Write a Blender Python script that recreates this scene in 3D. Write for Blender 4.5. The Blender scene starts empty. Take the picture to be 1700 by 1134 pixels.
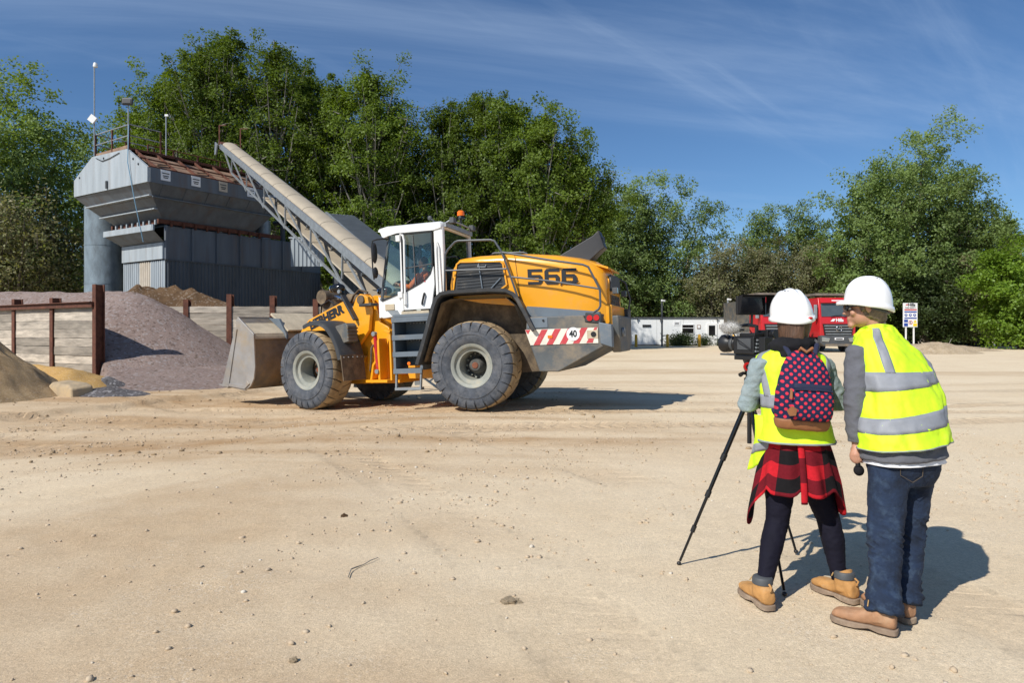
import bpy, bmesh, math, random
import numpy as np
from mathutils import Vector, Matrix, Euler, noise as mnoise
R = math.radians
random.seed(7); rng = np.random.default_rng(7)
scene = bpy.context.scene
C = scene.collection

# ------------------------------------------------------------------ camera
CAM_H = 1.5
cam_data = bpy.data.cameras.new('camera')
cam_data.sensor_width = 36.0
cam_data.lens = 24.0
cam_data.shift_y = -15.0 / 1700.0
cam_data.clip_start = 0.1
cam_data.clip_end = 3000.0
cam = bpy.data.objects.new('camera', cam_data)
cam.location = (0, 0, CAM_H)
cam.rotation_euler = (R(90), 0, 0)
C.objects.link(cam)
scene.camera = cam

# ------------------------------------------------------------------ sky and sun
SUN_EL = 43.0
SUN_DIR = Vector((-0.69, -0.72, 0)).normalized() * math.cos(R(SUN_EL)) + Vector((0, 0, math.sin(R(SUN_EL))))
world = bpy.data.worlds.new('World')
scene.world = world
world.use_nodes = True
wn, wl = world.node_tree.nodes, world.node_tree.links
wn.clear()
w_out = wn.new('ShaderNodeOutputWorld')
w_bg = wn.new('ShaderNodeBackground')
w_bg.inputs['Strength'].default_value = 0.088
sky = wn.new('ShaderNodeTexSky')
sky.sky_type = 'NISHITA'
sky.sun_disc = False
sky.sun_elevation = R(SUN_EL)
sky.sun_rotation = math.atan2(SUN_DIR.x, SUN_DIR.y)
sky.altitude = 100
sky.air_density = 1.0
sky.dust_density = 0.1
sky.ozone_density = 3.0
# thin cirrus: streaky noise on a flat layer high above the whole site
w_tc = wn.new('ShaderNodeTexCoord')
w_sep = wn.new('ShaderNodeSeparateXYZ'); wl.new(w_tc.outputs['Generated'], w_sep.inputs[0])
w_z = wn.new('ShaderNodeMath'); w_z.operation = 'MAXIMUM'; wl.new(w_sep.outputs['Z'], w_z.inputs[0]); w_z.inputs[1].default_value = 0.0
w_z2 = wn.new('ShaderNodeMath'); w_z2.operation = 'ADD'; wl.new(w_z.outputs[0], w_z2.inputs[0]); w_z2.inputs[1].default_value = 0.12
w_u = wn.new('ShaderNodeMath'); w_u.operation = 'DIVIDE'; wl.new(w_sep.outputs['X'], w_u.inputs[0]); wl.new(w_z2.outputs[0], w_u.inputs[1])
w_v = wn.new('ShaderNodeMath'); w_v.operation = 'DIVIDE'; wl.new(w_sep.outputs['Y'], w_v.inputs[0]); wl.new(w_z2.outputs[0], w_v.inputs[1])
w_cmb = wn.new('ShaderNodeCombineXYZ'); wl.new(w_u.outputs[0], w_cmb.inputs[0]); wl.new(w_v.outputs[0], w_cmb.inputs[1])
def cirrus(rot, scl, nscale, lo, hi, amt, off):
    m0 = wn.new('ShaderNodeMapping'); wl.new(w_cmb.outputs[0], m0.inputs['Vector']); m0.inputs['Rotation'].default_value = (0, 0, R(rot))
    mp = wn.new('ShaderNodeMapping'); wl.new(m0.outputs[0], mp.inputs['Vector'])
    mp.inputs['Scale'].default_value = scl; mp.inputs['Location'].default_value = off
    nz = wn.new('ShaderNodeTexNoise'); wl.new(mp.outputs[0], nz.inputs['Vector'])
    nz.inputs['Scale'].default_value = nscale; nz.inputs['Detail'].default_value = 9; nz.inputs['Roughness'].default_value = 0.62; nz.inputs['Distortion'].default_value = 0.5
    mr = wn.new('ShaderNodeMapRange'); wl.new(nz.outputs['Fac'], mr.inputs['Value'])
    mr.interpolation_type = 'SMOOTHSTEP'
    mr.inputs['From Min'].default_value = lo; mr.inputs['From Max'].default_value = hi; mr.inputs['To Max'].default_value = amt
    return mr.outputs[0]
c1 = cirrus(-20, (0.32, 1.1, 1), 1.0, 0.46, 0.86, 0.42, (3.1, 0.4, 0))
c2 = cirrus(-46, (0.28, 2.0, 1), 1.3, 0.53, 0.86, 0.32, (6.2, 5.1, 0))
w_add = wn.new('ShaderNodeMath'); w_add.operation = 'ADD'; w_add.use_clamp = True; wl.new(c1, w_add.inputs[0]); wl.new(c2, w_add.inputs[1])
w_gain = wn.new('ShaderNodeMix'); w_gain.data_type = 'RGBA'; w_gain.blend_type = 'MULTIPLY'; w_gain.inputs[0].default_value = 1.0
wl.new(sky.outputs[0], w_gain.inputs[6]); w_gain.inputs[7].default_value = (0.67, 0.88, 1.08, 1)
w_mix = wn.new('ShaderNodeMix'); w_mix.data_type = 'RGBA'
wl.new(w_add.outputs[0], w_mix.inputs[0]); wl.new(w_gain.outputs[2], w_mix.inputs[6]); w_mix.inputs[7].default_value = (6.2, 7.8, 10.2, 1)
wl.new(w_mix.outputs[2], w_bg.inputs['Color'])
wl.new(w_bg.outputs[0], w_out.inputs['Surface'])

sun_data = bpy.data.lights.new('sun', 'SUN')
sun_data.energy = 4.8
sun_data.angle = R(0.53)
sun_data.color = (1.0, 0.955, 0.88)
sun = bpy.data.objects.new('sun', sun_data)
sun.rotation_euler = SUN_DIR.to_track_quat('Z', 'Y').to_euler()
sun.location = (-30, -30, 40)
C.objects.link(sun)

scene.view_settings.view_transform = 'Standard'
scene.view_settings.look = 'None'
scene.view_settings.exposure = 0.1
scene.view_settings.gamma = 1.0
scene.view_settings.use_curve_mapping = False

# ------------------------------------------------------------------ helpers
FPX = 1700.0 * 24.0 / 36.0
def U(px, py, Y):
    """world point seen at a photo pixel when it stands Y metres ahead"""
    return Vector(((px - 850.0) / FPX * Y, Y, CAM_H - (py - 552.0) / FPX * Y))
def sstep(a, b, x):
    t = np.clip((np.asarray(x, float) - a) / (b - a), 0, 1); return t * t * (3 - 2 * t)
def _h(ix, iy, seed):
    n = (ix.astype(np.int64) * 374761393 + iy.astype(np.int64) * 668265263 + seed * 1442695041) & 0x7fffffff
    n = (n ^ (n >> 13)) * 1274126177 & 0x7fffffff
    return ((n ^ (n >> 16)) & 0xffff) / 65535.0
def vnoise(x, y, seed=0):
    x = np.asarray(x, float); y = np.asarray(y, float)
    ix, iy = np.floor(x), np.floor(y); fx, fy = x - ix, y - iy
    fx = fx * fx * (3 - 2 * fx); fy = fy * fy * (3 - 2 * fy)
    a, b = _h(ix, iy, seed), _h(ix + 1, iy, seed); c, d = _h(ix, iy + 1, seed), _h(ix + 1, iy + 1, seed)
    return (a + (b - a) * fx) * (1 - fy) + (c + (d - c) * fx) * fy
def fbm(x, y, oct=4, seed=0, gain=0.5):
    s = 0; a = 1; t = 0
    for k in range(oct):
        s = s + a * (vnoise(x * 2 ** k, y * 2 ** k, seed + k * 17) - 0.5); t += a; a *= gain
    return s / t

class MB:
    """collects shapes; build() links them as one mesh object"""
    def __init__(self): self.v = []; self.f = []; self.m = []; self.uv = {}
    def add(self, vs, fs, mi=0):
        o = len(self.v); self.v += [tuple(p) for p in vs]
        for f in fs: self.f.append(tuple(i + o for i in f)); self.m.append(mi)
        return self
    def box(self, c, s, rot=None, mi=0):
        hx, hy, hz = s[0] / 2, s[1] / 2, s[2] / 2
        vs = [Vector((x, y, z)) for x in (-hx, hx) for y in (-hy, hy) for z in (-hz, hz)]
        if rot is not None:
            m = rot if isinstance(rot, Matrix) else Euler(rot).to_matrix()
            vs = [m @ p for p in vs]
        c = Vector(c)
        return self.add([p + c for p in vs], [(0, 1, 3, 2), (4, 6, 7, 5), (0, 4, 5, 1), (2, 3, 7, 6), (0, 2, 6, 4), (1, 5, 7, 3)], mi)
    def bar(self, a, b, w, h, up=(0, 0, 1), mi=0):
        a, b = Vector(a), Vector(b); d = (b - a); L = d.length; d.normalize(); up = Vector(up)
        s = d.cross(up)
        if s.length < 1e-4: s = d.cross(Vector((1, 0, 0)))
        s.normalize(); u = s.cross(d)
        m = Matrix((d, s, u)).transposed()
        return self.box((a + b) / 2, (L, w, h), m, mi)
    def prism(self, poly, axis, a, b, mi=0):
        n = len(poly)
        def P(p, t):
            return {'x': (t, p[0], p[1]), 'y': (p[0], t, p[1]), 'z': (p[0], p[1], t)}[axis]
        vs = [P(p, a) for p in poly] + [P(p, b) for p in poly]
        fs = [tuple(range(n))[::-1], tuple(range(n, 2 * n))] + [(i, (i + 1) % n, n + (i + 1) % n, n + i) for i in range(n)]
        return self.add(vs, fs, mi)
    def loft(self, rings, cap=True, mi=0, closed=True):
        n = len(rings[0]); vs = [p for r in rings for p in r]; fs = []
        for i in range(len(rings) - 1):
            for j in range(n if closed else n - 1):
                k = (j + 1) % n
                fs.append((i * n + j, i * n + k, (i + 1) * n + k, (i + 1) * n + j))
        if cap and closed:
            fs.append(tuple(range(n))[::-1]); fs.append(tuple(range((len(rings) - 1) * n, len(rings) * n)))
        return self.add(vs, fs, mi)
    def tube(self, pts, r, n=8, mi=0, cap=True, flat=None):
        pts = [Vector(p) for p in pts]; rs = r if isinstance(r, (list, tuple)) else [r] * len(pts)
        rings = []; prev = None
        for i, p in enumerate(pts):
            if i == 0: t = pts[1] - p
            elif i == len(pts) - 1: t = p - pts[-2]
            else: t = (pts[i + 1] - p).normalized() + (p - pts[i - 1]).normalized()
            t.normalize()
            if prev is None:
                prev = t.cross(Vector((0, 0, 1)))
                if prev.length < 1e-3: prev = t.cross(Vector((0, 1, 0)))
            s = (prev - t * prev.dot(t)).normalized(); prev = s; u = t.cross(s)
            rings.append([p + (s * math.cos(a) + u * math.sin(a)) * rs[i] for a in [2 * math.pi * k / n for k in range(n)]])
        return self.loft(rings, cap, mi)
    def lathe(self, prof, axis, c, n=24, mi=0, close=False):
        """prof: (radius, height along axis)"""
        c = Vector(c); rings = []
        for k in range(n):
            a = 2 * math.pi * k / n; ca, sa = math.cos(a), math.sin(a)
            ring = []
            for r_, h in prof:
                q = {'x': (h, r_ * ca, r_ * sa), 'y': (r_ * ca, h, r_ * sa), 'z': (r_ * ca, r_ * sa, h)}[axis]
                ring.append(c + Vector(q))
            rings.append(ring)
        m = len(prof); vs = [p for r in rings for p in r]; fs = []
        for k in range(n):
            k2 = (k + 1) % n
            for j in range(m if close else m - 1):
                j2 = (j + 1) % m
                fs.append((k * m + j, k2 * m + j, k2 * m + j2, k * m + j2))
        return self.add(vs, fs, mi)
    def disc(self, r, axis, c, h, n=20, mi=0):
        return self.lathe([(0.0005, -h / 2), (r, -h / 2), (r, h / 2), (0.0005, h / 2)], axis, c, n, mi)
    def ell(self, c, r, nu=14, nv=9, rot=None, mi=0):
        c = Vector(c); vs = []; fs = []
        m = None if rot is None else (rot if isinstance(rot, Matrix) else Euler(rot).to_matrix())
        for i in range(nv + 1):
            th = math.pi * (0.02 + 0.96 * i / nv)
            for j in range(nu):
                a = 2 * math.pi * j / nu
                q = Vector((r[0] * math.sin(th) * math.cos(a), r[1] * math.sin(th) * math.sin(a), r[2] * math.cos(th)))
                if m is not None: q = m @ q
                vs.append(c + q)
        for i in range(nv):
            for j in range(nu):
                k = (j + 1) % nu; fs.append((i * nu + j, i * nu + k, (i + 1) * nu + k, (i + 1) * nu + j))
        fs.append(tuple(range(nu))); fs.append(tuple(range(nv * nu, nv * nu + nu))[::-1])
        return self.add(vs, fs, mi)
    def xf(self, M, start=0):
        self.v[start:] = [tuple(M @ Vector(p)) for p in self.v[start:]]; return self
    def mesh(self, name, origin=None, recalc=True):
        me = bpy.data.meshes.new(name)
        vs = self.v if origin is None else [(a - origin[0], b - origin[1], c - origin[2]) for a, b, c in self.v]
        me.from_pydata(vs, [], self.f); me.update()
        me.polygons.foreach_set('material_index', self.m)
        if recalc:
            bm = bmesh.new(); bm.from_mesh(me); bmesh.ops.recalc_face_normals(bm, faces=bm.faces); bm.to_mesh(me); bm.free()
        return me
    def build(self, name, mat, parent=None, smooth=35, bevel=0.0, seg=2, origin=None, recalc=True, **tags):
        me = self.mesh(name, origin, recalc)
        return link(name, me, mat, parent, smooth, bevel, seg, **tags)

def link(name, me, mat, parent=None, smooth=35, bevel=0.0, seg=2, **tags):
    for m in (mat if isinstance(mat, (list, tuple)) else [mat]): me.materials.append(m)
    if smooth:
        me.polygons.foreach_set('use_smooth', [True] * len(me.polygons))
        if smooth < 180: me.set_sharp_from_angle(angle=R(smooth))
    o = bpy.data.objects.new(name, me); C.objects.link(o)
    if parent is not None: o.parent = parent
    if bevel > 0:
        b = o.modifiers.new('bevel', 'BEVEL'); b.width = bevel; b.segments = seg; b.limit_method = 'ANGLE'; b.angle_limit = R(35); b.harden_normals = True
    for k, v in tags.items(): o[k] = v
    return o
def thing(name, label, category, loc=(0, 0, 0), rot=(0, 0, 0), group=None):
    o = bpy.data.objects.new(name, None); C.objects.link(o)
    o.empty_display_size = 0.2
    o.location = loc; o.rotation_euler = rot; o['label'] = label; o['category'] = category
    if group: o['group'] = group
    return o
def copy_tree(o, parent=None, **tags):
    c = o.copy(); C.objects.link(c); c.parent = parent
    for k, v in tags.items(): c[k] = v
    for ch in list(o.children): copy_tree(ch, c)
    return c
def text_mesh(s, size, bold=0.0, extrude=0.002, align='CENTER', xs=1.0, shear=0.0, spacing=1.0):
    cu = bpy.data.curves.new('t', 'FONT'); cu.body = s; cu.size = size; cu.offset = bold; cu.extrude = extrude
    cu.align_x = align; cu.align_y = 'CENTER'; cu.shear = shear; cu.space_character = spacing; cu.resolution_u = 3
    ob = bpy.data.objects.new('t', cu); C.objects.link(ob)
    dg = bpy.context.evaluated_depsgraph_get()
    me = bpy.data.meshes.new_from_object(ob.evaluated_get(dg))
    bpy.data.objects.remove(ob); bpy.data.curves.remove(cu)
    if xs != 1.0: me.transform(Matrix.Diagonal((xs, 1, 1, 1)))
    return me
def text(name, s, size, o, right, up, mat, parent=None, bold=0.0, extrude=0.002, xs=1.0, shear=0.0, spacing=1.0, align='CENTER', **tags):
    me = text_mesh(s, size, bold, extrude, align, xs, shear, spacing)
    r = Vector(right).normalized(); u = Vector(up); u = (u - r * u.dot(r)).normalized(); n = r.cross(u)
    m = Matrix((r, u, n)).transposed().to_4x4(); m.translation = Vector(o)
    me.transform(m)
    me.materials.clear()
    return link(name, me, mat, parent, 0, **tags)
def apply_mods(me, mods):
    """run modifiers on a mesh and give back the result"""
    ob = bpy.data.objects.new('tmp', me); C.objects.link(ob)
    for t, kw in mods:
        m = ob.modifiers.new(t, t)
        for k, v in kw.items(): setattr(m, k, v)
    dg = bpy.context.evaluated_depsgraph_get()
    out = bpy.data.meshes.new_from_object(ob.evaluated_get(dg))
    bpy.data.objects.remove(ob); bpy.data.meshes.remove(me)
    return out
def fuse(mb, voxel=0.008, smooth=6, factor=0.5):
    me = mb.mesh('fuse')
    return apply_mods(me, [('REMESH', dict(mode='VOXEL', voxel_size=voxel, adaptivity=0.0)), ('SMOOTH', dict(iterations=smooth, factor=factor))])
def get_co(me):
    a = np.empty(len(me.vertices) * 3, np.float32); me.vertices.foreach_get('co', a); return a.reshape(-1, 3)
def get_no(me):
    a = np.empty(len(me.vertices) * 3, np.float32); me.vertices.foreach_get('normal', a); return a.reshape(-1, 3)
def set_co(me, a): me.vertices.foreach_set('co', np.ascontiguousarray(a, np.float32).ravel()); me.update()

# ------------------------------------------------------------------ materials
MATS = {}
def M(name, col, rough=0.6, metal=0.0, var=0.12, vs=2.0, dust=None, da=0.0, ds=1.5, bump=0.0, bs=40.0, spec=0.5, coat=0.0, stretch=None, rnd=0.0, bdist=0.01, rvar=0.0):
    if name in MATS: return MATS[name]
    m = bpy.data.materials.new(name); m.use_nodes = True; MATS[name] = m
    nt = m.node_tree; N, L = nt.nodes, nt.links
    b = N['Principled BSDF']
    b.inputs['Roughness'].default_value = rough; b.inputs['Metallic'].default_value = metal
    b.inputs['Specular IOR Level'].default_value = spec; b.inputs['Coat Weight'].default_value = coat; b.inputs['Coat Roughness'].default_value = 0.08
    tc = N.new('ShaderNodeTexCoord'); vec = tc.outputs['Object']
    if rnd:
        oi = N.new('ShaderNodeObjectInfo'); ad = N.new('ShaderNodeVectorMath'); ad.operation = 'MULTIPLY_ADD'
        cx = N.new('ShaderNodeCombineXYZ')
        for i in range(3): L.new(oi.outputs['Random'], cx.inputs[i])
        L.new(cx.outputs[0], ad.inputs[0]); ad.inputs[1].default_value = (37, 23, 51); L.new(vec, ad.inputs[2]); vec = ad.outputs[0]
    if stretch:
        mp = N.new('ShaderNodeMapping'); L.new(vec, mp.inputs[0]); mp.inputs['Scale'].default_value = stretch; vec = mp.outputs[0]
    n1 = N.new('ShaderNodeTexNoise'); L.new(vec, n1.inputs['Vector']); n1.inputs['Scale'].default_value = vs; n1.inputs['Detail'].default_value = 7; n1.inputs['Roughness'].default_value = 0.62
    cr = N.new('ShaderNodeMix'); cr.data_type = 'RGBA'
    mr = N.new('ShaderNodeMapRange'); L.new(n1.outputs['Fac'], mr.inputs['Value']); mr.inputs['From Min'].default_value = 0.3; mr.inputs['From Max'].default_value = 0.7
    L.new(mr.outputs[0], cr.inputs[0])
    cr.inputs[6].default_value = [max(0, c * (1 - var)) for c in col] + [1]; cr.inputs[7].default_value = [min(1, c * (1 + var)) for c in col] + [1]
    out = cr.outputs[2]
    if rnd:
        hv = N.new('ShaderNodeMapRange'); L.new(oi.outputs['Random'], hv.inputs['Value']); hv.inputs['To Min'].default_value = 1 - rnd; hv.inputs['To Max'].default_value = 1 + rnd
        ml = N.new('ShaderNodeVectorMath'); ml.operation = 'SCALE'; L.new(out, ml.inputs[0]); L.new(hv.outputs[0], ml.inputs['Scale']); out = ml.outputs[0]
    if dust is not None:
        n2 = N.new('ShaderNodeTexNoise'); L.new(vec, n2.inputs['Vector']); n2.inputs['Scale'].default_value = ds; n2.inputs['Detail'].default_value = 9; n2.inputs['Roughness'].default_value = 0.7
        m2 = N.new('ShaderNodeMapRange'); L.new(n2.outputs['Fac'], m2.inputs['Value']); m2.inputs['From Min'].default_value = 0.62 - 0.3 * da; m2.inputs['From Max'].default_value = 0.9 - 0.3 * da; m2.inputs['To Max'].default_value = min(1, 0.4 + da * 0.6)
        c2 = N.new('ShaderNodeMix'); c2.data_type = 'RGBA'; L.new(m2.outputs[0], c2.inputs[0]); L.new(out, c2.inputs[6]); c2.inputs[7].default_value = list(dust) + [1]; out = c2.outputs[2]
        r2 = N.new('ShaderNodeMix'); L.new(m2.outputs[0], r2.inputs[0]); r2.inputs[2].default_value = rough; r2.inputs[3].default_value = 0.9; L.new(r2.outputs[0], b.inputs['Roughness'])
    L.new(out, b.inputs['Base Color'])
    if bump:
        n3 = N.new('ShaderNodeTexNoise'); L.new(vec, n3.inputs['Vector']); n3.inputs['Scale'].default_value = bs; n3.inputs['Detail'].default_value = 4
        bp = N.new('ShaderNodeBump'); bp.inputs['Strength'].default_value = bump; bp.inputs['Distance'].default_value = bdist; L.new(n3.outputs['Fac'], bp.inputs['Height']); L.new(bp.outputs[0], b.inputs['Normal'])
    return m
DUST = (0.42, 0.32, 0.20)
M('yellow', (0.80, 0.345, 0.014), 0.32, var=0.05, dust=(0.46, 0.32, 0.15), da=0.30, ds=2.6, coat=0.2)
M('grey_paint', (0.085, 0.095, 0.10), 0.6, var=0.2, dust=(0.30, 0.235, 0.155), da=0.62, ds=2.5)
M('grey_steel', (0.13, 0.16, 0.19), 0.5, var=0.15, dust=DUST, da=0.3, ds=3)
M('fender', (0.035, 0.038, 0.042), 0.55, var=0.15, dust=(0.30, 0.25, 0.18), da=0.25, ds=2)
M('mud', (0.10, 0.075, 0.05), 0.9, var=0.35, vs=4, dust=(0.34, 0.25, 0.15), da=0.55, ds=3, bump=0.4, bs=30)
M('white_paint', (0.80, 0.80, 0.78), 0.3, var=0.03, dust=(0.55, 0.46, 0.34), da=0.12, ds=3, coat=0.2)
M('black', (0.012, 0.012, 0.013), 0.45, var=0.2)
M('black_gloss', (0.008, 0.008, 0.009), 0.12, var=0.1)
M('lettering', (0.015, 0.017, 0.022), 0.4, var=0.05)
M('rubber', (0.058, 0.066, 0.080), 0.85, var=0.35, vs=7, dust=(0.17, 0.17, 0.175), da=0.6, ds=6, bump=0.3, bs=50)
M('tread', (0.30, 0.21, 0.115), 0.95, var=0.3, vs=6, dust=(0.50, 0.38, 0.22), da=0.6, ds=4, bump=0.5, bs=40)
M('rim', (0.27, 0.28, 0.245), 0.6, var=0.15, vs=5, dust=(0.45, 0.38, 0.26), da=0.4, ds=5)
M('hub_rust', (0.20, 0.07, 0.035), 0.8, var=0.4, vs=9)
M('bucket_steel', (0.36, 0.345, 0.33), 0.42, metal=0.35, var=0.2, vs=2, dust=(0.36, 0.24, 0.10), da=0.5, ds=1.6)
M('bucket_worn', (0.155, 0.135, 0.115), 0.7, var=0.3, vs=3, dust=(0.33, 0.22, 0.10), da=0.55, ds=1.8, bump=0.2, bs=25)
M('red_paint', (0.50, 0.015, 0.02), 0.35, var=0.08, dust=DUST, da=0.15)
M('stripe_red', (0.50, 0.05, 0.06), 0.5, var=0.15, vs=6, dust=(0.6, 0.5, 0.42), da=0.3, ds=9)
M('stripe_white', (0.72, 0.68, 0.58), 0.55, var=0.12, vs=6, dust=(0.5, 0.42, 0.3), da=0.25, ds=5)
M('amber', (0.85, 0.17, 0.01), 0.2, var=0.05)
M('galv', (0.30, 0.325, 0.34), 0.5, metal=0.45, var=0.2, vs=5, dust=(0.30, 0.24, 0.17), da=0.2, ds=3)
M('chrome', (0.6, 0.6, 0.62), 0.15, metal=1.0, var=0.05)
M('rust', (0.105, 0.036, 0.020), 0.85, var=0.4, vs=5, dust=(0.20, 0.08, 0.04), da=0.4, ds=8, bump=0.3, bs=40)
M('plate_blue', (0.33, 0.37, 0.40), 0.6, var=0.18, vs=1.6, dust=(0.20, 0.145, 0.105), da=0.32, ds=1.5, stretch=(1.5, 1.5, 0.16), bump=0.1, bs=3, bdist=0.05)
M('silo_plate', (0.17, 0.22, 0.26), 0.55, var=0.35, vs=2.2, dust=(0.06, 0.07, 0.08), da=0.5, ds=1.6, stretch=(1, 1, 0.45))  # weathered plate; dark mottling painted in place of branch shadows
M('plate_shaded', (0.115, 0.135, 0.16), 0.6, var=0.22, vs=1.5, dust=(0.15, 0.095, 0.06), da=0.42, ds=1.3, stretch=(1.5, 1.5, 0.16), bump=0.1, bs=3, bdist=0.05)  # darker copy of plate_blue: shade of the hopper's unlit sides put into colour
M('plate_tan', (0.50, 0.44, 0.36), 0.6, var=0.12, vs=2, dust=(0.25, 0.2, 0.15), da=0.2)
M('corr_gallery', (0.055, 0.065, 0.075), 0.6, var=0.2, vs=1.5)
M('corr_dark', (0.08, 0.092, 0.105), 0.6, var=0.2, vs=1.5, dust=(0.2, 0.16, 0.12), da=0.22, ds=1.0, stretch=(1, 1, 0.3))
M('brown_plate', (0.235, 0.145, 0.095), 0.85, var=0.25, vs=2.2, dust=(0.42, 0.30, 0.20), da=0.45, ds=2)
M('belt_cover', (0.37, 0.315, 0.235), 0.7, var=0.10, vs=1.5, dust=(0.40, 0.34, 0.25), da=0.3, ds=2)
M('belt', (0.27, 0.19, 0.12), 0.9, var=0.3, vs=3)
M('timber', (0.40, 0.35, 0.285), 0.9, var=0.38, vs=2.2, dust=(0.10, 0.088, 0.078), da=0.42, ds=3.0, stretch=(0.5, 0.5, 3.2), rnd=0.34, bump=0.6, bs=12)
M('concrete', (0.50, 0.42, 0.30), 0.9, var=0.2, vs=3, dust=(0.35, 0.3, 0.22), da=0.4, ds=4, bump=0.5, bs=20)
M('cabin_wall', (0.78, 0.79, 0.78), 0.6, var=0.04, vs=1.5, dust=(0.45, 0.42, 0.36), da=0.12, ds=1.2)
M('trim_dark', (0.07, 0.075, 0.08), 0.6, var=0.15)
M('bollard', (0.75, 0.40, 0.02), 0.5, var=0.1, vs=6, dust=DUST, da=0.2, ds=5)
M('sign_white', (0.80, 0.80, 0.80), 0.5, var=0.03)
M('sign_blue', (0.02, 0.06, 0.33), 0.5, var=0.05)
M('sign_yellow', (0.80, 0.60, 0.02), 0.5, var=0.05)
M('truck_red', (0.52, 0.018, 0.022), 0.3, var=0.06, dust=DUST, da=0.12, coat=0.3)
M('bark', (0.085, 0.07, 0.052), 0.95, var=0.4, vs=6, stretch=(1, 1, 0.25), bump=0.7, bs=20)
M('bark_pale', (0.20, 0.185, 0.16), 0.95, var=0.4, vs=5, stretch=(1, 1, 0.3), bump=0.5, bs=20)
M('hivis', (0.60, 0.88, 0.018), 0.7, var=0.09, vs=7, dust=(0.55, 0.62, 0.12), da=0.15, ds=9, bump=0.35, bs=26, bdist=0.012)
M('reflective', (0.245, 0.258, 0.285), 0.6, var=0.12, vs=14, bump=0.15, bs=300, bdist=0.002)
M('hivis_orange', (0.85, 0.14, 0.02), 0.7, var=0.05)
M('denim', (0.008, 0.019, 0.046), 0.9, var=0.55, vs=9, dust=(0.075, 0.12, 0.18), da=0.36, ds=10, bump=0.7, bs=48, bdist=0.010)
M('denim_pale', (0.25, 0.31, 0.32), 0.9, var=0.22, vs=9, dust=(0.40, 0.45, 0.45), da=0.4, ds=10, bump=0.6, bs=55, bdist=0.008)
M('knit_grey', (0.115, 0.118, 0.135), 0.95, var=0.14, vs=12, bump=0.5, bs=60, bdist=0.006)
M('black_cloth', (0.012, 0.012, 0.014), 0.9, var=0.25, vs=8, spec=0.2)
M('leggings', (0.0085, 0.008, 0.016), 0.8, var=0.2, vs=6, spec=0.15)
M('white_cloth', (0.75, 0.75, 0.77), 0.85, var=0.05, vs=10)
M('boot', (0.46, 0.235, 0.075), 0.8, var=0.18, vs=14, dust=(0.5, 0.36, 0.2), da=0.3, ds=12, bump=0.2, bs=200, bdist=0.002)
M('boot_brown', (0.36, 0.19, 0.10), 0.75, var=0.18, vs=14, dust=(0.46, 0.34, 0.22), da=0.35, ds=12, bump=0.2, bs=200, bdist=0.002)
M('sole', (0.24, 0.175, 0.125), 0.9, var=0.15, vs=20, dust=(0.5, 0.4, 0.28), da=0.4, ds=14)
M('lace', (0.42, 0.26, 0.10), 0.9, var=0.2)
M('skin', (0.48, 0.25, 0.165), 0.5, var=0.08, vs=14)
MATS['skin'].node_tree.nodes['Principled BSDF'].inputs['Subsurface Weight'].default_value = 0.08
MATS['skin'].node_tree.nodes['Principled BSDF'].inputs['Subsurface Radius'].default_value = (0.01, 0.004, 0.002)
M('hair_brown', (0.085, 0.042, 0.022), 0.55, var=0.5, vs=20, stretch=(6, 6, 0.6), bump=0.5, bs=60, bdist=0.004)
M('hair_grey', (0.16, 0.115, 0.075), 0.65, var=0.5, vs=40, bump=0.6, bs=120, bdist=0.004)
M('helmet', (0.86, 0.86, 0.85), 0.22, var=0.02, vs=5, dust=(0.7, 0.66, 0.58), da=0.1, ds=6, coat=0.3)
M('leather', (0.26, 0.105, 0.038), 0.6, var=0.2, vs=12, bump=0.2, bs=150, bdist=0.002)
M('fluff', (0.42, 0.41, 0.39), 0.95, var=0.3, vs=30)
M('lens', (0.01, 0.01, 0.014), 0.05, var=0.1)
M('red_plastic', (0.50, 0.01, 0.012), 0.3, var=0.05)

def glass_mat(name, tint, alpha_t, rough=0.02):
    m = bpy.data.materials.new(name); m.use_nodes = True; MATS[name] = m
    N, L = m.node_tree.nodes, m.node_tree.links; N.clear()
    o = N.new('ShaderNodeOutputMaterial'); mx = N.new('ShaderNodeMixShader'); t = N.new('ShaderNodeBsdfTransparent'); g = N.new('ShaderNodeBsdfGlossy')
    t.inputs[0].default_value = (*tint, 1); g.inputs['Roughness'].default_value = rough; g.inputs[0].default_value = (0.9, 0.95, 1, 1)
    lw = N.new('ShaderNodeLayerWeight'); pw = N.new('ShaderNodeMath'); pw.operation = 'POWER'; L.new(lw.outputs['Facing'], pw.inputs[0]); pw.inputs[1].default_value = 4.0
    mm = N.new('ShaderNodeMath'); mm.operation = 'MULTIPLY_ADD'; L.new(pw.outputs[0], mm.inputs[0]); mm.inputs[1].default_value = 0.8; mm.inputs[2].default_value = 0.04 + alpha_t
    L.new(mm.outputs[0], mx.inputs[0]); L.new(t.outputs[0], mx.inputs[1]); L.new(g.outputs[0], mx.inputs[2]); L.new(mx.outputs[0], o.inputs[0])
    return m
glass_mat('glass_cab', (0.84, 0.93, 0.92), 0.0)
glass_mat('glass_dark', (0.03, 0.04, 0.05), 0.06)
glass_mat('glass_clear', (0.86, 0.88, 0.88), 0.02)

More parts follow.
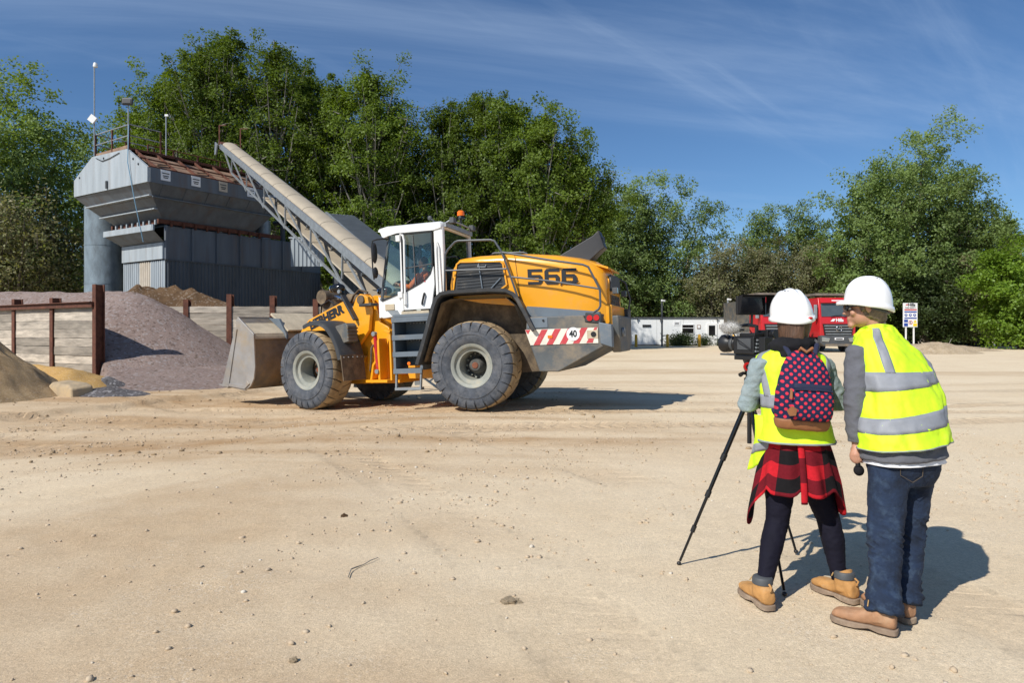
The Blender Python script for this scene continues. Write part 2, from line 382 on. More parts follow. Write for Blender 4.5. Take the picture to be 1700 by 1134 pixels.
def leaf_mat(name, cols, trans=0.42, gloss=0.018):
    m = bpy.data.materials.new(name); m.use_nodes = True; MATS[name] = m
    N, L = m.node_tree.nodes, m.node_tree.links; N.clear()
    o = N.new('ShaderNodeOutputMaterial'); gi = N.new('ShaderNodeNewGeometry')
    cr = N.new('ShaderNodeValToRGB'); L.new(gi.outputs['Random Per Island'], cr.inputs[0])
    el = cr.color_ramp.elements
    while len(el) < len(cols): el.new(0.5)
    for i, c in enumerate(cols): el[i].position = i / (len(cols) - 1); el[i].color = (*c, 1)
    tc = N.new('ShaderNodeTexCoord'); nz = N.new('ShaderNodeTexNoise'); L.new(tc.outputs['Object'], nz.inputs['Vector']); nz.inputs['Scale'].default_value = 0.35; nz.inputs['Detail'].default_value = 3
    mr = N.new('ShaderNodeMapRange'); L.new(nz.outputs['Fac'], mr.inputs['Value']); mr.inputs['From Min'].default_value = 0.3; mr.inputs['From Max'].default_value = 0.7; mr.inputs['To Min'].default_value = 0.78; mr.inputs['To Max'].default_value = 1.22
    oi = N.new('ShaderNodeObjectInfo'); orr = N.new('ShaderNodeMapRange'); L.new(oi.outputs['Random'], orr.inputs['Value']); orr.inputs['To Min'].default_value = 0.86; orr.inputs['To Max'].default_value = 1.2
    om = N.new('ShaderNodeMath'); om.operation = 'MULTIPLY'; L.new(mr.outputs[0], om.inputs[0]); L.new(orr.outputs[0], om.inputs[1])
    sc = N.new('ShaderNodeVectorMath'); sc.operation = 'SCALE'; L.new(cr.outputs[0], sc.inputs[0]); L.new(om.outputs[0], sc.inputs['Scale'])
    d = N.new('ShaderNodeBsdfDiffuse'); t = N.new('ShaderNodeBsdfTranslucent'); g = N.new('ShaderNodeBsdfGlossy'); g.inputs['Roughness'].default_value = 0.5; g.inputs[0].default_value = (0.8, 0.85, 0.8, 1)
    L.new(sc.outputs[0], d.inputs[0])
    ty = N.new('ShaderNodeMix'); ty.data_type = 'RGBA'; ty.blend_type = 'MULTIPLY'; ty.inputs[0].default_value = 1; L.new(sc.outputs[0], ty.inputs[6]); ty.inputs[7].default_value = (1.25, 1.25, 0.45, 1); L.new(ty.outputs[2], t.inputs[0])
    m1 = N.new('ShaderNodeMixShader'); m1.inputs[0].default_value = trans; L.new(d.outputs[0], m1.inputs[1]); L.new(t.outputs[0], m1.inputs[2])
    m2 = N.new('ShaderNodeMixShader'); m2.inputs[0].default_value = gloss; L.new(m1.outputs[0], m2.inputs[1]); L.new(g.outputs[0], m2.inputs[2])
    L.new(m2.outputs[0], o.inputs[0]); return m
leaf_mat('leaf_poplar', [(0.09, 0.14, 0.016), (0.115, 0.17, 0.022), (0.14, 0.195, 0.03), (0.10, 0.15, 0.018)])
leaf_mat('leaf_willow', [(0.125, 0.185, 0.05), (0.155, 0.22, 0.065), (0.185, 0.25, 0.085), (0.14, 0.20, 0.056)])
leaf_mat('leaf_scrub', [(0.17, 0.175, 0.08), (0.23, 0.215, 0.12), (0.18, 0.21, 0.085), (0.28, 0.25, 0.16)])
leaf_mat('leaf_bright', [(0.12, 0.21, 0.02), (0.17, 0.27, 0.03), (0.15, 0.24, 0.025), (0.20, 0.30, 0.04)])
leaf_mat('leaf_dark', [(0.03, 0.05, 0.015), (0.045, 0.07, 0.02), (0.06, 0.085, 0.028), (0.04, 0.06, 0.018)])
m = MATS

# ================================================================== THE SETTING
WALL_E = np.array([-12.8, 21.0]); WALL_D = np.array([-0.853, 0.522])     # near bay wall: end and direction
def ground_z(x, y, detail=True):
    x = np.asarray(x, float); y = np.asarray(y, float)
    s = -(x + 0.5) * 0.9 + (y - 13.4) * 0.43
    z = -0.19 * sstep(-0.5, 4.5, s) * sstep(3.0, -2.0, x) * sstep(-2, 8, y)
    z = z + 0.24 * sstep(28, 58, y) * sstep(-14, -2, x)
    # raised sand apron in front of the bays, with a crumbled edge
    e = (x + 9.77) * 0.919 - (y - 13.0) * 0.394 + 0.35 * fbm(x * 0.9, y * 0.9, 3, 5)
    ap = sstep(0.06, -0.10, e)
    z = z + 0.10 * ap * sstep(24, 19, y) + 0.05 * np.exp(-(e / 0.14) ** 2) * sstep(20, 17, y)
    if detail:
        near = sstep(45, 20, y) * sstep(60, 25, np.abs(x))
        z = z + near * (0.045 * fbm(x * 0.5, y * 0.5, 4, 1) * sstep(0, 9, y) + 0.012 * fbm(x * 2.3, y * 2.3, 3, 2) + 0.014 * fbm(x * 9, y * 9, 2, 3))
        z = z - 0.022 * track_fields(x, y)[0]
        tr = sstep(9.5, 11.2, y + 0.12 * (x + 4)) * sstep(22, 14, y) * sstep(9, -1, x)
        q = y + 0.16 * x
        z = z + tr * 0.05 * (fbm(x * 0.22, q * 2.4, 4, 9) + 0.35 * np.sin(q * 5.2 + 2.0 * fbm(x * 0.3, q * 0.3, 2, 4)) * fbm(x * 0.2, q * 0.6, 2, 8))
    return z
def gz(x, y): return float(ground_z(np.array([x]), np.array([y]), False)[0])
def soil(x, y):
    """damp churned brown soil along the loader's way (0 dry pale sand, 1 brown)"""
    q = y + 0.12 * (x + 4)
    n = fbm(x * 0.25, q * 1.6, 4, 21) * 1.3
    a = sstep(6.8, 9.6, q + n * 3.0) * sstep(23.0, 15.5, q + n * 3) * sstep(6.0, -2.0, x + n * 6)
    al, ac = x * 0.53 + y * 0.85, x * 0.85 - y * 0.53
    bands = sstep(-0.16, 0.14, fbm(al * 0.07 + 5, ac * 0.75, 4, 61))
    b = 0.55 * (0.25 + 0.75 * bands) * sstep(2.2, -1.8, x + 0.22 * (y - 3) + n * 2.5) * sstep(17, 10, q)
    b = np.maximum(b, 0.14 * bands * sstep(9, 2, x) * sstep(30, 12, y))
    c = 0.40 * sstep(0.03, 0.2, fbm(x * 0.06 + 3, y * 0.55, 4, 33)) * sstep(13, 24, y) * sstep(60, 40, y)
    a = a * (0.55 + 0.45 * sstep(-0.15, 0.2, fbm(x * 0.16, q * 1.3, 4, 71)))
    return np.clip(np.maximum(np.maximum(a * 0.92, b), c), 0, 1)

TRACKS = [(3.0, -34.0, 46.2, 1), (-2.0, 62.0, 50.3, 1), (1.0, 80.0, 64.6, 0), (-30.0, -8.0, 33.5, 1), (2.0, -70.0, 85.5, 0), (6.0, 60.0, 42.0, 0)]
def track_fields(x, y):
    msk = np.zeros_like(x); uu = np.zeros_like(x); dd = np.zeros_like(x)
    for k, (cx, cy, r, strong) in enumerate(TRACKS):
        rr = np.hypot(x - cx, y - cy); an = np.arctan2(y - cy, x - cx) * r
        for off in (-1.07, 1.07):
            d = rr - r - off; w = sstep(0.36, 0.25, np.abs(d)) * (0.45 + 0.55 * strong) * sstep(-0.25, 0.12, fbm(x * 0.35, y * 0.35, 3, 50 + k))
            better = w > msk; msk = np.where(better, w, msk); uu = np.where(better, an, uu); dd = np.where(better, d, dd)
    return msk * sstep(1.5, 6, y) * sstep(60, 30, y), uu, dd
def graded(a, b, segs, far, grow=1.35):
    """coordinates: even steps through segs, growing steps out to -far / far"""
    xs = []
    for lo, hi, st in segs: xs += list(np.arange(lo, hi - 1e-6, st))
    xs.append(segs[-1][1])
    st = segs[-1][2]; x = xs[-1]
    while x < b: st *= grow; x += st; xs.append(x)
    st = segs[0][2]; x = xs[0]; pre = []
    while x > a: st *= grow; x -= st; pre.append(x)
    return np.array(pre[::-1] + xs)
def grid_mesh(name, X, Y, Z, attrs=None):
    nx, ny = len(X), len(Y)
    gx, gy = np.meshgrid(X, Y); zz = Z(gx, gy)
    co = np.stack([gx, gy, zz], -1).reshape(-1, 3)
    i = np.arange(nx * ny).reshape(ny, nx)
    f = np.stack([i[:-1, :-1], i[:-1, 1:], i[1:, 1:], i[1:, :-1]], -1).reshape(-1, 4)
    me = fast_mesh(name, co, f)
    for k, fn in (attrs or {}).items():
        a = me.attributes.new(k, 'FLOAT', 'POINT'); a.data.foreach_set('value', fn(gx, gy).ravel().astype(np.float32))
    return me
def fast_mesh(name, co, f):
    me = bpy.data.meshes.new(name); k = f.shape[1]
    me.vertices.add(len(co)); me.vertices.foreach_set('co', np.ascontiguousarray(co, np.float32).ravel())
    me.loops.add(f.size); me.loops.foreach_set('vertex_index', np.ascontiguousarray(f, np.int32).ravel())
    me.polygons.add(len(f)); me.polygons.foreach_set('loop_start', np.arange(0, f.size, k, dtype=np.int32)); me.polygons.foreach_set('loop_total', np.full(len(f), k, np.int32))
    me.update(); return me

# ground material: pale crushed-stone sand, brown damp soil where the attribute says so, gravelly relief
def earth_mat(name, dry, dry2, wet, stone=0.5, bump=0.6, attr=None, speck=(0.72, 0.66, 0.56), streak=None, vs=90.0, bdist=0.02):
    mt = bpy.data.materials.new(name); mt.use_nodes = True; MATS[name] = mt
    N, L = mt.node_tree.nodes, mt.node_tree.links; b = N['Principled BSDF']
    b.inputs['Roughness'].default_value = 0.95; b.inputs['Specular IOR Level'].default_value = 0.15
    tc = N.new('ShaderNodeTexCoord'); v = tc.outputs['Object']
    def nz(scale, det=6, rough=0.6, vec=v):
        n = N.new('ShaderNodeTexNoise'); L.new(vec, n.inputs['Vector']); n.inputs['Scale'].default_value = scale; n.inputs['Detail'].default_value = det; n.inputs['Roughness'].default_value = rough; return n.outputs['Fac']
    def mix(f, a, c):
        x = N.new('ShaderNodeMix'); x.data_type = 'RGBA'
        if isinstance(f, float): x.inputs[0].default_value = f
        else: L.new(f, x.inputs[0])
        for k, q in ((6, a), (7, c)):
            if isinstance(q, tuple): x.inputs[k].default_value = (*q, 1)
            else: L.new(q, x.inputs[k])
        return x.outputs[2]
    def rng_(f, a, c, t0=0.0, t1=1.0):
        x = N.new('ShaderNodeMapRange'); L.new(f, x.inputs['Value']); x.inputs['From Min'].default_value = a; x.inputs['From Max'].default_value = c; x.inputs['To Min'].default_value = t0; x.inputs['To Max'].default_value = t1; return x.outputs[0]
    col = mix(rng_(nz(0.5, 8, 0.65), 0.35, 0.65), dry, dry2)
    if attr:
        at = N.new('ShaderNodeAttribute'); at.attribute_name = attr
        st = rng_(nz(1.3, 8, 0.7), 0.32, 0.68)
        mm = N.new('ShaderNodeMath'); mm.operation = 'MULTIPLY'; L.new(at.outputs['Fac'], mm.inputs[0]); L.new(rng_(st, 0, 1, 0.62, 1.1), mm.inputs[1])
        col = mix(mm.outputs[0], col, wet)
    else:
        col = mix(rng_(nz(2.5, 8, 0.7), 0.45, 0.7), col, wet)
    tr_h = None
    if attr:
        ta = N.new('ShaderNodeAttribute'); ta.attribute_name = 'track'; tu = N.new('ShaderNodeAttribute'); tu.attribute_name = 'track_u'; td = N.new('ShaderNodeAttribute'); td.attribute_name = 'track_d'
        ab = N.new('ShaderNodeMath'); ab.operation = 'ABSOLUTE'; L.new(td.outputs['Fac'], ab.inputs[0])
        ph = N.new('ShaderNodeMath'); ph.operation = 'MULTIPLY_ADD'; L.new(ab.outputs[0], ph.inputs[0]); ph.inputs[1].default_value = 0.55; L.new(tu.outputs['Fac'], ph.inputs[2])
        sf = N.new('ShaderNodeMath'); sf.operation = 'MULTIPLY'; L.new(ph.outputs[0], sf.inputs[0]); sf.inputs[1].default_value = 6.2832 / 0.24
        sn = N.new('ShaderNodeMath'); sn.operation = 'SINE'; L.new(sf.outputs[0], sn.inputs[0])
        nb_ = rng_(nz(3.0, 4), 0.35, 0.65)
        lug = N.new('ShaderNodeMath'); lug.operation = 'MULTIPLY'; L.new(rng_(sn.outputs[0], -0.2, 0.5), lug.inputs[0]); L.new(ta.outputs['Fac'], lug.inputs[1])
        lg2 = N.new('ShaderNodeMath'); lg2.operation = 'MULTIPLY'; L.new(lug.outputs[0], lg2.inputs[0]); L.new(nb_, lg2.inputs[1]); tr_h = lg2.outputs[0]
        col = mix(rng_(ta.outputs['Fac'], 0, 1, 0, 0.6), col, tuple(c * 0.62 + d_ * 0.38 for c, d_ in zip(wet, dry)))
    # grit: fine light and dark specks
    vo = N.new('ShaderNodeTexVoronoi'); L.new(v, vo.inputs['Vector']); vo.inputs['Scale'].default_value = vs
    sp = N.new('ShaderNodeSeparateColor'); L.new(vo.outputs['Color'], sp.inputs[0])
    pm = rng_(nz(0.9, 5, 0.7), 0.50, 0.66, 0.12, 1.0) if attr else rng_(nz(0.9, 5, 0.7), 0.0, 0.1)
    def by_patch(f):
        q_ = N.new('ShaderNodeMath'); q_.operation = 'MULTIPLY'; L.new(f, q_.inputs[0]); L.new(pm, q_.inputs[1]); return q_.outputs[0]
    col = mix(by_patch(rng_(sp.outputs[0], 0.80, 0.9, 0, stone)), col, speck)
    dk = N.new('ShaderNodeMix'); dk.data_type = 'RGBA'; dk.blend_type = 'MULTIPLY'; L.new(by_patch(rng_(sp.outputs[1], 0.84, 0.92, 0, stone * 0.9)), dk.inputs[0]); L.new(col, dk.inputs[6]); dk.inputs[7].default_value = (0.55, 0.52, 0.48, 1)
    col = dk.outputs[2]
    fine = rng_(nz(30, 5, 0.8), 0.3, 0.7, 0.84, 1.16)
    gr_ = rng_(nz(130, 3, 0.8), 0.32, 0.68, 0.80, 1.20); fm_ = N.new('ShaderNodeMath'); fm_.operation = 'MULTIPLY'; L.new(fine, fm_.inputs[0]); L.new(gr_, fm_.inputs[1]); fine = fm_.outputs[0]
    sc = N.new('ShaderNodeVectorMath'); sc.operation = 'SCALE'; L.new(col, sc.inputs[0]); L.new(fine, sc.inputs['Scale'])
    L.new(sc.outputs[0], b.inputs['Base Color'])
    hs = N.new('ShaderNodeMath'); hs.operation = 'MULTIPLY_ADD'; L.new(by_patch(vo.outputs['Distance']), hs.inputs[0]); hs.inputs[1].default_value = -0.35; L.new(nz(60, 6, 0.8), hs.inputs[2])
    hgt = hs.outputs[0]
    if tr_h is not None:
        ha = N.new('ShaderNodeMath'); ha.operation = 'MULTIPLY_ADD'; L.new(tr_h, ha.inputs[0]); ha.inputs[1].default_value = -3.0; L.new(hgt, ha.inputs[2]); hgt = ha.outputs[0]
    bp = N.new('ShaderNodeBump'); bp.inputs['Strength'].default_value = bump; bp.inputs['Distance'].default_value = bdist; L.new(hgt, bp.inputs['Height']); L.new(bp.outputs[0], b.inputs['Normal'])
    return mt
earth_mat('ground', (0.73, 0.61, 0.435), (0.68, 0.55, 0.375), (0.38, 0.232, 0.112), stone=0.34, bump=0.5, attr='soil', vs=85)
earth_mat('gravel', (0.36, 0.27, 0.235), (0.41, 0.315, 0.275), (0.31, 0.23, 0.20), stone=0.9, bump=1.0, speck=(0.44, 0.38, 0.36), vs=15, bdist=0.06)
earth_mat('gravel_grey', (0.17, 0.16, 0.165), (0.21, 0.20, 0.20), (0.15, 0.14, 0.14), stone=0.9, bump=1.0, speck=(0.42, 0.40, 0.40), vs=16, bdist=0.06)
earth_mat('sand', (0.50, 0.355, 0.20), (0.42, 0.29, 0.155), (0.29, 0.195, 0.105), stone=0.2, bump=0.8, vs=40, bdist=0.04)
earth_mat('sand_ochre', (0.52, 0.33, 0.12), (0.46, 0.28, 0.10), (0.40, 0.24, 0.09), stone=0.15, bump=0.5, vs=40)
earth_mat('brown_earth', (0.25, 0.155, 0.085), (0.20, 0.12, 0.065), (0.15, 0.09, 0.05), stone=0.25, bump=1.0, vs=14, bdist=0.1)
earth_mat('pale_earth', (0.52, 0.41, 0.27), (0.46, 0.36, 0.24), (0.36, 0.27, 0.17), stone=0.3, bump=0.8, vs=20, bdist=0.05)

gx = graded(-500, 500, [(-16, -4, 0.11), (-4, 5.2, 0.065), (5.2, 9, 0.14)], 500)
gy = graded(-30, 700, [(1.4, 9, 0.06), (9, 21, 0.09), (21, 30, 0.25)], 700)
link('ground', grid_mesh('ground', gx, gy, ground_z, {'soil': soil, 'track': lambda x, y: track_fields(x, y)[0], 'track_u': lambda x, y: track_fields(x, y)[1], 'track_d': lambda x, y: track_fields(x, y)[2]}), m['ground'], smooth=180, kind='structure')

# loose stones lying on the ground
def scatter_stones(n, name, xr, yr, smin, smax, dens, mats, seed, power=2.2):
    r = np.random.default_rng(seed)
    ico = bmesh.new(); bmesh.ops.create_icosphere(ico, subdivisions=1, radius=1.0)
    bv = np.array([v.co for v in ico.verts]); bf = np.array([[v.index for v in f.verts] for f in ico.faces]); ico.free()
    x = r.uniform(*xr, n); y = yr[0] + (yr[1] - yr[0]) * r.random(n) ** 1.5
    keep = r.random(n) < dens(x, y); x, y = x[keep], y[keep]; n = len(x)
    s = smin + (smax - smin) * r.random(n) ** power * r.random(n)
    jit = 1 + r.uniform(-0.32, 0.32, (n, len(bv), 1))
    v = bv[None] * jit * s[:, None, None] * r.uniform(0.6, 1.25, (n, 1, 3)) * np.array([1, 1, 0.65])
    a = r.uniform(0, 6.28, n); ca, sa = np.cos(a)[:, None], np.sin(a)[:, None]
    vx = v[..., 0] * ca - v[..., 1] * sa + x[:, None]; vy = v[..., 0] * sa + v[..., 1] * ca + y[:, None]
    vz = v[..., 2] + (ground_z(x, y) + s * 0.22)[:, None]
    co = np.stack([vx, vy, vz], -1).reshape(-1, 3)
    f = (bf[None] + (np.arange(n) * len(bv))[:, None, None]).reshape(-1, 3)
    return link(name, fast_mesh(name, co, f), mats, smooth=0, kind='stuff')
def stone_mat():
    mt = bpy.data.materials.new('stone'); mt.use_nodes = True; MATS['stone'] = mt
    N, L = mt.node_tree.nodes, mt.node_tree.links; b = N['Principled BSDF']; b.inputs['Roughness'].default_value = 0.9
    g = N.new('ShaderNodeNewGeometry'); cr = N.new('ShaderNodeValToRGB'); L.new(g.outputs['Random Per Island'], cr.inputs[0])
    e = cr.color_ramp.elements; e[0].color = (0.50, 0.40, 0.28, 1); e[1].color = (0.62, 0.57, 0.48, 1); e.new(0.72).color = (0.48, 0.37, 0.25, 1); e.new(0.88).color = (0.42, 0.33, 0.23, 1)
    L.new(cr.outputs[0], b.inputs['Base Color']); return mt
stone_mat()
o = scatter_stones(34000, 'loose_stones', (-9, 7), (1.5, 16), 0.003, 0.026, lambda x, y: 0.12 + 0.88 * sstep(0.0, 0.22, fbm((x * 0.53 + y * 0.85) * 0.35, (x * 0.85 - y * 0.53) * 1.5, 4, 41)), m['stone'], 3, 1.5)
o['label'] = 'loose pale pebbles scattered over the sandy yard'; o['category'] = 'pebbles'
o = scatter_stones(2600, 'soil_crumbs', (-14, 5), (8.5, 19), 0.01, 0.05, lambda x, y: soil(x, y) * 0.9, M('crumb', (0.32, 0.23, 0.135), 0.95, var=0.3, vs=3), 5, 3.0)
o['label'] = 'brown soil crumbs along the tyre tracks'; o['category'] = 'soil'
def clod(name, label, px, py, size, mat, seed, sq=0.6):
    p = U(px, py, 1.0); Y = CAM_H * FPX / (py - 552.0); X = (px - 850) / FPX * Y
    bm = bmesh.new(); bmesh.ops.create_icosphere(bm, subdivisions=3, radius=1.0)
    for v in bm.verts:
        k = 1 + 0.55 * mnoise.noise(v.co * 1.7 + Vector((seed, 0, 0))) + 0.25 * mnoise.noise(v.co * 5 + Vector((0, seed, 0)))
        v.co = Vector((v.co.x * size * 1.3, v.co.y * size, v.co.z * size * sq)) * k
    me = bpy.data.meshes.new(name); bm.to_mesh(me); bm.free()
    o = link(name, me, mat, None, smooth=60, label=label, category='clod'); o.location = (X, Y, gz(X, Y) + size * sq * 0.3); return o
clod('earth_clod', 'dark earth clod lying alone in mid yard', 571, 859, 0.022, m['brown_earth'], 1, 0.9)
clod('earth_clod', 'crumbled brown earth clod with pebbles near the bottom edge', 848, 1000, 0.04, m['pale_earth'], 2, 0.4)
clod('earth_clod', 'small brown earth clod at the bottom left of the yard', 486, 1100, 0.018, m['pale_earth'], 3, 0.8)
t = MB(); bx_, by_ = U(600, 945, 1.0), 0
pts = []
for k, (px, py) in enumerate([(578, 962), (583, 950), (592, 944), (604, 940), (616, 935), (628, 929)]):
    Y = CAM_H * FPX / (py - 552.0); X = (px - 850) / FPX * Y; pts.append((X, Y, gz(X, Y) + 0.012 + 0.006 * math.sin(k * 1.9)))
t.tube(pts, [0.003, 0.004, 0.004, 0.003, 0.003, 0.002], 6)
t.build('dry_twig', m['bark_pale'], None, label='thin bent dry twig lying on the sand', category='twig')

# ------------------------------------------------------------------ heaps
def heap(name, label, cat, xr, yr, step, hf, mat, rough=0.1, rs=0.6, seed=0, oct=5):
    X = np.arange(xr[0], xr[1] + step, step); Y = np.arange(yr[0], yr[1] + step, step)
    def Z(x, y):
        h = hf(x, y); g = ground_z(x, y)
        h = h + rough * fbm(x * rs, y * rs, oct, seed) * sstep(-0.1, 0.6, h)
        return np.where(h > -0.12, g + h, g - 0.25)
    return link(name, grid_mesh(name, X, Y, Z), mat, smooth=180, label=label, category=cat)
def seg_dist(x, y, a, b):
    ax, ay = a; bx, by = b; L2 = (bx - ax) ** 2 + (by - ay) ** 2
    t = np.clip(((x - ax) * (bx - ax) + (y - ay) * (by - ay)) / L2, 0, 1)
    return x - (ax + t * (bx - ax)), y - (ay + t * (by - ay)), t
def gravel_h(x, y):
    dx, dy, t = seg_dist(x, y, (-13.9, 24.9), (-25.0, 29.2))
    # steep to the side, longer spill towards the yard
    d = np.sqrt((dx * 0.98) ** 2 + np.where(dy < 0, dy * 0.96, dy * 0.85) ** 2)
    h = 3.15 + 0.25 * t - 0.74 * (np.sqrt(d * d + 0.36) - 0.6)
    toe = sstep(0.0, 0.9, h); h = np.where(h < 0.55, 0.55 - (0.55 - h) * (0.62 - 0.40 * sstep(0, 1.5, -dy)), h)
    # the near wall holds it back
    rx, ry = x - WALL_E[0], y - WALL_E[1]
    along = rx * WALL_D[0] + ry * WALL_D[1]; front = rx * (-WALL_D[1]) * -1 + 0 * ry
    nrm = -(rx * 0.522 + ry * 0.853)          # + on the yard side of the wall
    blocked = (along > -0.05) & (nrm > -0.22)
    side = (x + 12.75) * 0.854 + (y - 21.0) * 0.52
    h = np.where(nrm > -0.05, np.minimum(h, side * 0.5 + 0.35 * sstep(0.0, 0.3, side)), h)
    return np.where(blocked, -1.0, h)
heap('gravel_heap', 'large heap of purplish grey gravel behind the near timber wall', 'gravel heap', (-26, -6.5), (14.5, 27.2), 0.09, gravel_h, m['gravel'], 0.22, 0.8, 3, 6)
def sand_h(x, y):
    dx, dy, t = seg_dist(x, y, (-14.2, 16.6), (-20, 18.5))
    d = np.sqrt(dx ** 2 + dy ** 2); return 2.10 - 0.80 * (np.sqrt(d * d + 0.2) - 0.45)
heap('sand_heap', 'heap of damp brown sand at the left edge of the yard', 'sand heap', (-21, -10.2), (12.6, 20.6), 0.07, sand_h, m['sand'], 0.40, 1.5, 11, 6)
def ochre_h(x, y):
    dx, dy, t = seg_dist(x, y, (-11.9, 18.6), (-14.6, 19.9)); d = np.sqrt(dx ** 2 + dy ** 2); return 0.78 - 0.62 * np.sqrt(d * d + 0.05)
heap('ochre_sand_heap', 'low ridge of bright ochre sand at the foot of the timber wall', 'sand heap', (-16, -10), (16.5, 22), 0.08, ochre_h, m['sand_ochre'], 0.25, 1.3, 13, 5)
def small_gravel_h(x, y):
    a = 0.50 - 0.62 * np.sqrt((x + 11.2) ** 2 + (y - 18.8) ** 2 + 0.05)
    b = 0.30 - 0.36 * np.sqrt(((x + 10.3) * 0.8) ** 2 + ((y - 17.4) * 1.1) ** 2 + 0.03); return np.maximum(a, b)
heap('grey_gravel_heap', 'small double heap of grey stone chippings below the end post', 'gravel heap', (-13, -8.3), (16, 20.4), 0.07, small_gravel_h, m['gravel_grey'], 0.2, 1.6, 15, 5)
def brown_h(x, y):
    dx, dy, t = seg_dist(x, y, (-16.6, 31.0), (-13.4, 31.2)); d = np.sqrt(dx ** 2 + (dy) ** 2)
    return 4.0 - 0.45 * t - 0.60 * np.sqrt(d * d + 0.25) + 0.9 * fbm(x * 0.7, y * 0.7, 4, 19)
heap('brown_earth_heap', 'heap of dark brown earth behind the far timber wall', 'earth heap', (-22, -8), (27.4, 36), 0.12, brown_h, m['brown_earth'], 0.9, 1.2, 17, 5)
def mound_h(x, y):
    a = 0.95 - 0.45 * np.sqrt((x - 27.4) ** 2 * 0.35 + (y - 45) ** 2 + 0.2); b = 0.5 - 0.3 * np.sqrt((x - 31.5) ** 2 * 0.2 + (y - 49) ** 2 + 0.1); return np.maximum(a, b)
heap('spoil_mound', 'low mound of pale spoil below the site safety board', 'spoil heap', (22, 38), (41, 53), 0.15, mound_h, m['pale_earth'], 0.45, 1.0, 23, 5)

# ------------------------------------------------------------------ timber bay walls
def plank_mesh(L, h, th, seed):
    """one sleeper: slightly bowed, rough ends and edges"""
    r = random.Random(seed); mb = MB(); rings = []; n = 7
    for i in range(n):
        x = L * i / (n - 1); j = r.uniform(-0.006, 0.006); k = r.uniform(-0.005, 0.005)
        rings.append([(x, j, k), (x, j + r.uniform(-.004, .004), h - 0.012 + k), (x, j + 0.012, h + k), (x, th, h + k), (x, th, 0.0)])
    mb.loft(rings); return mb.mesh('plank')
def bay_wall(name, label, p0, p1, z0, rows, ph, bays, post_h, post_w, rail=None, tall=None, back=1):
    p0, p1 = Vector((*p0, 0)), Vector((*p1, 0)); d = (p1 - p0); L = d.length; yaw = math.atan2(d.y, d.x)
    w = thing(name, label, 'retaining wall', (p0.x, p0.y, z0), (0, 0, yaw))
    bl = L / bays
    pool = []
    for k in range(6):
        me = plank_mesh(bl - 0.10, ph - 0.008, 0.16, k * 7 + 1)
        me.materials.append(m['timber']); pool.append(me)
    for b in range(bays):
        for r_ in range(rows):
            o = bpy.data.objects.new('plank', pool[(b * 5 + r_ * 3 + random.randrange(6)) % 6]); C.objects.link(o); o.parent = w
            o.location = (b * bl + 0.05, random.uniform(-0.012, 0.012), r_ * ph - 0.05)
            o.rotation_euler = (0, random.uniform(-0.004, 0.004), 0)
    for b in range(bays + 1):
        mb = MB(); hw = post_w / 2; ht = post_h + (tall or {}).get(b, random.uniform(-0.1, 0.1)); x = b * bl
        # H-section steel column
        mb.box((x, -0.045, ht / 2 - 0.1), (post_w, 0.03, ht + 0.2)); mb.box((x, 0.205, ht / 2 - 0.1), (post_w, 0.03, ht + 0.2)); mb.box((x, 0.08, ht / 2 - 0.1), (0.03, 0.22, ht + 0.2))
        mb.build('steel_post', m['rust'], w)
    if rail:
        mb = MB(); mb.box((L / 2, -0.095, rail), (L, 0.07, 0.16)); mb.box((L / 2, -0.14, rail + 0.08), (L, 0.12, 0.02)); mb.build('steel_rail', m['rust'], w)
    return w
wd = Vector((WALL_D[0], WALL_D[1], 0)); e0 = Vector((WALL_E[0], WALL_E[1], 0)); far_end = e0 + wd * 13.2
bay_wall('timber_wall', 'near wall of grey timber sleepers with rusty posts beside the gravel heap', (far_end.x, far_end.y), (e0.x, e0.y), gz(-13, 20) + 0.1, 9, 0.275, 5, 2.62, 0.2, rail=2.36, tall={5: 0.36})
bay_wall('timber_wall', 'far wall of grey timber sleepers behind bucket and gravel', (-18.2, 27.3), (-4.4, 27.3), -0.1, 11, 0.245, 8, 2.85, 0.2, tall={0: 0.0, 4: 0.28, 5: 0.22, 6: 0.08})
M('sand_block', (0.40, 0.31, 0.20), 0.9, var=0.25, vs=4, dust=(0.45, 0.31, 0.14), da=0.5, ds=4, bump=0.6, bs=16)
mb = MB(); p = U(118, 655, 17.0)
mb.loft([[(-0.52, -0.28, -0.1), (0.5, -0.3, -0.1), (0.52, 0.28, -0.1), (-0.5, 0.28, -0.1)], [(-0.5, -0.26, 0.22), (0.42, -0.27, 0.2), (0.46, 0.26, 0.24), (-0.48, 0.27, 0.25)], [(-0.42, -0.2, 0.34), (0.2, -0.18, 0.30), (0.3, 0.2, 0.33), (-0.4, 0.22, 0.36)]])
o = mb.build('concrete_block', m['sand_block'], None, bevel=0.05, label='sand-caked concrete block in front of the ochre sand', category='block'); o.location = (p.x, 17.0, gz(p.x, 17.0) + 0.02); o.rotation_euler = (0.03, 0.02, R(-24))

# ------------------------------------------------------------------ corrugated sheet
def corr(o, right, up, w, h, pitch=0.2, depth=0.035, mb=None, mi=0):
    mb = mb or MB(); o = Vector(o); r = Vector(right).normalized(); u = Vector(up).normalized(); n = r.cross(u); top = u * h
    xs = []; x = 0.0
    while x < w:
        for f_, d in ((0, 0), (0.35, 0), (0.5, 1), (0.85, 1)):
            xx = x + f_ * pitch
            if xx < w: xs.append((xx, d))
        x += pitch
    xs.append((w, 0)); vs = []; fs = []
    for xx, d in xs: q = o + r * xx + n * (d * depth); vs += [q, q + top]
    for i in range(len(xs) - 1): fs.append((2 * i, 2 * i + 2, 2 * i + 3, 2 * i + 1))
    return mb.add(vs, fs, mi)

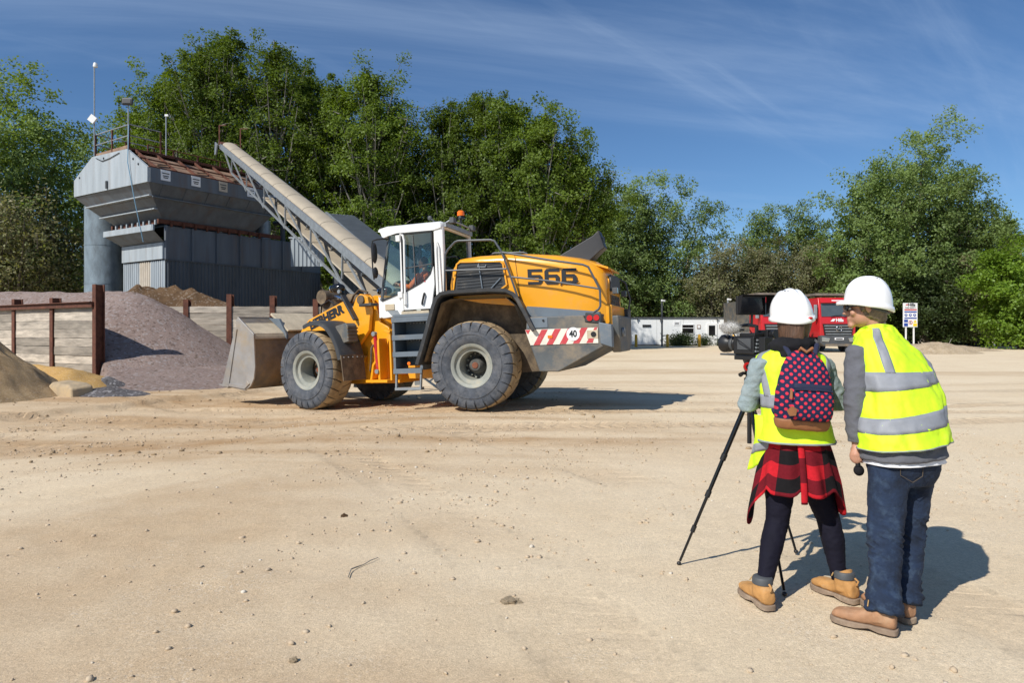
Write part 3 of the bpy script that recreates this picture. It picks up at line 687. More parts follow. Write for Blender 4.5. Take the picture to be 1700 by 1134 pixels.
# ------------------------------------------------------------------ aggregate hopper (local x along its long side, y across, z up)
hop = thing('aggregate_hopper', 'tall grey steel aggregate hopper on a corrugated clad base', 'hopper', (-16.5, 31.0, 0), (0, 0, math.atan2(0.835, 0.55)))
HL, HW = 7.3, 6.9
mb = MB(); mb.prism([(0, 8.35), (0, 9.03), (1.77, 10.1), (5.05, 10.18), (HW, 9.22), (HW, 8.40)], 'x', -0.06, 0.06); mb.build('end_plate', m['plate_blue'], hop)
mb = MB()
for y_, z_ in ((0.75, 9.25), (1.2, 9.55), (6.3, 9.3), (3.9, 9.95)):
    mb = MB(); mb.disc(0.05, 'x', (-0.07, y_, z_), 0.03, 10); mb.build('lifting_eye', m['black'], hop)
mb = MB(); mb.box((-0.1, 3.55, 8.62), (0.09, 0.12, 0.36)); mb.build('bracket', m['trim_dark'], hop)
mb = MB(); mb.box((HL / 2 + 0.04, -0.03, 8.69), (HL, 0.06, 0.68)); mb.build('side_plate', m['plate_shaded'], hop)
mb = MB(); mb.box((HL / 2, HW + 0.03, 8.72), (HL, 0.06, 0.7)); mb.box((HL + 0.03, HW / 2, 8.69), (0.06, HW, 0.68)); mb.build('rear_plate', m['plate_shaded'], hop)
def rect(x0, x1, y0, y1, z): return [(x0, y0, z), (x1, y0, z), (x1, y1, z), (x0, y1, z)]
mb = MB(); mb.loft([rect(0, HL, 0, HW, 8.36), rect(0.45, HL - 0.3, 0.5, HW - 0.5, 7.80)], False); mb.build('funnel_upper', m['plate_shaded'], hop, smooth=0)
mb = MB(); mb.loft([rect(0.45, HL - 0.3, 0.5, HW - 0.5, 7.79), rect(1.35, HL - 0.9, 1.25, HW - 1.3, 6.95)], False); mb.build('funnel_lower', m['plate_shaded'], hop, smooth=0)
mb = MB()
mb.bar((0.40, 0.42, 7.80), (HL - 0.25, 0.42, 7.80), 0.12, 0.05); mb.build('ledge', m['plate_shaded'], hop)
for (x_, z_, a_, b_) in ((0.35, 7.86, 0.45, HW - 0.4), (0.80, 7.34, 0.85, HW - 0.9)):
    mb = MB(); mb.bar((x_, a_, z_), (x_, b_, z_), 0.16, 0.05); mb.build('ledge', m['plate_blue'], hop)
for k in range(6):
    mb = MB(); x_ = 0.7 + k * 1.15; mb.bar((x_, 0.02, 8.33), (x_ + 0.05, 0.47, 7.83), 0.05, 0.07); mb.build('stiffener', m['plate_shaded'], hop)
mb = MB()
mb.box((4.6, 1.22, 6.84), (7.0, 0.14, 0.2)); mb.box((4.6, 5.5, 6.84), (7.0, 0.14, 0.2)); mb.box((1.3, 3.3, 6.84), (0.14, 4.2, 0.2))
mb.build('support_beam', m['rust'], hop)
for k in range(9):
    mb = MB(); mb.box((1.7 + k * 0.62, 1.08, 6.74), (0.08, 0.1, 0.26)); mb.build('gusset', m['rust'], hop)
for y_ in np.linspace(1.55, 5.2, 8):
    mb = MB(); mb.box((1.18, float(y_), 6.82), (0.08, 0.10, 0.26)); mb.build('gusset', m['plate_blue'], hop)
# brown sloping cover plates along the top
for k in range(7):
    x0 = 0.35 + k * 0.99; mb = MB(); dz = random.uniform(-0.08, 0.05); dd = random.uniform(0, 0.18)
    mb.add([(x0, 0.10, 9.06), (x0 + 0.95, 0.10, 9.06), (x0 + 0.95, 1.62 - dd, 9.98 + dz), (x0, 1.62 - dd * 0.3, 9.98 + dz), (x0, 0.10, 9.0), (x0 + 0.95, 0.10, 9.0), (x0 + 0.95, 1.62 - dd, 9.92 + dz), (x0, 1.62 - dd * 0.3, 9.92 + dz)],
           [(0, 1, 2, 3), (7, 6, 5, 4), (0, 4, 5, 1), (1, 5, 6, 2), (2, 6, 7, 3), (3, 7, 4, 0)])
    mb.build('cover_plate', m['brown_plate'], hop, smooth=0)
    mb = MB(); mb.bar((x0 - 0.02, 0.0, 9.06), (x0 - 0.02, 1.77, 10.12), 0.07, 0.11); mb.build('rib', m['rust'], hop)
    if k % 2 == 0:
        mb = MB(); mb.bar((x0 + 0.2, 0.35, 9.28), (x0 + 0.85, 0.55, 9.42), 0.12, 0.06); mb.build('loose_batten', m['brown_plate'], hop)
mb = MB(); mb.bar((0, 1.77, 10.14), (HL, 1.77, 10.14), 0.10, 0.10); mb.bar((0, 0.0, 9.06), (HL + 0.1, 0.0, 9.06), 0.09, 0.06); mb.bar((0, 0.8, 9.58), (HL, 0.8, 9.58), 0.05, 0.06); mb.build('top_rail', m['rust'], hop)
mb = MB(); mb.box((HL / 2, 3.4, 10.12), (HL, 3.2, 0.05)); mb.build('deck', m['rust'], hop)
mb = MB(); mb.add([(0, HW, 9.2), (HL, HW, 9.2), (HL, 5.05, 10.15), (0, 5.05, 10.15)], [(0, 1, 2, 3)]); mb.build('rear_slope', m['brown_plate'], hop, smooth=0)
# guard rail of the platform
def rail_run(a, b, z, h, n, parent, mat='galv', kick=True):
    a, b = Vector(a), Vector(b)
    for k in range(n):
        q = a + (b - a) * (k / (n - 1)); mb = MB(); mb.box((q.x, q.y, z + h / 2), (0.06, 0.06, h)); mb.build('rail_post', m['rust'], parent)
    for zz in (h, h * 0.55):
        mb = MB(); mb.tube([(a.x, a.y, z + zz), (b.x, b.y, z + zz)], 0.028, 6); mb.build('hand_rail', m[mat], parent)
    if kick:
        mb = MB(); d = (b - a); mb.bar((a.x, a.y, z + 0.1), (b.x, b.y, z + 0.1), 0.02, 0.2); mb.build('kick_plate', m['brown_plate'], parent)
rail_run((0.1, 1.85, 0), (0.1, 5.0, 0), 10.15, 1.15, 3, hop)
rail_run((0.1, 1.85, 0), (1.6, 1.85, 0), 10.15, 1.15, 2, hop, kick=False)
rail_run((0.1, 5.0, 0), (3.0, 5.0, 0), 10.15, 1.15, 3, hop)
rail_run((1.6, 3.0, 0), (6.9, 3.0, 0), 10.15, 0.7, 5, hop, 'rust', False)
# grade boards on the long side
for k, x_ in enumerate((0.75, 2.25, 3.7, 5.3, 6.75)):
    mb = MB(); mb.box((x_, -0.075, 8.77), (0.46, 0.02, 0.48)); b_ = mb.build('grade_board', m['plate_tan'] if k == 2 else m['sign_white'], hop)
    mb = MB()
    for j, zz in enumerate((8.86, 8.74, 8.66)): mb.box((x_, -0.088, zz), (0.34 - 0.06 * j, 0.006, 0.045))
    mb.build('printed_line', m['lettering'], b_)
# the base: flat panels above, corrugated cladding below
BX0, BX1, BY0, BY1 = 1.5, 11.0, 1.25, 5.1
for k in range(7):
    x0 = BX0 + k * (BX1 - BX0) / 7; w_ = (BX1 - BX0) / 7
    mb = MB(); mb.box((x0 + w_ / 2, BY0 + 0.03, 5.85), (w_ - 0.03, 0.06, 1.62)); mb.build('flat_panel', m['plate_shaded'], hop)
    mb = MB(); mb.box((x0, BY0 - 0.04, 5.85), (0.10, 0.14, 1.64)); mb.build('pilaster', m['plate_shaded'], hop)
    mb = corr((x0, BY0 - 0.02, -0.3), (1, 0, 0), (0, 0, 1), w_, 5.32, 0.2, 0.04); mb.build('cladding_sheet', m['corr_dark'], hop, smooth=0)  # long side clad darker than the sunlit end, its shade put into the colour
mb = MB(); mb.box(((BX0 + BX1) / 2, BY0 - 0.03, 5.03), (BX1 - BX0 + 0.1, 0.12, 0.07)); mb.build('flashing', m['corr_dark'], hop)
for k, (a_, b_, mt) in enumerate(((BY1, 3.55, 'plate_blue'), (3.55, 2.55, 'plate_tan'), (2.55, BY0, 'plate_blue'))):
    mb = corr((BX0 - 0.02, a_, -0.3), (0, -1, 0), (0, 0, 1), a_ - b_, 5.3, 0.19, 0.04); mb.build('cladding_sheet', m[mt], hop, smooth=0)
mb = MB(); mb.box((BX0 - 0.08, 3.15, 5.45), (0.12, 3.75, 0.8)); mb.build('header_panel', m['plate_blue'], hop)
mb = MB(); mb.add([(BX0 - 0.05, BY1, 5.86), (BX0 - 0.05, BY0, 5.86), (0.75, 0.95, 6.32), (0.75, 5.45, 6.32)], [(0, 1, 2, 3)]); mb.build('sloping_soffit', m['plate_shaded'], hop, smooth=0)
mb = MB(); mb.box((0.72, 3.2, 6.46), (0.08, 4.6, 0.28)); mb.build('fascia', m['plate_blue'], hop)
mb = MB(); mb.box((6.2, BY1, 3.2), (9.4, 0.06, 6.8)); mb.box((BX1, 3.2, 3.2), (0.06, 3.9, 6.8)); mb.box((6.2, 3.2, 6.66), (9.4, 3.8, 0.06)); mb.build('rear_wall', m['corr_dark'], hop)
mb = MB(); mb.lathe([(0.001, 0), (0.42, 0), (0.42, 1.2), (0.001, 1.35)], 'z', (8.0, 2.6, 6.7), 16); mb.build('vent_drum', m['galv'], hop)
mb = MB(); mb.tube([(8.9, 2.0, 6.7), (8.9, 2.0, 7.7), (9.4, 2.4, 8.0), (9.4, 3.4, 8.0)], 0.14, 10); mb.build('duct', m['trim_dark'], hop)
mb = MB(); P_ = [Vector((-0.05, 1.62, 11.2)), Vector((-0.16, 1.50, 9.4)), Vector((-0.05, 1.1, 7.6)), Vector((0.4, 1.2, 5.75))]
mb.tube(P_, 0.022, 5); mb.build('hanging_rope', M('rope_blue', (0.16, 0.30, 0.42), 0.8), hop)
mb = MB(); mb.tube([(-0.09, 4.6, 10.05), (-0.09, 4.0, 9.82), (-0.09, 3.3, 9.86), (-0.09, 2.4, 10.0)], 0.018, 5); mb.build('cable', m['black'], hop)

# masts and floodlights standing on the hopper
def mast(label, x, y, z, h, lamp):
    w = hop.location + Euler(hop.rotation_euler).to_matrix() @ Vector((x, y, z))
    t_ = thing('lighting_mast', label, 'mast', w)
    mb = MB(); mb.tube([(0, 0, 0), (0, 0, h)], 0.032, 8); mb.build('pole', m['galv'], t_)
    if lamp == 'camera':
        mb = MB(); mb.lathe([(0.001, 0.16), (0.08, 0.13), (0.11, 0.0), (0.10, -0.07), (0.001, -0.08)], 'z', (0.10, -0.08, h), 12); mb.build('dome', m['white_paint'], t_)
        mb = MB(); mb.bar((0, 0, h), (0.14, -0.1, h), 0.06, 0.06); mb.build('arm', m['trim_dark'], t_)
        mb = MB(); mb.box((0.02, -0.18, h * 0.42), (0.34, 0.1, 0.34), (0, R(38), 0)); mb.build('junction_box', m['white_paint'], t_)
    elif lamp == 'flood':
        mb = MB(); mb.box((0, -0.06, h + 0.12), (0.46, 0.16, 0.32), (R(-12), 0, 0)); b_ = mb.build('flood_lamp', m['trim_dark'], t_, bevel=0.02)
        mb = MB(); mb.box((0, -0.155, h + 0.115), (0.38, 0.02, 0.22), (R(-12), 0, 0)); mb.build('lamp_glass', m['black_gloss'], b_)
    else:
        mb = MB(); mb.box((0.03, 0, h + 0.03), (0.16, 0.1, 0.1)); mb.build('sensor', m['white_paint'], t_)
    return t_
mast('tall thin mast with a white dome camera at the hopper platform corner', 0.05, 5.05, 10.1, 4.6, 'camera')
mast('short mast with a square floodlight on the hopper platform', 0.1, 1.95, 10.1, 2.15, 'flood')
mast('slim whip mast with a white sensor behind the brown hopper cover', 2.3, 2.6, 10.1, 2.3, 'sensor')

# ------------------------------------------------------------------ silo
s = thing('silo', 'weathered, shade-mottled blue grey cylindrical silo to the left of the hopper', 'silo', (-22.6, 38.0, 0))
for k in range(4):
    mb = MB(); z0 = k * 2.1; mb.lathe([(1.04, z0), (1.04, z0 + 2.06), (1.055, z0 + 2.06), (1.055, z0 + 2.10)], 'z', (0, 0, 0), 40); mb.build('shell_ring', m['silo_plate'], s)
mb = MB(); mb.lathe([(1.06, 8.4), (0.5, 8.7), (0.001, 8.75)], 'z', (0, 0, 0), 40); mb.build('roof_cone', m['plate_blue'], s)
# low grey pipe rail beside the silo
t_ = thing('pipe_rail', 'low grey pipe rail in front of the silo', 'railing', (-19.5, 33.2, 0), (0, 0, R(-8)))
for k in range(4):
    mb = MB(); mb.tube([(-2.2 + k * 1.4, 0, 0), (-2.2 + k * 1.4, 0, 3.1)], 0.035, 6); mb.build('rail_post', m['trim_dark'], t_)
for z_ in (3.1, 2.6):
    mb = MB(); mb.tube([(-2.2, 0, z_), (2.0, 0, z_)], 0.03, 6); mb.build('hand_rail', m['trim_dark'], t_)

# ------------------------------------------------------------------ conveyor
H_, T_ = Vector((-14.9, 35.9, 11.25)), Vector((-2.75, 18.0, 2.55))
cd = (H_ - T_); CL = cd.length; cd.normalize(); cs = cd.cross(Vector((0, 0, 1))).normalized(); cu_ = cs.cross(cd)
conv = thing('belt_conveyor', 'inclined belt conveyor with tan curved covers climbing to the hopper', 'conveyor', (T_.x, T_.y, 0))
def cv(s_, side, up): 
    q = T_ + cd * s_ + cs * side + cu_ * up; return Vector((q.x - T_.x, q.y - T_.y, q.z))
nseg = 11; sl = (CL - 0.4) / nseg
for k in range(nseg):
    mb = MB(); rings = []
    for e_ in range(2):
        s_ = 0.2 + k * sl + e_ * (sl - 0.02); rings.append([cv(s_, 0.36 * math.cos(a), 0.12 + 0.16 * math.sin(a)) for a in np.linspace(0, math.pi, 15)] )
    vs = rings[0] + rings[1]; mb.add(vs, [(i, i + 1, 15 + i + 1, 15 + i) for i in range(14)])
    mb.build('cover_segment', m['belt_cover'], conv)
    mb = MB(); pts = [cv(0.2 + k * sl, 0.361 * math.cos(a), 0.12 + 0.161 * math.sin(a)) for a in np.linspace(0, math.pi, 15)]
    mb.tube(pts, 0.007, 4); mb.build('cover_seam', m['belt_cover'], conv)
for sd in (-0.42, 0.42):
    mb = MB(); mb.bar(cv(-0.1, sd, 0.0), cv(CL + 0.2, sd, 0.0), 0.08, 0.24, cu_); mb.build('side_channel', m['galv'], conv)
    a0, a1 = 0.4, CL * 0.86
    mb = MB(); mb.bar(cv(a0, sd, -1.0), cv(a1, sd, -0.80), 0.07, 0.07, cu_); mb.bar(cv(a1, sd, -0.80), cv(CL - 1.2, sd, -0.1), 0.06, 0.06, cu_); mb.build('lower_chord', m['galv'], conv)
    nb = 6
    for k in range(nb):
        s0 = a0 + (a1 - a0) * k / nb; s1 = a0 + (a1 - a0) * (k + 1) / nb
        mb = MB(); mb.bar(cv(s1, sd, -0.85), cv(s1 + 0.25, sd, -0.1), 0.05, 0.06, cu_); mb.build('strut', m['galv'], conv)
        mb = MB(); mb.bar(cv(s0, sd, -0.97), cv(s1 + 0.2, sd, -0.12), 0.05, 0.06, cu_); mb.build('diagonal', m['galv'], conv)
mb = MB(); mb.loft([[cv(0, -0.38, 0.10), cv(0, 0.38, 0.10), cv(0, 0.38, 0.07), cv(0, -0.38, 0.07)], [cv(CL, -0.38, 0.10), cv(CL, 0.38, 0.10), cv(CL, 0.38, 0.07), cv(CL, -0.38, 0.07)]]); mb.build('belt', m['belt'], conv)
mb = MB(); mb.loft([[cv(0, -0.36, -0.66), cv(0, 0.36, -0.66), cv(0, 0.38, -0.70), cv(0, -0.38, -0.70)], [cv(CL * .6, -0.36, -0.60), cv(CL * .6, 0.36, -0.60), cv(CL * .6, 0.38, -0.64), cv(CL * .6, -0.38, -0.64)]]); mb.build('spill_tray', m['belt_cover'], conv)
for k in range(14):
    mb = MB(); s_ = 0.8 + k * 1.35; mb.tube([cv(s_, -0.46, -0.22), cv(s_, 0.46, -0.22)], 0.06, 8); mb.build('idler', m['trim_dark'], conv)
mb = MB(); mb.tube([cv(CL + 0.05, -0.42, 0.0), cv(CL + 0.05, 0.42, 0.0)], 0.22, 14); mb.build('head_drum', m['rust'], conv)
mb = MB(); mb.prism([(0, 0), (0.6, 0.05), (0.5, -0.6), (0.1, -0.5)], 'y', -0.03, 0.03)
mb.xf(Matrix.Translation(cv(CL - 0.05, -0.56, 0.05)) @ Matrix((cd, cs, cu_)).transposed().to_4x4()); mb.build('head_guard', m['galv'], conv)
for sd in (-0.52, 0.52):
    mb = MB(); a, b = cv(CL - 0.3, sd, 0.1), cv(CL - 0.3, sd, 0.1) + Vector((0, 0, 1.0)); mb.bar(a, b, 0.05, 0.05); mb.bar(b, cv(CL - 2.0, sd, 0.1) + Vector((0, 0, 1.25)), 0.04, 0.04); mb.build('head_rail', m['rust'], conv)
for s_ in (1.0,):
    a, b = cv(s_, -0.7, -0.95), cv(s_, 0.7, -0.95)
    mb = MB(); mb.bar(a, (a.x - 0.2, a.y, 0), 0.14, 0.14); mb.bar(b, (b.x + 0.2, b.y, 0), 0.14, 0.14); mb.bar(a, b, 0.1, 0.1); mb.build('trestle', m['galv'], conv)

# ------------------------------------------------------------------ enclosed gallery behind the conveyor, and the dark shed
G0, G1 = U(543, 354, 37.0), U(690, 482, 25.6)
gal = thing('conveyor_gallery', 'grey corrugated enclosed gallery sloping down behind the conveyor', 'gallery', (G0.x, G0.y, 0))
gd = G1 - G0; GL = gd.length; gdn = gd.normalized(); gs = Vector((gdn.y, -gdn.x, 0)).normalized() * -1
if gs.y < 0: gs = -gs
for side in (0, 1):
    o_ = Vector((0, 0, G0.z - 1.7)) + gs * (1.5 * side); n_ = 6
    for k in range(n_):
        a_ = o_ + gdn * (GL * k / n_); mb = MB(); L_ = GL / n_; p_ = 0.18; vs, fs = [], []
        q = int(L_ / p_) + 1; nn = gs * -0.04
        for i in range(q + 1):
            b_ = a_ + gdn * min(L_, i * p_); c_ = a_ + gdn * min(L_, i * p_ + p_ * 0.5)
            vs += [b_, b_ + Vector((0, 0, 1.7)), b_ + nn, b_ + nn + Vector((0, 0, 1.7)), c_ + nn, c_ + nn + Vector((0, 0, 1.7)), c_, c_ + Vector((0, 0, 1.7))]
        for i in range(len(vs) // 2 - 1): fs.append((2 * i, 2 * i + 2, 2 * i + 3, 2 * i + 1))
        mb.add(vs, fs); mb.build('cladding_sheet', m['corr_gallery'], gal, smooth=0)
z17 = Vector((0, 0, G0.z)); mb = MB(); mb.add([z17, z17 + gs * 1.5, z17 + gs * 1.5 + gd, z17 + gd], [(0, 1, 2, 3)]); mb.build('roof_sheet', m['corr_gallery'], gal, smooth=0)
mb = MB(); mb.bar(z17 + Vector((0, 0, .03)) - gs * 0.05, z17 + gd + Vector((0, 0, .03)) - gs * 0.05, 0.1, 0.1); mb.build('eaves_trim', m['galv'], gal)
mb = corr(Vector((0, 0, G0.z - 2.6)), gs * -1 * -1, (0, 0, 1), 1.5, 2.6, 0.2, 0.04); mb.build('end_sheet', m['plate_blue'], gal, smooth=0)
mb = corr(Vector((-1.9, -0.2, G0.z - 2.9)), (1, 0.0, 0), (0, 0, 1), 1.8, 1.5, 0.22, 0.05); mb.build('head_box_sheet', m['plate_blue'], gal, smooth=0)
mb = MB(); mb.box((-1.0, 0.4, G0.z - 1.36), (2.0, 1.3, 0.08)); mb.build('head_box_roof', m['plate_blue'], gal)
for k in (0.15, 0.6):
    b_ = z17 + gd * k - Vector((0, 0, 1.7)); mb = MB(); mb.bar(b_, (b_.x, b_.y, 0), 0.2, 0.2); mb.build('leg', m['trim_dark'], gal)
    b_ = b_ + gs * 1.5; mb = MB(); mb.bar(b_, (b_.x, b_.y, 0), 0.2, 0.2); mb.build('leg', m['trim_dark'], gal)
sh = thing('dark_shed', 'dark corrugated shed under the conveyor beside the hopper base', 'shed', (-10.4, 39.6, 0), (0, 0, R(-14)))
for k in range(5):
    mb = corr((k * 1.5, 0, -0.2), (1, 0, 0), (0, 0, 1), 1.5, 5.0, 0.2, 0.04); mb.build('cladding_sheet', m['corr_dark'], sh, smooth=0)
mb = MB(); mb.box((3.75, 2.0, 4.82), (7.7, 4.2, 0.08)); mb.build('roof', m['trim_dark'], sh)
mb = MB(); mb.box((7.48, 2.0, 2.3), (0.05, 3.9, 5.0)); mb.box((3.75, 3.95, 2.3), (7.4, 0.05, 5.0)); mb.build('rear_wall', m['corr_dark'], sh)

# ------------------------------------------------------------------ site cabin
CY = 65.0; cz = gz(15, CY)
def cxp(px, Y=CY): return (px - 850) / FPX * Y
def czp(py, Y=CY): return CAM_H - (py - 552) / FPX * Y - cz
cab_ = thing('site_cabin', 'long pale grey flat-roofed site cabin with white door', 'cabin', (cxp(1046), CY, cz))
ox = cxp(1046); W_ = cxp(1312) - ox; top = czp(528)
npan = 6
for k in range(npan):
    mb = MB(); mb.box(((k + 0.5) * W_ / npan, 0.04, top / 2 + 0.05), (W_ / npan - 0.02, 0.08, top - 0.1)); mb.build('wall_panel', m['cabin_wall'], cab_)
mb = MB(); mb.box((0.04, 1.5, top / 2 + 0.05), (0.08, 2.9, top - 0.1)); mb.build('end_wall', m['cabin_wall'], cab_)
mb = MB(); mb.box((W_ - 0.04, 1.5, top / 2 + 0.05), (0.08, 2.9, top - 0.1)); mb.build('end_wall', m['cabin_wall'], cab_)
mb = MB(); mb.box((W_ / 2, 1.45, top + 0.02), (W_ + 0.1, 3.1, 0.12)); mb.build('roof', m['trim_dark'], cab_)
mb = MB(); mb.box((W_ / 2, -0.03, 0.02), (W_, 0.06, 0.14)); mb.build('skirting', m['trim_dark'], cab_)
def cwin(p0, p1, q0, q1, mat_frame, bars=0):
    x0, x1, z1, z0 = cxp(p0) - ox, cxp(p1) - ox, czp(q0), czp(q1); f_ = 0.06
    mb = MB()
    for b in (((x0 + x1) / 2, z0, x1 - x0, f_), ((x0 + x1) / 2, z1, x1 - x0, f_), (x0, (z0 + z1) / 2, f_, z1 - z0 + f_), (x1, (z0 + z1) / 2, f_, z1 - z0 + f_)):
        mb.box((b[0], -0.035, b[1]), (b[2], 0.07, b[3]))
    for k in range(bars): mb.box(((x0 + x1) / 2, -0.03, z0 + (z1 - z0) * 0.62), (x1 - x0, 0.06, 0.05))
    w_ = mb.build('window', m[mat_frame], cab_)
    mb = MB(); mb.box(((x0 + x1) / 2, -0.012, (z0 + z1) / 2), (x1 - x0, 0.015, z1 - z0)); mb.build('pane', m['black_gloss'], w_); return w_
cwin(1067, 1080, 539.5, 542.5, 'trim_dark'); cwin(1132, 1152, 539, 554, 'white_paint', 1)
x0, x1 = cxp(1173) - ox, cxp(1190) - ox
mb = MB(); mb.box(((x0 + x1) / 2, -0.04, 1.05), (x1 - x0, 0.08, 2.15)); dr = mb.build('door', m['white_paint'], cab_)
mb = MB(); mb.box(((x0 + x1) / 2, -0.09, 1.45), ((x1 - x0) * 0.62, 0.02, 0.95)); mb.build('pane', m['black_gloss'], dr)
mb = MB(); mb.box((x1 - 0.14, -0.11, 1.0), (0.14, 0.05, 0.04)); mb.build('handle', m['galv'], dr)
for p_ in (1160, 1197):
    xx = cxp(p_) - ox; mb = MB(); mb.box((xx, -0.03, czp(542.5)), (0.34, 0.04, 0.36)); nb_ = mb.build('notice_frame', m['brown_plate'], cab_)
    mb = MB(); mb.box((xx, -0.055, czp(542.5)), (0.24, 0.02, 0.25)); mb.build('notice', m['sign_white'], nb_)
xx = cxp(1123.5) - ox; mb = MB(); mb.box((xx, -0.02, czp(536.5)), (0.62, 0.03, 0.42)); nb_ = mb.build('office_board', m['sign_white'], cab_)
mb = MB(); [mb.box((xx, -0.04, czp(q)), (0.4, 0.01, 0.05)) for q in (536, 538)]; mb.build('printed_line', m['lettering'], nb_)
for p_ in (1058, 1096, 1190):
    xx = cxp(p_) - ox; mb = MB(); mb.box((xx, -0.12, top + 0.0), (0.12, 0.24, 0.12)); mb.box((xx, -0.1, top - 0.22), (0.06, 0.06, 0.3)); mb.build('wall_lamp', m['trim_dark'], cab_)
mb = MB(); mb.tube([(cxp(1096) - ox, -0.03, 1.2), (cxp(1100) - ox, -0.03, 0.95), (cxp(1106) - ox, -0.03, 1.0), (cxp(1108) - ox, -0.03, 1.1)], 0.02, 5); mb.build('hose', m['black'], cab_)
for k, (px, wh) in enumerate(((1056, 'near the left corner of the site cabin'), (1108, 'below the lamp post of the site cabin'), (1161, 'between cabin window and white door'), (1218, 'below the video camera'))):
    t_ = thing('bollard', 'yellow steel bollard ' + wh, 'bollard', (cxp(px, 59), 59, gz(12, 59)), group='yellow bollards in front of the cabin')
    mb = MB(); mb.lathe([(0.001, -0.1), (0.12, -0.1), (0.12, 1.02), (0.09, 1.08), (0.001, 1.1)], 'z', (0, 0, 0), 14); mb.build('post', m['bollard'], t_)
    mb = MB(); mb.lathe([(0.001, 0.01), (0.2, 0.01), (0.2, 0.03), (0.12, 0.03)], 'z', (0, 0, 0), 14); mb.build('base_flange', m['bollard'], t_)
def pole(label, px, y0, y1, Y, head):
    z0 = gz(cxp(px, Y), Y); h = CAM_H - (y0 - 552) / FPX * Y - z0
    t_ = thing('camera_pole', label, 'pole', (cxp(px, Y), Y, z0)); mb = MB(); mb.tube([(0, 0, 0), (0, 0, h)], 0.09, 8); mb.build('shaft', m['trim_dark' if head else 'galv'], t_)
    mb = MB(); mb.box((0.08, -0.12, h + 0.05), (0.3, 0.25, 0.16), (0.1, 0.1, 0.3)); mb.build('camera_head', m['white_paint'], t_)
    if not head:
        mb = MB()
        for k in range(4): mb.bar((-0.05, 0, h * (0.62 + k * 0.1)), (0.35 - 0.05 * k, -0.05, h * (0.62 + k * 0.1)), 0.03, 0.03)
        mb.build('aerial_rod', m['galv'], t_)
pole('dark camera pole in front of the site cabin', 1099, 500, 571, 62.5, True)
pole('white aerial mast behind the video camera', 1208.5, 498, 571, 63.5, False)

# ------------------------------------------------------------------ safety board
SY = 57.0; bx0, bx1 = cxp(1499, SY), cxp(1523, SY); bz1 = CAM_H - (503 - 552) / FPX * SY; bz0 = CAM_H - (543 - 552) / FPX * SY
sg = thing('safety_board', 'tall white site safety board on two posts by the trees', 'sign', ((bx0 + bx1) / 2, SY, 0.2))
bw, bh = bx1 - bx0, bz1 - bz0; zc = (bz0 + bz1) / 2 - 0.2
for sx in (-0.3, 0.3):
    mb = MB(); mb.box((sx * bw * 0.9, 0.06, (bz1 - 0.3) / 2), (0.1, 0.08, bz1 - 0.3)); mb.build('post', m['white_paint'], sg)
mb = MB(); mb.box((0, 0, zc), (bw, 0.03, bh)); bd = mb.build('board', m['sign_white'], sg)
fr = lambda v: zc - bh / 2 + bh * v
text('lettering', 'Hills', 0.34, (0.12, -0.02, fr(0.92)), (1, 0, 0), (0, 0, 1), m['lettering'], bd, bold=0.012, extrude=0.004)
mb = MB(); mb.add([(-0.42, -0.022, fr(0.9)), (-0.22, -0.022, fr(0.9)), (-0.12, -0.022, fr(0.955)), (-0.30, -0.022, fr(0.955))], [(0, 1, 2, 3)]); mb.build('emblem', m['stripe_red'], bd, smooth=0)
text('lettering', 'TAKE SAFETY', 0.15, (0, -0.02, fr(0.80)), (1, 0, 0), (0, 0, 1), m['trim_dark'], bd, bold=0.004, extrude=0.004)
for (v, hh, mt) in ((0.72, 0.055, 'stripe_red'), (0.63, 0.05, 'sign_blue'), (0.37, 0.05, 'sign_blue')):
    mb = MB(); mb.box((0.02, -0.022, fr(v)), (bw * 0.84, 0.014, bh * hh)); mb.build('band', m[mt], bd)
for k in range(3):
    mb = MB(); mb.disc(0.12, 'y', (-0.36 + k * 0.36, -0.022, fr(0.50)), 0.014, 16); mb.build('pictogram', m['sign_blue'], bd)
    mb = MB(); mb.disc(0.05, 'y', (-0.36 + k * 0.36, -0.032, fr(0.51)), 0.01, 12); mb.build('pictogram_mark', m['sign_white'], bd)
mb = MB(); mb.lathe([(0.16, -0.01), (0.16, 0.006), (0.115, 0.006), (0.115, -0.01)], 'y', (0.02, -0.024, fr(0.19)), 20, close=True); mb.build('warning_ring', m['stripe_red'], bd)
mb = MB(); mb.box((0.02, -0.024, fr(0.19)), (0.05, 0.012, 0.15)); mb.build('warning_mark', m['lettering'], bd)
for (x_, v0, v1, mt) in ((-0.36, 0.2, 0.31, 'sign_blue'), (-0.36, 0.03, 0.16, 'sign_blue'), (0.4, 0.03, 0.15, 'sign_yellow')):
    mb = MB(); mb.box((x_, -0.022, fr((v0 + v1) / 2)), (0.32, 0.014, bh * (v1 - v0))); mb.build('panel', m[mt], bd)
mb = MB(); mb.add([(0.25, -0.022, fr(0.18)), (0.55, -0.022, fr(0.18)), (0.4, -0.022, fr(0.31))], [(0, 1, 2)]); mb.build('triangle', m['sign_yellow'], bd, smooth=0)
# marker post at the field edge
t_ = MB(); px_ = cxp(1651, 60); t_.lathe([(0.001, 0), (0.08, 0), (0.08, 1.0), (0.001, 1.02)], 'z', (px_, 60, 0.2), 10)
t_.build('marker_post', m['white_paint'], None, label='thin pale marker post at the right edge of the yard', category='post')
t_ = MB(); t_.tube([(cxp(1572, 50), 50, 0.3), (cxp(1578, 50), 50.0, 0.9), (cxp(1580, 50), 50, 1.05)], [0.03, 0.025, 0.015], 6)
t_.build('leaning_stick', m['bark_pale'], None, label='pale leaning stick behind the spoil mound', category='stick')

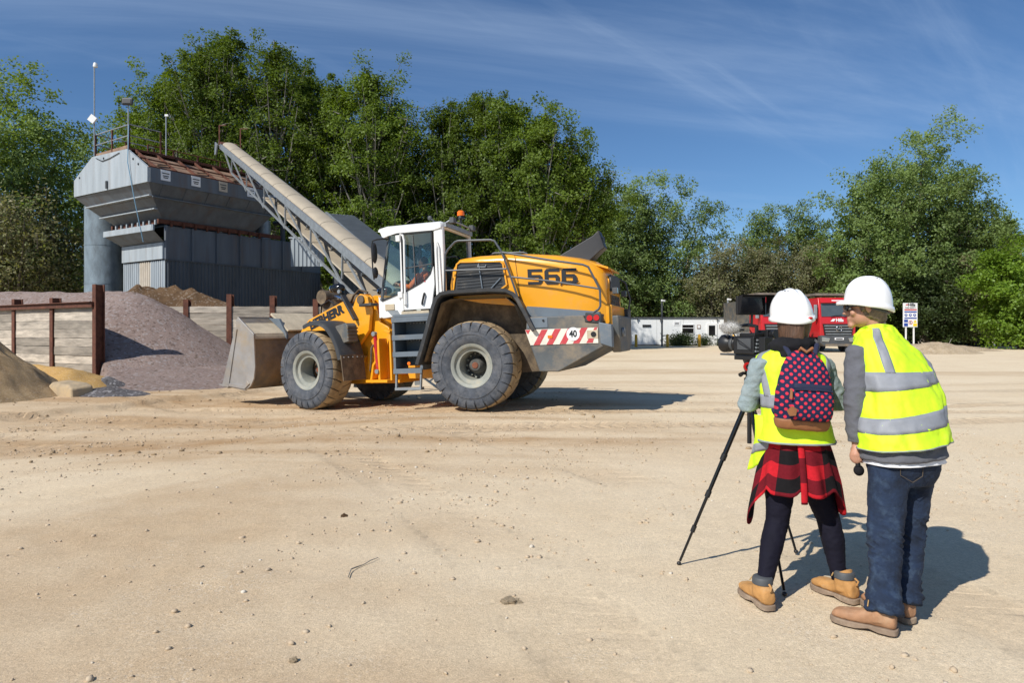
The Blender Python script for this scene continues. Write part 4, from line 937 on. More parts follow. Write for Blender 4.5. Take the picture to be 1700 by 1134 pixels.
# ================================================================== TREES
def leaf_cloud(centers, dirs, n, sigma, size, r, upbias=0.5, aspect=0.62):
    """n folded leaf quads round cluster centres"""
    k = r.integers(0, len(centers), n)
    p = centers[k] + np.clip(r.normal(0, 1, (n, 3)), -1.7, 1.7) * sigma[k][:, None] * np.array([1, 1, 0.85])
    nr = r.normal(0, 0.75, (n, 3)); nr[:, 2] += upbias; nr += dirs[k] * 0.9
    nr /= np.linalg.norm(nr, axis=1, keepdims=True)
    a = r.normal(0, 1, (n, 3)); a -= nr * (a * nr).sum(1, keepdims=True); a /= np.linalg.norm(a, axis=1, keepdims=True)
    b = np.cross(nr, a)
    s = size * r.uniform(0.55, 1.25, n)[:, None]
    v = np.empty((n, 4, 3)); v[:, 0] = p - a * s * 0.5; v[:, 1] = p + b * s * aspect * 0.5 + nr * s * 0.08 - a * s * 0.06; v[:, 2] = p + a * s * 0.5 - nr * s * 0.1; v[:, 3] = p - b * s * aspect * 0.5 + nr * s * 0.08 - a * s * 0.06
    f = np.arange(n * 4).reshape(n, 4)
    return v.reshape(-1, 3), f
def tree(name, label, px, Y, top_y, w, leaf, nleaf, kind='poplar', bark='bark', seed=0, size=0.26, base=0.06, group=None, stems=1, cat='tree', xw=None, twig=0):
    r = np.random.default_rng(seed + 100)
    X = (px - 850) / FPX * Y if xw is None else xw
    z0 = gz(X, Y) - 0.1; H = CAM_H - (top_y - 552) / FPX * Y - z0
    t_ = thing(name, label, cat, (X, Y, z0), group=group)
    wood = MB(); cen = []; dr = []; sg = []
    for s_ in range(stems):
        az = r.uniform(0, 6.28); lean = 0.0 if stems == 1 else r.uniform(0.10, 0.28)
        off = np.array([math.cos(az), math.sin(az)]) * (0.0 if stems == 1 else 0.35)
        hs = H * (0.97 if s_ == 0 else r.uniform(0.72, 0.95))
        ax = np.array([math.cos(az), math.sin(az)]) * lean * w * (1 if stems > 1 else 0)
        bend = r.normal(0, 0.02, 2) * H
        def trunk(t):
            return np.array([off[0] + ax[0] * t ** 1.3 * 1.6 + bend[0] * math.sin(3 * t), off[1] + ax[1] * t ** 1.3 * 1.6 + bend[1] * math.sin(2.5 * t), hs * t])
        R0 = 0.016 * H / math.sqrt(stems) + 0.05
        tt = 1.0 if kind == 'poplar' else 0.80
        wood.tube([trunk(t * tt) for t in np.linspace(0, 1, 9)], [R0 * (1.15 - 1.1 * t) + 0.012 for t in np.linspace(0, 1, 9)], 8)
        nb = int((68 if kind == 'poplar' else 50) / stems ** 0.6 * (H / 18) ** 0.5)
        for b in range(nb):
            h = base + (0.97 - base) * ((b + r.random()) / nb) ** 0.92
            if kind == 'poplar': prof = (0.55 + 0.55 * math.sin(math.pi * min(1, h * 1.15) ** 0.8)) * (1.0 if h < 0.72 else max(0.14, (1.04 - h) / 0.32) ** 0.6)
            elif kind == 'round': prof = max(0.30, math.sin(math.pi * (0.14 + 0.78 * h)) ** 0.6)
            else: prof = max(0.3, math.sin(math.pi * (0.25 + 0.68 * h)) ** 0.6)
            L = 0.5 * w * prof * r.uniform(0.7, 1.12) / (1 if stems == 1 else 1.25)
            a = b * 2.399 + r.uniform(-0.5, 0.5); d = np.array([math.cos(a), math.sin(a)])
            up = {'poplar': r.uniform(1.2, 2.1), 'round': r.uniform(0.35, 0.9), 'bush': r.uniform(0.4, 1.3)}[kind]
            if h > 0.8: up *= 1.3
            p0 = trunk(h * 0.93); droop = {'poplar': 0.35, 'round': -0.30, 'bush': 0.0}[kind]
            def br(t): return np.array([p0[0] + d[0] * L * t, p0[1] + d[1] * L * t, min(H, p0[2] + L * (up * t + droop * t * t))])
            rb = max(0.02, R0 * 0.42 * (1.05 - h))
            wood.tube([br(t) for t in (0, 0.3, 0.65, 1.0)], [rb, rb * 0.75, rb * 0.45, rb * 0.15], 5)
            nc = max(3, int(L * (2.7 if kind == 'poplar' else 3.2)))
            for c in range(nc):
                t = 0.28 + 0.76 * (c + r.random()) / nc; q = br(t)
                sp = (0.16 + 0.17 * (1 - abs(2 * t - 1))) * L
                q2 = q + r.normal(0, 1, 3) * sp * np.array([1, 1, 0.8])
                if q2[2] > H: q2[2] = H - r.random() * 0.4
                cen.append(q2); o2 = (q2 - np.array([0, 0, min(q2[2], H * 0.8) * 0.9])) * np.array([1, 1, 0.6]); o2 = o2 / (np.linalg.norm(o2) + 1e-6); dr.append(o2); sg.append(r.uniform(0.55, 1.25))
                if r.random() < 0.45: wood.tube([q, (q + q2) / 2 + r.normal(0, 0.08, 3), q2], [rb * 0.35, rb * 0.22, 0.008], 4)
        if kind == 'poplar':
            for c in range(14):
                q2 = trunk(0.86 + 0.13 * c / 14) + r.normal(0, 0.28, 3); cen.append(q2); dr.append(np.array([0, 0, 1.0])); sg.append(0.5)
    for k in range(twig):
        q = cen[r.integers(len(cen))]; e = q + r.normal(0, 0.7, 3) + np.array([0, 0, 0.5]); wood.tube([q - np.array([0, 0, 0.9]), q, e], [0.022, 0.016, 0.006], 4)
    cen, dr, sg = np.array(cen), np.array(dr), np.array(sg) * (0.34 if kind == 'poplar' else 0.38)
    wood.build('trunk', m[bark], t_, recalc=False)
    v, f = leaf_cloud(cen, dr, nleaf, sg, size, r)
    v[:, 2] = np.maximum(v[:, 2], 0.1)
    link('crown', fast_mesh('crown', v, f), m[leaf], t_, smooth=0)
    return t_
G1_ = 'poplars behind the hopper and loader'
pop = [(285, 51, 120, 5.4, 'second poplar behind the hopper, left shoulder of the tallest clump'), (335, 49, 72, 5.4, 'poplar with upright crown left of the tallest poplar tops'), (388, 50, 42, 5.6, 'tallest poplar, rising above the conveyor head'), (452, 49, 60, 5.8, 'tall poplar just right of the tallest poplar'), (510, 52, 112, 5.2, 'poplar filling the notch right of the tallest clump'),
       (556, 50, 128, 4.6, 'poplar with twin tops above the conveyor middle'), (606, 49, 116, 5.2, 'taller pointed poplar left of the sky gap over the cab'), (650, 51, 182, 4.2, 'poplar with stepped crown left of the sky gap'), (684, 54, 300, 3.4, 'shorter poplar at the foot of the sky gap'),
       (750, 50, 176, 4.4, 'poplar just right of the sky gap above the cab'), (792, 51, 160, 5.2, 'poplar directly above the cab beacon'), (850, 50, 166, 5.2, 'poplar above the loader hood lettering'), (902, 49, 196, 4.8, 'poplar above the loader exhaust'), (944, 51, 258, 4.2, 'lower poplar at the right end of the poplar row')]
for k, (px, Y, ty, w, lab) in enumerate(pop):
    tree('poplar_tree', lab, px, Y, ty - 14, w * 1.2, 'leaf_poplar', 46000, 'poplar', 'bark_pale', k * 3 + 1, 0.205, 0.05, G1_)
tree('poplar_tree', 'narrow dark poplar standing behind the pale willow', 1010, 75, 293, 4.4, 'leaf_poplar', 9000, 'poplar', 'bark', 77, 0.27, 0.05)
tree('willow_tree', 'broad dark willow at the left edge of the picture', 62, 44, 78, 9.6, 'leaf_willow', 42000, 'round', 'bark', 201, 0.22, 0.22, stems=3)
tree('willow_tree', 'willow cut by the left picture edge', -45, 42, 160, 8.0, 'leaf_willow', 26000, 'round', 'bark', 202, 0.22, 0.2, stems=3)
tree('willow_tree', 'thin-topped willow behind the hopper masts', 205, 56, 122, 7.5, 'leaf_willow', 22000, 'round', 'bark', 203, 0.24, 0.15, stems=2)
tree('scrub_tree', 'thinly leaved tree with bare stems beside the silo', 100, 42.5, 330, 5.5, 'leaf_scrub', 9000, 'bush', 'bark', 204, 0.2, 0.15, stems=4, twig=120)
tree('scrub_tree', 'thinly leaved many-stemmed tree above the gravel heap', 15, 40, 300, 6.0, 'leaf_scrub', 9000, 'bush', 'bark', 205, 0.2, 0.2, stems=5, twig=140)
tree('willow_tree', 'pale willow beside the loader rear', 1028, 71, 306, 10.5, 'leaf_willow', 32000, 'round', 'bark', 206, 0.26, 0.1, stems=3)
tree('willow_tree', 'pale willow above the site cabin', 1106, 72, 284, 11.5, 'leaf_willow', 36000, 'round', 'bark', 207, 0.25, 0.1, stems=3)
for k, (px, Y, ty, w, lab) in enumerate([(1185, 68, 402, 6, 'grey-green scrub tree above the cabin door'), (1232, 70, 412, 6, 'grey-green scrub tree left of the video camera'), (1285, 69, 398, 7, 'scrub tree above the camera operator helmet'), (1335, 68, 392, 7, 'twiggy scrub tree above the red tipper truck'), (1390, 67, 400, 6.5, 'yellowish scrub tree left of the stooping man helmet'), (1428, 66, 405, 6, 'scrub tree behind the stooping man helmet')]):
    tree('scrub_tree', lab, px, Y, ty, w, 'leaf_scrub', 17000, 'bush', 'bark', 220 + k, 0.22, 0.05, 'scrub behind the cabin', stems=4, twig=130)
tree('ash_tree', 'round topped tree left of the gap before the big willow', 1288, 74, 332, 6.5, 'leaf_willow', 17000, 'round', 'bark', 241, 0.26, 0.2, stems=2)
tree('ash_tree', 'round topped tree touching the big right willow', 1342, 74, 322, 6.5, 'leaf_willow', 17000, 'round', 'bark', 242, 0.26, 0.2, stems=2)
tree('willow_tree', 'left half of the great willow clump at the right', 1432, 62, 250, 9.6, 'leaf_willow', 36000, 'round', 'bark', 243, 0.26, 0.05, stems=3)
tree('willow_tree', 'highest crown of the great willow clump at the right', 1512, 63, 200, 12.0, 'leaf_willow', 60000, 'round', 'bark', 244, 0.235, 0.05, stems=3)
tree('willow_tree', 'right shoulder of the great willow clump', 1588, 62, 285, 9.4, 'leaf_willow', 34000, 'round', 'bark', 245, 0.26, 0.03, stems=3)
tree('scrub_tree', 'dark low tree behind the safety board', 1545, 59.5, 440, 6.5, 'leaf_dark', 20000, 'bush', 'bark', 246, 0.24, 0.02, stems=4)
tree('scrub_tree', 'dark low tree right of the safety board', 1620, 61, 400, 7.0, 'leaf_scrub', 22000, 'bush', 'bark', 247, 0.24, 0.02, stems=4)
tree('poplar_tree', 'distant slim tree near the right picture edge', 1672, 74, 352, 4.5, 'leaf_willow', 11000, 'poplar', 'bark', 248, 0.28, 0.05)
tree('maple_tree', 'bright yellow-green tree at the right picture edge', 1703, 52, 392, 5.6, 'leaf_bright', 24000, 'round', 'bark', 249, 0.25, 0.0, stems=2)
for k, (px, ty) in enumerate([(1130, 559), (1142, 562), (1112, 566), (1158, 564), (1196, 568)]):
    tree('bramble_bush', ['bramble bush below the cabin window', 'bramble bush right of the cabin window bollard', 'low bramble by the camera pole', 'low bramble near the white door', 'small bramble right of the white door'][k], px, 64.2, ty, 1.6, 'leaf_dark', 1500, 'bush', 'bark', 260 + k, 0.14, 0.0, stems=3, cat='bush')
# undergrowth and far wood closing the view at the ground: one mass nobody could count
def thicket(name, label, x0, x1, Y, depth, h, n, leaf, seed, size=0.3):
    r = np.random.default_rng(seed); k = int((x1 - x0) * depth * 1.2)
    cx_ = r.uniform(x0, x1, k); cy_ = Y + r.uniform(0, depth, k); hh = h * (0.55 + 0.9 * vnoise(cx_ * 0.22, cy_ * 0.22, seed))
    c = np.stack([cx_, cy_, r.random(k) ** 0.7 * hh], -1); d = np.tile(np.array([[0, -0.6, 0.5]]), (k, 1))
    v, f = leaf_cloud(c, d, n, np.full(k, 0.6), size, r); v[:, 2] = np.maximum(v[:, 2] + 0.1, 0.0)
    o = link(name, fast_mesh(name, v, f), m[leaf], None, smooth=0, kind='stuff'); o['label'] = label; o['category'] = 'undergrowth'; return o
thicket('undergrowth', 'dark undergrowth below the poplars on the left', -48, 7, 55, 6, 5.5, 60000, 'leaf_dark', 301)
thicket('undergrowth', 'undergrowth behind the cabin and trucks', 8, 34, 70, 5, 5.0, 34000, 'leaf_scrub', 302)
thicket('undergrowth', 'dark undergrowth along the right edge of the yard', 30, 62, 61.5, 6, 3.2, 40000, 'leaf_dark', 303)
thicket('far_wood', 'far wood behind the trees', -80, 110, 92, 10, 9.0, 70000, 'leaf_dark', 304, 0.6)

# ================================================================== WHEEL LOADER (local x forward, y left, z up; origin at the joint)
ART = R(14.8)
load = thing('wheel_loader', 'large yellow and white articulated wheel loader standing in the yard', 'wheel loader', (-2.13, 15.0, -0.105), (0, R(2.6), math.pi - R(17.7)))
AF = Matrix.Rotation(-ART, 4, 'Z')
def fb(mb, name, mat, smooth=35, bevel=0.0, parent=None, **k):
    """part of the front frame, turned about the joint"""
    mb.xf(AF); return mb.build(name, mat, parent or load, smooth, bevel, **k)
# ---- wheels
M('rail_grey', (0.07, 0.08, 0.09), 0.45, var=0.1)
M('hub_dark', (0.07, 0.07, 0.065), 0.75, var=0.3, vs=6, dust=(0.25, 0.2, 0.13), da=0.3, ds=6)
M('exhaust_black', (0.02, 0.02, 0.022), 0.5, var=0.2, dust=(0.2, 0.15, 0.1), da=0.15)
def wheel(x, y, sgn, front):
    """centre of the tyre at (x, y); sgn +1 = outer face towards +y"""
    XF = AF if front else Matrix.Identity(4)
    def put(mb, name, mats, par, **k): mb.xf(XF); return mb.build(name, mats, par, **k)
    RT, W = 0.855, 0.33; rz = RT + 0.02
    # hub: the part itself
    h = MB(); dp = -0.16 if front else -0.02
    h.lathe([(0.001, 0.10 + dp), (0.10, 0.10 + dp), (0.14, 0.06 + dp), (0.16, -0.02 + dp), (0.18, -0.10 + dp), (0.30, -0.12 + dp), (0.30, -0.18 + dp), (0.001, -0.18 + dp)], 'y', (x, y, rz), 24)
    if sgn < 0: h.v = [(a, 2 * y - b, c) for a, b, c in h.v]
    hub = put(h, 'wheel', m['hub_dark'], load)
    c = MB(); c.lathe([(0.001, 0.115 + dp), (0.055, 0.115 + dp), (0.065, 0.105 + dp), (0.065, 0.08 + dp)], 'y', (x, y, rz), 16)
    if sgn < 0: c.v = [(a, 2 * y - b, q) for a, b, q in c.v]
    put(c, 'hub_cap', m['hub_rust'], hub)
    for k in range(14):
        a = 2 * math.pi * k / 14; b = MB(); b.lathe([(0.001, -0.06 + dp), (0.02, -0.06 + dp), (0.02, -0.12 + dp)], 'y', (x + 0.235 * math.cos(a), y, rz + 0.235 * math.sin(a)), 6)
        if sgn < 0: b.v = [(p, 2 * y - q, w) for p, q, w in b.v]
        put(b, 'wheel_nut', m['rim'], hub)
    r_ = MB(); r_.lathe([(0.27, -0.13), (0.275, 0.16), (0.285, 0.20), (0.35, 0.215), (0.37, 0.265), (0.405, 0.285), (0.43, 0.29), (0.435, 0.27), (0.40, 0.24), (0.38, -0.24), (0.40, -0.27), (0.33, -0.25), (0.3, -0.2), (0.27, -0.15)], 'y', (x, y, rz), 48)
    if sgn < 0: r_.v = [(a, 2 * y - b, q) for a, b, q in r_.v]
    put(r_, 'rim', m['rim'], hub)
    t = MB(); half = [(0.405, 0.255), (0.45, 0.30), (0.54, 0.328), (0.62, 0.335), (0.70, 0.325), (0.755, 0.305), (0.795, 0.27), (0.815, 0.2), (0.82, 0.0)]
    prof = half + [(a, -b) for a, b in half[-2::-1]]
    t.lathe(prof, 'y', (x, y, rz), 72)
    # raised rings on the sidewall
    t.lathe([(0.60, 0.333), (0.605, 0.343), (0.635, 0.343), (0.64, 0.333)], 'y', (x, y, rz), 72)
    n = 25
    for k in range(n):
        for s2 in (-1, 1):
            a0 = 2 * math.pi * (k + (0.5 if s2 < 0 else 0)) / n; da = 2 * math.pi / n * 0.955
            def P(ang, yy, rr): return (x + rr * math.cos(ang), y + s2 * yy, rz + rr * math.sin(ang))
            # chevron lug over the crown, running down the shoulder
            secs = [(-0.03, RT, 0.10), (0.10, RT + 0.012, 0.055), (0.2, RT + 0.01, 0.0), (0.285, RT - 0.015, -0.02), (0.318, RT - 0.06, -0.02), (0.335, RT - 0.125, -0.02)]
            rings = []
            for yy, rr, sk in secs:
                lo = rr - 0.06; f_ = 0.985 if yy < 0.3 else 0.93
                dd = da * f_ / 2; ss = sk * 1.0
                rings.append([P(a0 + ss - dd, yy, lo), P(a0 + ss - dd * 0.92, yy, rr), P(a0 + ss, yy, rr + 0.004), P(a0 + ss + dd * 0.92, yy, rr), P(a0 + ss + dd, yy, lo)])
            st = len(t.f); t.loft(rings, True, 1)
            # the outer shoulder faces are scrubbed rubber, not caked
            per = 5
            for q in range(st + 3 * per, st + 5 * per): t.m[q] = 0
            t.m[len(t.f) - 1] = 0
    put(t, 'tyre', [m['rubber'], m['tread']], hub, smooth=40)
for x_, fr_ in ((-1.89, False), (1.89, True)):
    for sg_ in (1, -1): wheel(x_, 1.07 * sg_, sg_, fr_)

# ---- rear frame
def rrect(x, hw, z0, z1, r, crown=0.0, n=6, taper=0.0):
    """rounded hood cross-section at x"""
    pts = []
    for (cy, cz, a0) in ((hw - r, z1 - r, 0), (-(hw - r), z1 - r, 90), (-(hw - taper) , z0, None), ((hw - taper), z0, None)):
        if a0 is None: pts.append((x, cy, cz)); continue
        for k in range(n):
            a = R(a0 + 90 * k / (n - 1)); pts.append((x, cy + r * math.cos(a), cz + r * math.sin(a)))
    return pts
def hood_ring(x, hw, z0, z1, r, slope=0.10):
    pts = []
    for k in range(5): pts.append((x, hw - 0.03 + 0.03 * math.sin(math.pi * k / 8), z0 + (z1 - r - z0) * k / 5))
    for k in range(7):
        a = R(90 * k / 6); pts.append((x, hw - r + r * math.cos(a), z1 - r + r * math.sin(a)))
    for k in range(1, 4): pts.append((x, (hw - r) * (1 - k / 4), z1 + 0.05 * k / 4 * (2 - k / 4)))
    full = pts + [(x, 0, z1 + 0.05)] + [(x, -b, c) for _, b, c in pts[::-1]]
    return full
mb = MB()
HS = [(-1.34, 0.90, 2.28, 2.62, 0.14), (-1.40, 0.94, 2.24, 2.86, 0.16), (-1.55, 0.965, 2.20, 3.02, 0.16), (-2.0, 0.97, 2.1, 3.05, 0.17), (-2.6, 0.97, 2.02, 3.04, 0.18), (-3.0, 0.97, 1.95, 3.01, 0.20), (-3.5, 0.965, 1.86, 2.95, 0.24), (-3.9, 0.95, 1.80, 2.87, 0.28), (-4.2, 0.92, 1.74, 2.78, 0.32), (-4.38, 0.87, 1.66, 2.66, 0.36), (-4.47, 0.81, 1.52, 2.5, 0.38)]
mb.loft([hood_ring(*h) for h in HS], True)
hood = mb.build('engine_hood', m['yellow'], load, smooth=50)
mb = MB(); mb.prism([(-0.70, 1.92), (0.70, 1.92), (0.62, 2.44), (-0.62, 2.44)], 'x', -4.50, -4.46); mb.build('rear_panel', m['yellow'], hood, bevel=0.01)
mb = MB(); mb.prism([(-0.60, 2.20), (0.60, 2.20), (0.52, 2.52), (-0.52, 2.52)], 'x', -4.525, -4.49); mb.build('radiator_grille', m['fender'], hood)
mb = MB(); mb.prism([(-0.80, 1.35), (0.80, 1.35), (0.82, 1.93), (-0.82, 1.93)], 'x', -4.56, -4.42); mb.build('rear_door', m['yellow'], hood, bevel=0.02)
text('lettering', 'LIEBHERR', 0.26, (-4.505, 0.0, 2.02), (0, -1, 0), (0, 0, 1), m['lettering'], hood, bold=0.014, extrude=0.004)
# upper rear spoiler lip
mb = MB(); mb.loft([[(-4.15, y_, 2.80 - 0.03 * abs(y_)), (-4.50, y_ * 0.95, 2.66), (-4.50, y_ * 0.95, 2.62), (-4.15, y_, 2.74)] for y_ in (-0.72, -0.4, 0, 0.4, 0.72)]); mb.build('hood_lip', m['yellow'], hood)
# side window grille of the hood
for sy in (1, -1):
    yy = 0.974 * sy
    mb = MB(); poly = [(-1.53, 2.90), (-1.60, 2.94), (-2.45, 2.89), (-2.50, 2.84), (-2.56, 2.42), (-2.37, 2.30), (-1.42, 2.31)]
    mb.prism(poly, 'y', yy - 0.01 * sy, yy + 0.012 * sy); g_ = mb.build('vent_panel', m['fender'], hood)
    mb = MB()
    for k in range(len(poly)):
        a, b = poly[k], poly[(k + 1) % len(poly)]; mb.bar((a[0], yy + 0.014 * sy, a[1]), (b[0], yy + 0.014 * sy, b[1]), 0.03, 0.05, (0, 1, 0))
    mb.build('vent_frame', m['yellow'], g_)
    for k in range(9):
        zz = 2.36 + k * 0.06; mb = MB(); mb.box((-1.98 - 0.004 * k, yy + 0.014 * sy, zz), (0.96 - 0.005 * k, 0.012, 0.018), (0, R(1.5), 0)); mb.build('louvre', m['black'], g_)
    mb = MB(); mb.bar((-2.0, yy + 0.022 * sy, 2.88), (-2.06, yy + 0.022 * sy, 2.34), 0.02, 0.05, (0, 1, 0)); mb.bar((-2.44, yy + 0.022 * sy, 2.56), (-2.2, yy + 0.022 * sy, 2.34), 0.02, 0.04, (0, 1, 0)); mb.build('brace', m['grey_steel'], g_)
    mb = MB(); mb.tube([(-1.98, yy, 2.86), (-1.98, yy + 0.05 * sy, 2.81), (-2.14, yy + 0.05 * sy, 2.80), (-2.14, yy, 2.85)], 0.014, 6); mb.build('latch_handle', m['galv'], g_)
# number lettering on the hood
# wide block digits
def digit(d, x0, w, h, st, z0, y):
    c = 0.045; mbd = MB(); sl = -0.05; sv = 0.056
    def q(pts):
        mbd.prism([(-(x0 + a) , z0 + b + sl * a) for a, b in pts], 'y', y, y + 0.006)
    if d == '5':
        q([(0, h), (w, h), (w, h - sv), (st, h - sv), (st, 0.63 * h), (w - c, 0.63 * h), (w, 0.63 * h - c), (w, c), (w - c, 0), (0, 0), (0, sv), (w - st, sv), (w - st, 0.63 * h - sv), (0, 0.63 * h - sv)])
    else:
        q([(c, h), (w, h), (w, h - sv), (st, h - sv), (st, sv), (w - st, sv), (w - st, 0), (c, 0), (0, c), (0, h - c)])
        q([(st, 0.63 * h), (w - c, 0.63 * h), (w, 0.63 * h - c), (w, c), (w - c, 0), (w - st, 0), (w - st, 0.63 * h - sv), (st, 0.63 * h - sv)])
    return mbd.build('lettering', m['lettering'], hood, smooth=0)
for k_, d_ in enumerate('566'): digit(d_, 2.985 + k_ * 0.335, 0.295, 0.30, 0.078, 2.395 + (-0.016 * k_), 0.972)
text('lettering', 'power', 0.105, (-3.80, 0.978, 2.395), (-1, 0, -0.045), (0, 0, 1), m['lettering'], hood, bold=0.007, extrude=0.003, xs=1.2, shear=0.25)
# panel joint of the hood
mb = MB(); mb.bar((-2.74, 0.975, 2.98), (-2.82, 0.972, 2.06), 0.006, 0.012, (0, 1, 0)); mb.build('panel_joint', m['lettering'], hood)
# exhaust: flat raked box pipe
mb = MB(); mb.loft([[(-3.40, 0.24, 2.98), (-4.05, 0.24, 2.84), (-4.05, -0.22, 2.84), (-3.40, -0.22, 2.98)], [(-4.14, 0.18, 3.36), (-4.28, 0.18, 3.04), (-4.28, -0.16, 3.04), (-4.14, -0.16, 3.36)], [(-4.26, 0.17, 3.46), (-4.37, 0.17, 3.10), (-4.37, -0.15, 3.10), (-4.26, -0.15, 3.46)]]); mb.build('exhaust_pipe', m['exhaust_black'], load, bevel=0.02)
mb = MB(); mb.prism([(0.11, 3.16), (-0.09, 3.16), (-0.09, 3.34), (0.11, 3.34)], 'x', -4.335, -4.325); mb.build('exhaust_outlet', m['black'], load)
# inner body behind the wheels, belly and chassis
mb = MB(); mb.prism([(-0.9, 0.75), (-1.15, 2.25), (-3.1, 2.1), (-4.3, 1.75), (-4.3, 1.2), (-3.4, 0.72), (-1.2, 0.62)], 'y', -0.66, 0.66); mb.build('rear_chassis', m['mud'], load)
mb = MB(); mb.tube([(-1.89, -0.85, 0.875), (-1.89, 0.85, 0.875)], 0.2, 14); mb.build('rear_axle', m['mud'], load)
mb = MB(); mb.prism([(-1.25, 0.6), (-0.1, 0.62), (0.0, 1.0), (0.0, 1.55), (-0.2, 2.0), (-1.2, 2.05)], 'y', -0.42, 0.42); mb.build('joint_housing', m['yellow'], load)
# sill band between hood and counterweight
mb = MB(); mb.prism([(-2.85, 1.74), (-2.95, 1.98), (-3.3, 1.94), (-4.35, 1.80), (-4.35, 1.70)], 'y', -0.99, 0.99); mb.build('hood_sill', m['grey_steel'], load)
# ---- rear fenders
def fender_sheet(prof, y0, y1, th, name, front, lip=0.09):
    n = len(prof); mb = MB()
    nm = []
    for i in range(n):
        a = Vector(prof[max(0, i - 1)]); b = Vector(prof[min(n - 1, i + 1)]); d = (b - a).normalized(); nm.append(Vector((-d.y, d.x)))
    out = [Vector(p) for p in prof]; inn = [Vector(p) - k * th for p, k in zip(prof, nm)]
    poly_y = []
    vs = []
    s = 1 if y1 > y0 else -1
    for i in range(n):
        vs += [(out[i].x, y0, out[i].y), (out[i].x, y1 - 0.05 * s, out[i].y), (out[i].x - nm[i].x * 0.025, y1 - 0.01 * s, out[i].y - nm[i].y * 0.025), (out[i].x - nm[i].x * lip, y1, out[i].y - nm[i].y * lip), (inn[i].x - nm[i].x * (lip - th), y1 - 0.025 * s, inn[i].y - nm[i].y * (lip - th)), (inn[i].x, y1 - 0.05 * s, inn[i].y), (inn[i].x, y0, inn[i].y)]
    fs = []; q = 7
    for i in range(n - 1):
        for j in range(q): fs.append((i * q + j, i * q + (j + 1) % q, (i + 1) * q + (j + 1) % q, (i + 1) * q + j))
    fs += [tuple(range(q))[::-1], tuple(range((n - 1) * q, n * q))]
    mb.add(vs, fs)
    if front: mb.xf(AF)
    return mb.build(name, m['fender'], load, smooth=45)
RF = [(-3.13, 1.48), (-3.08, 1.56), (-2.98, 1.78), (-2.84, 2.06), (-2.76, 2.17), (-2.64, 2.23), (-2.3, 2.26), (-1.5, 2.27), (-1.34, 2.25), (-1.27, 2.19), (-1.2, 2.05), (-1.08, 1.7), (-0.94, 1.3), (-0.80, 0.92)]
for sy in (1, -1):
    fd = fender_sheet(RF[::-1] if sy > 0 else RF[::-1], 0.62 * sy, 1.40 * sy, 0.03, 'rear_fender', False)
    # mud-caked liner under the fender
    mb = MB(); pr = [(-3.0, 1.45), (-2.80, 2.0), (-2.62, 2.16), (-1.5, 2.19), (-1.3, 2.12), (-1.0, 1.3), (-0.88, 0.98)]
    vs = []
    for a, b in pr: vs += [(a, 0.66 * sy, b), (a, 1.33 * sy, b)]
    mb.add(vs, [(2 * i, 2 * i + 1, 2 * i + 3, 2 * i + 2) for i in range(len(pr) - 1)]); mb.build('fender_liner', m['mud'], fd, smooth=60)
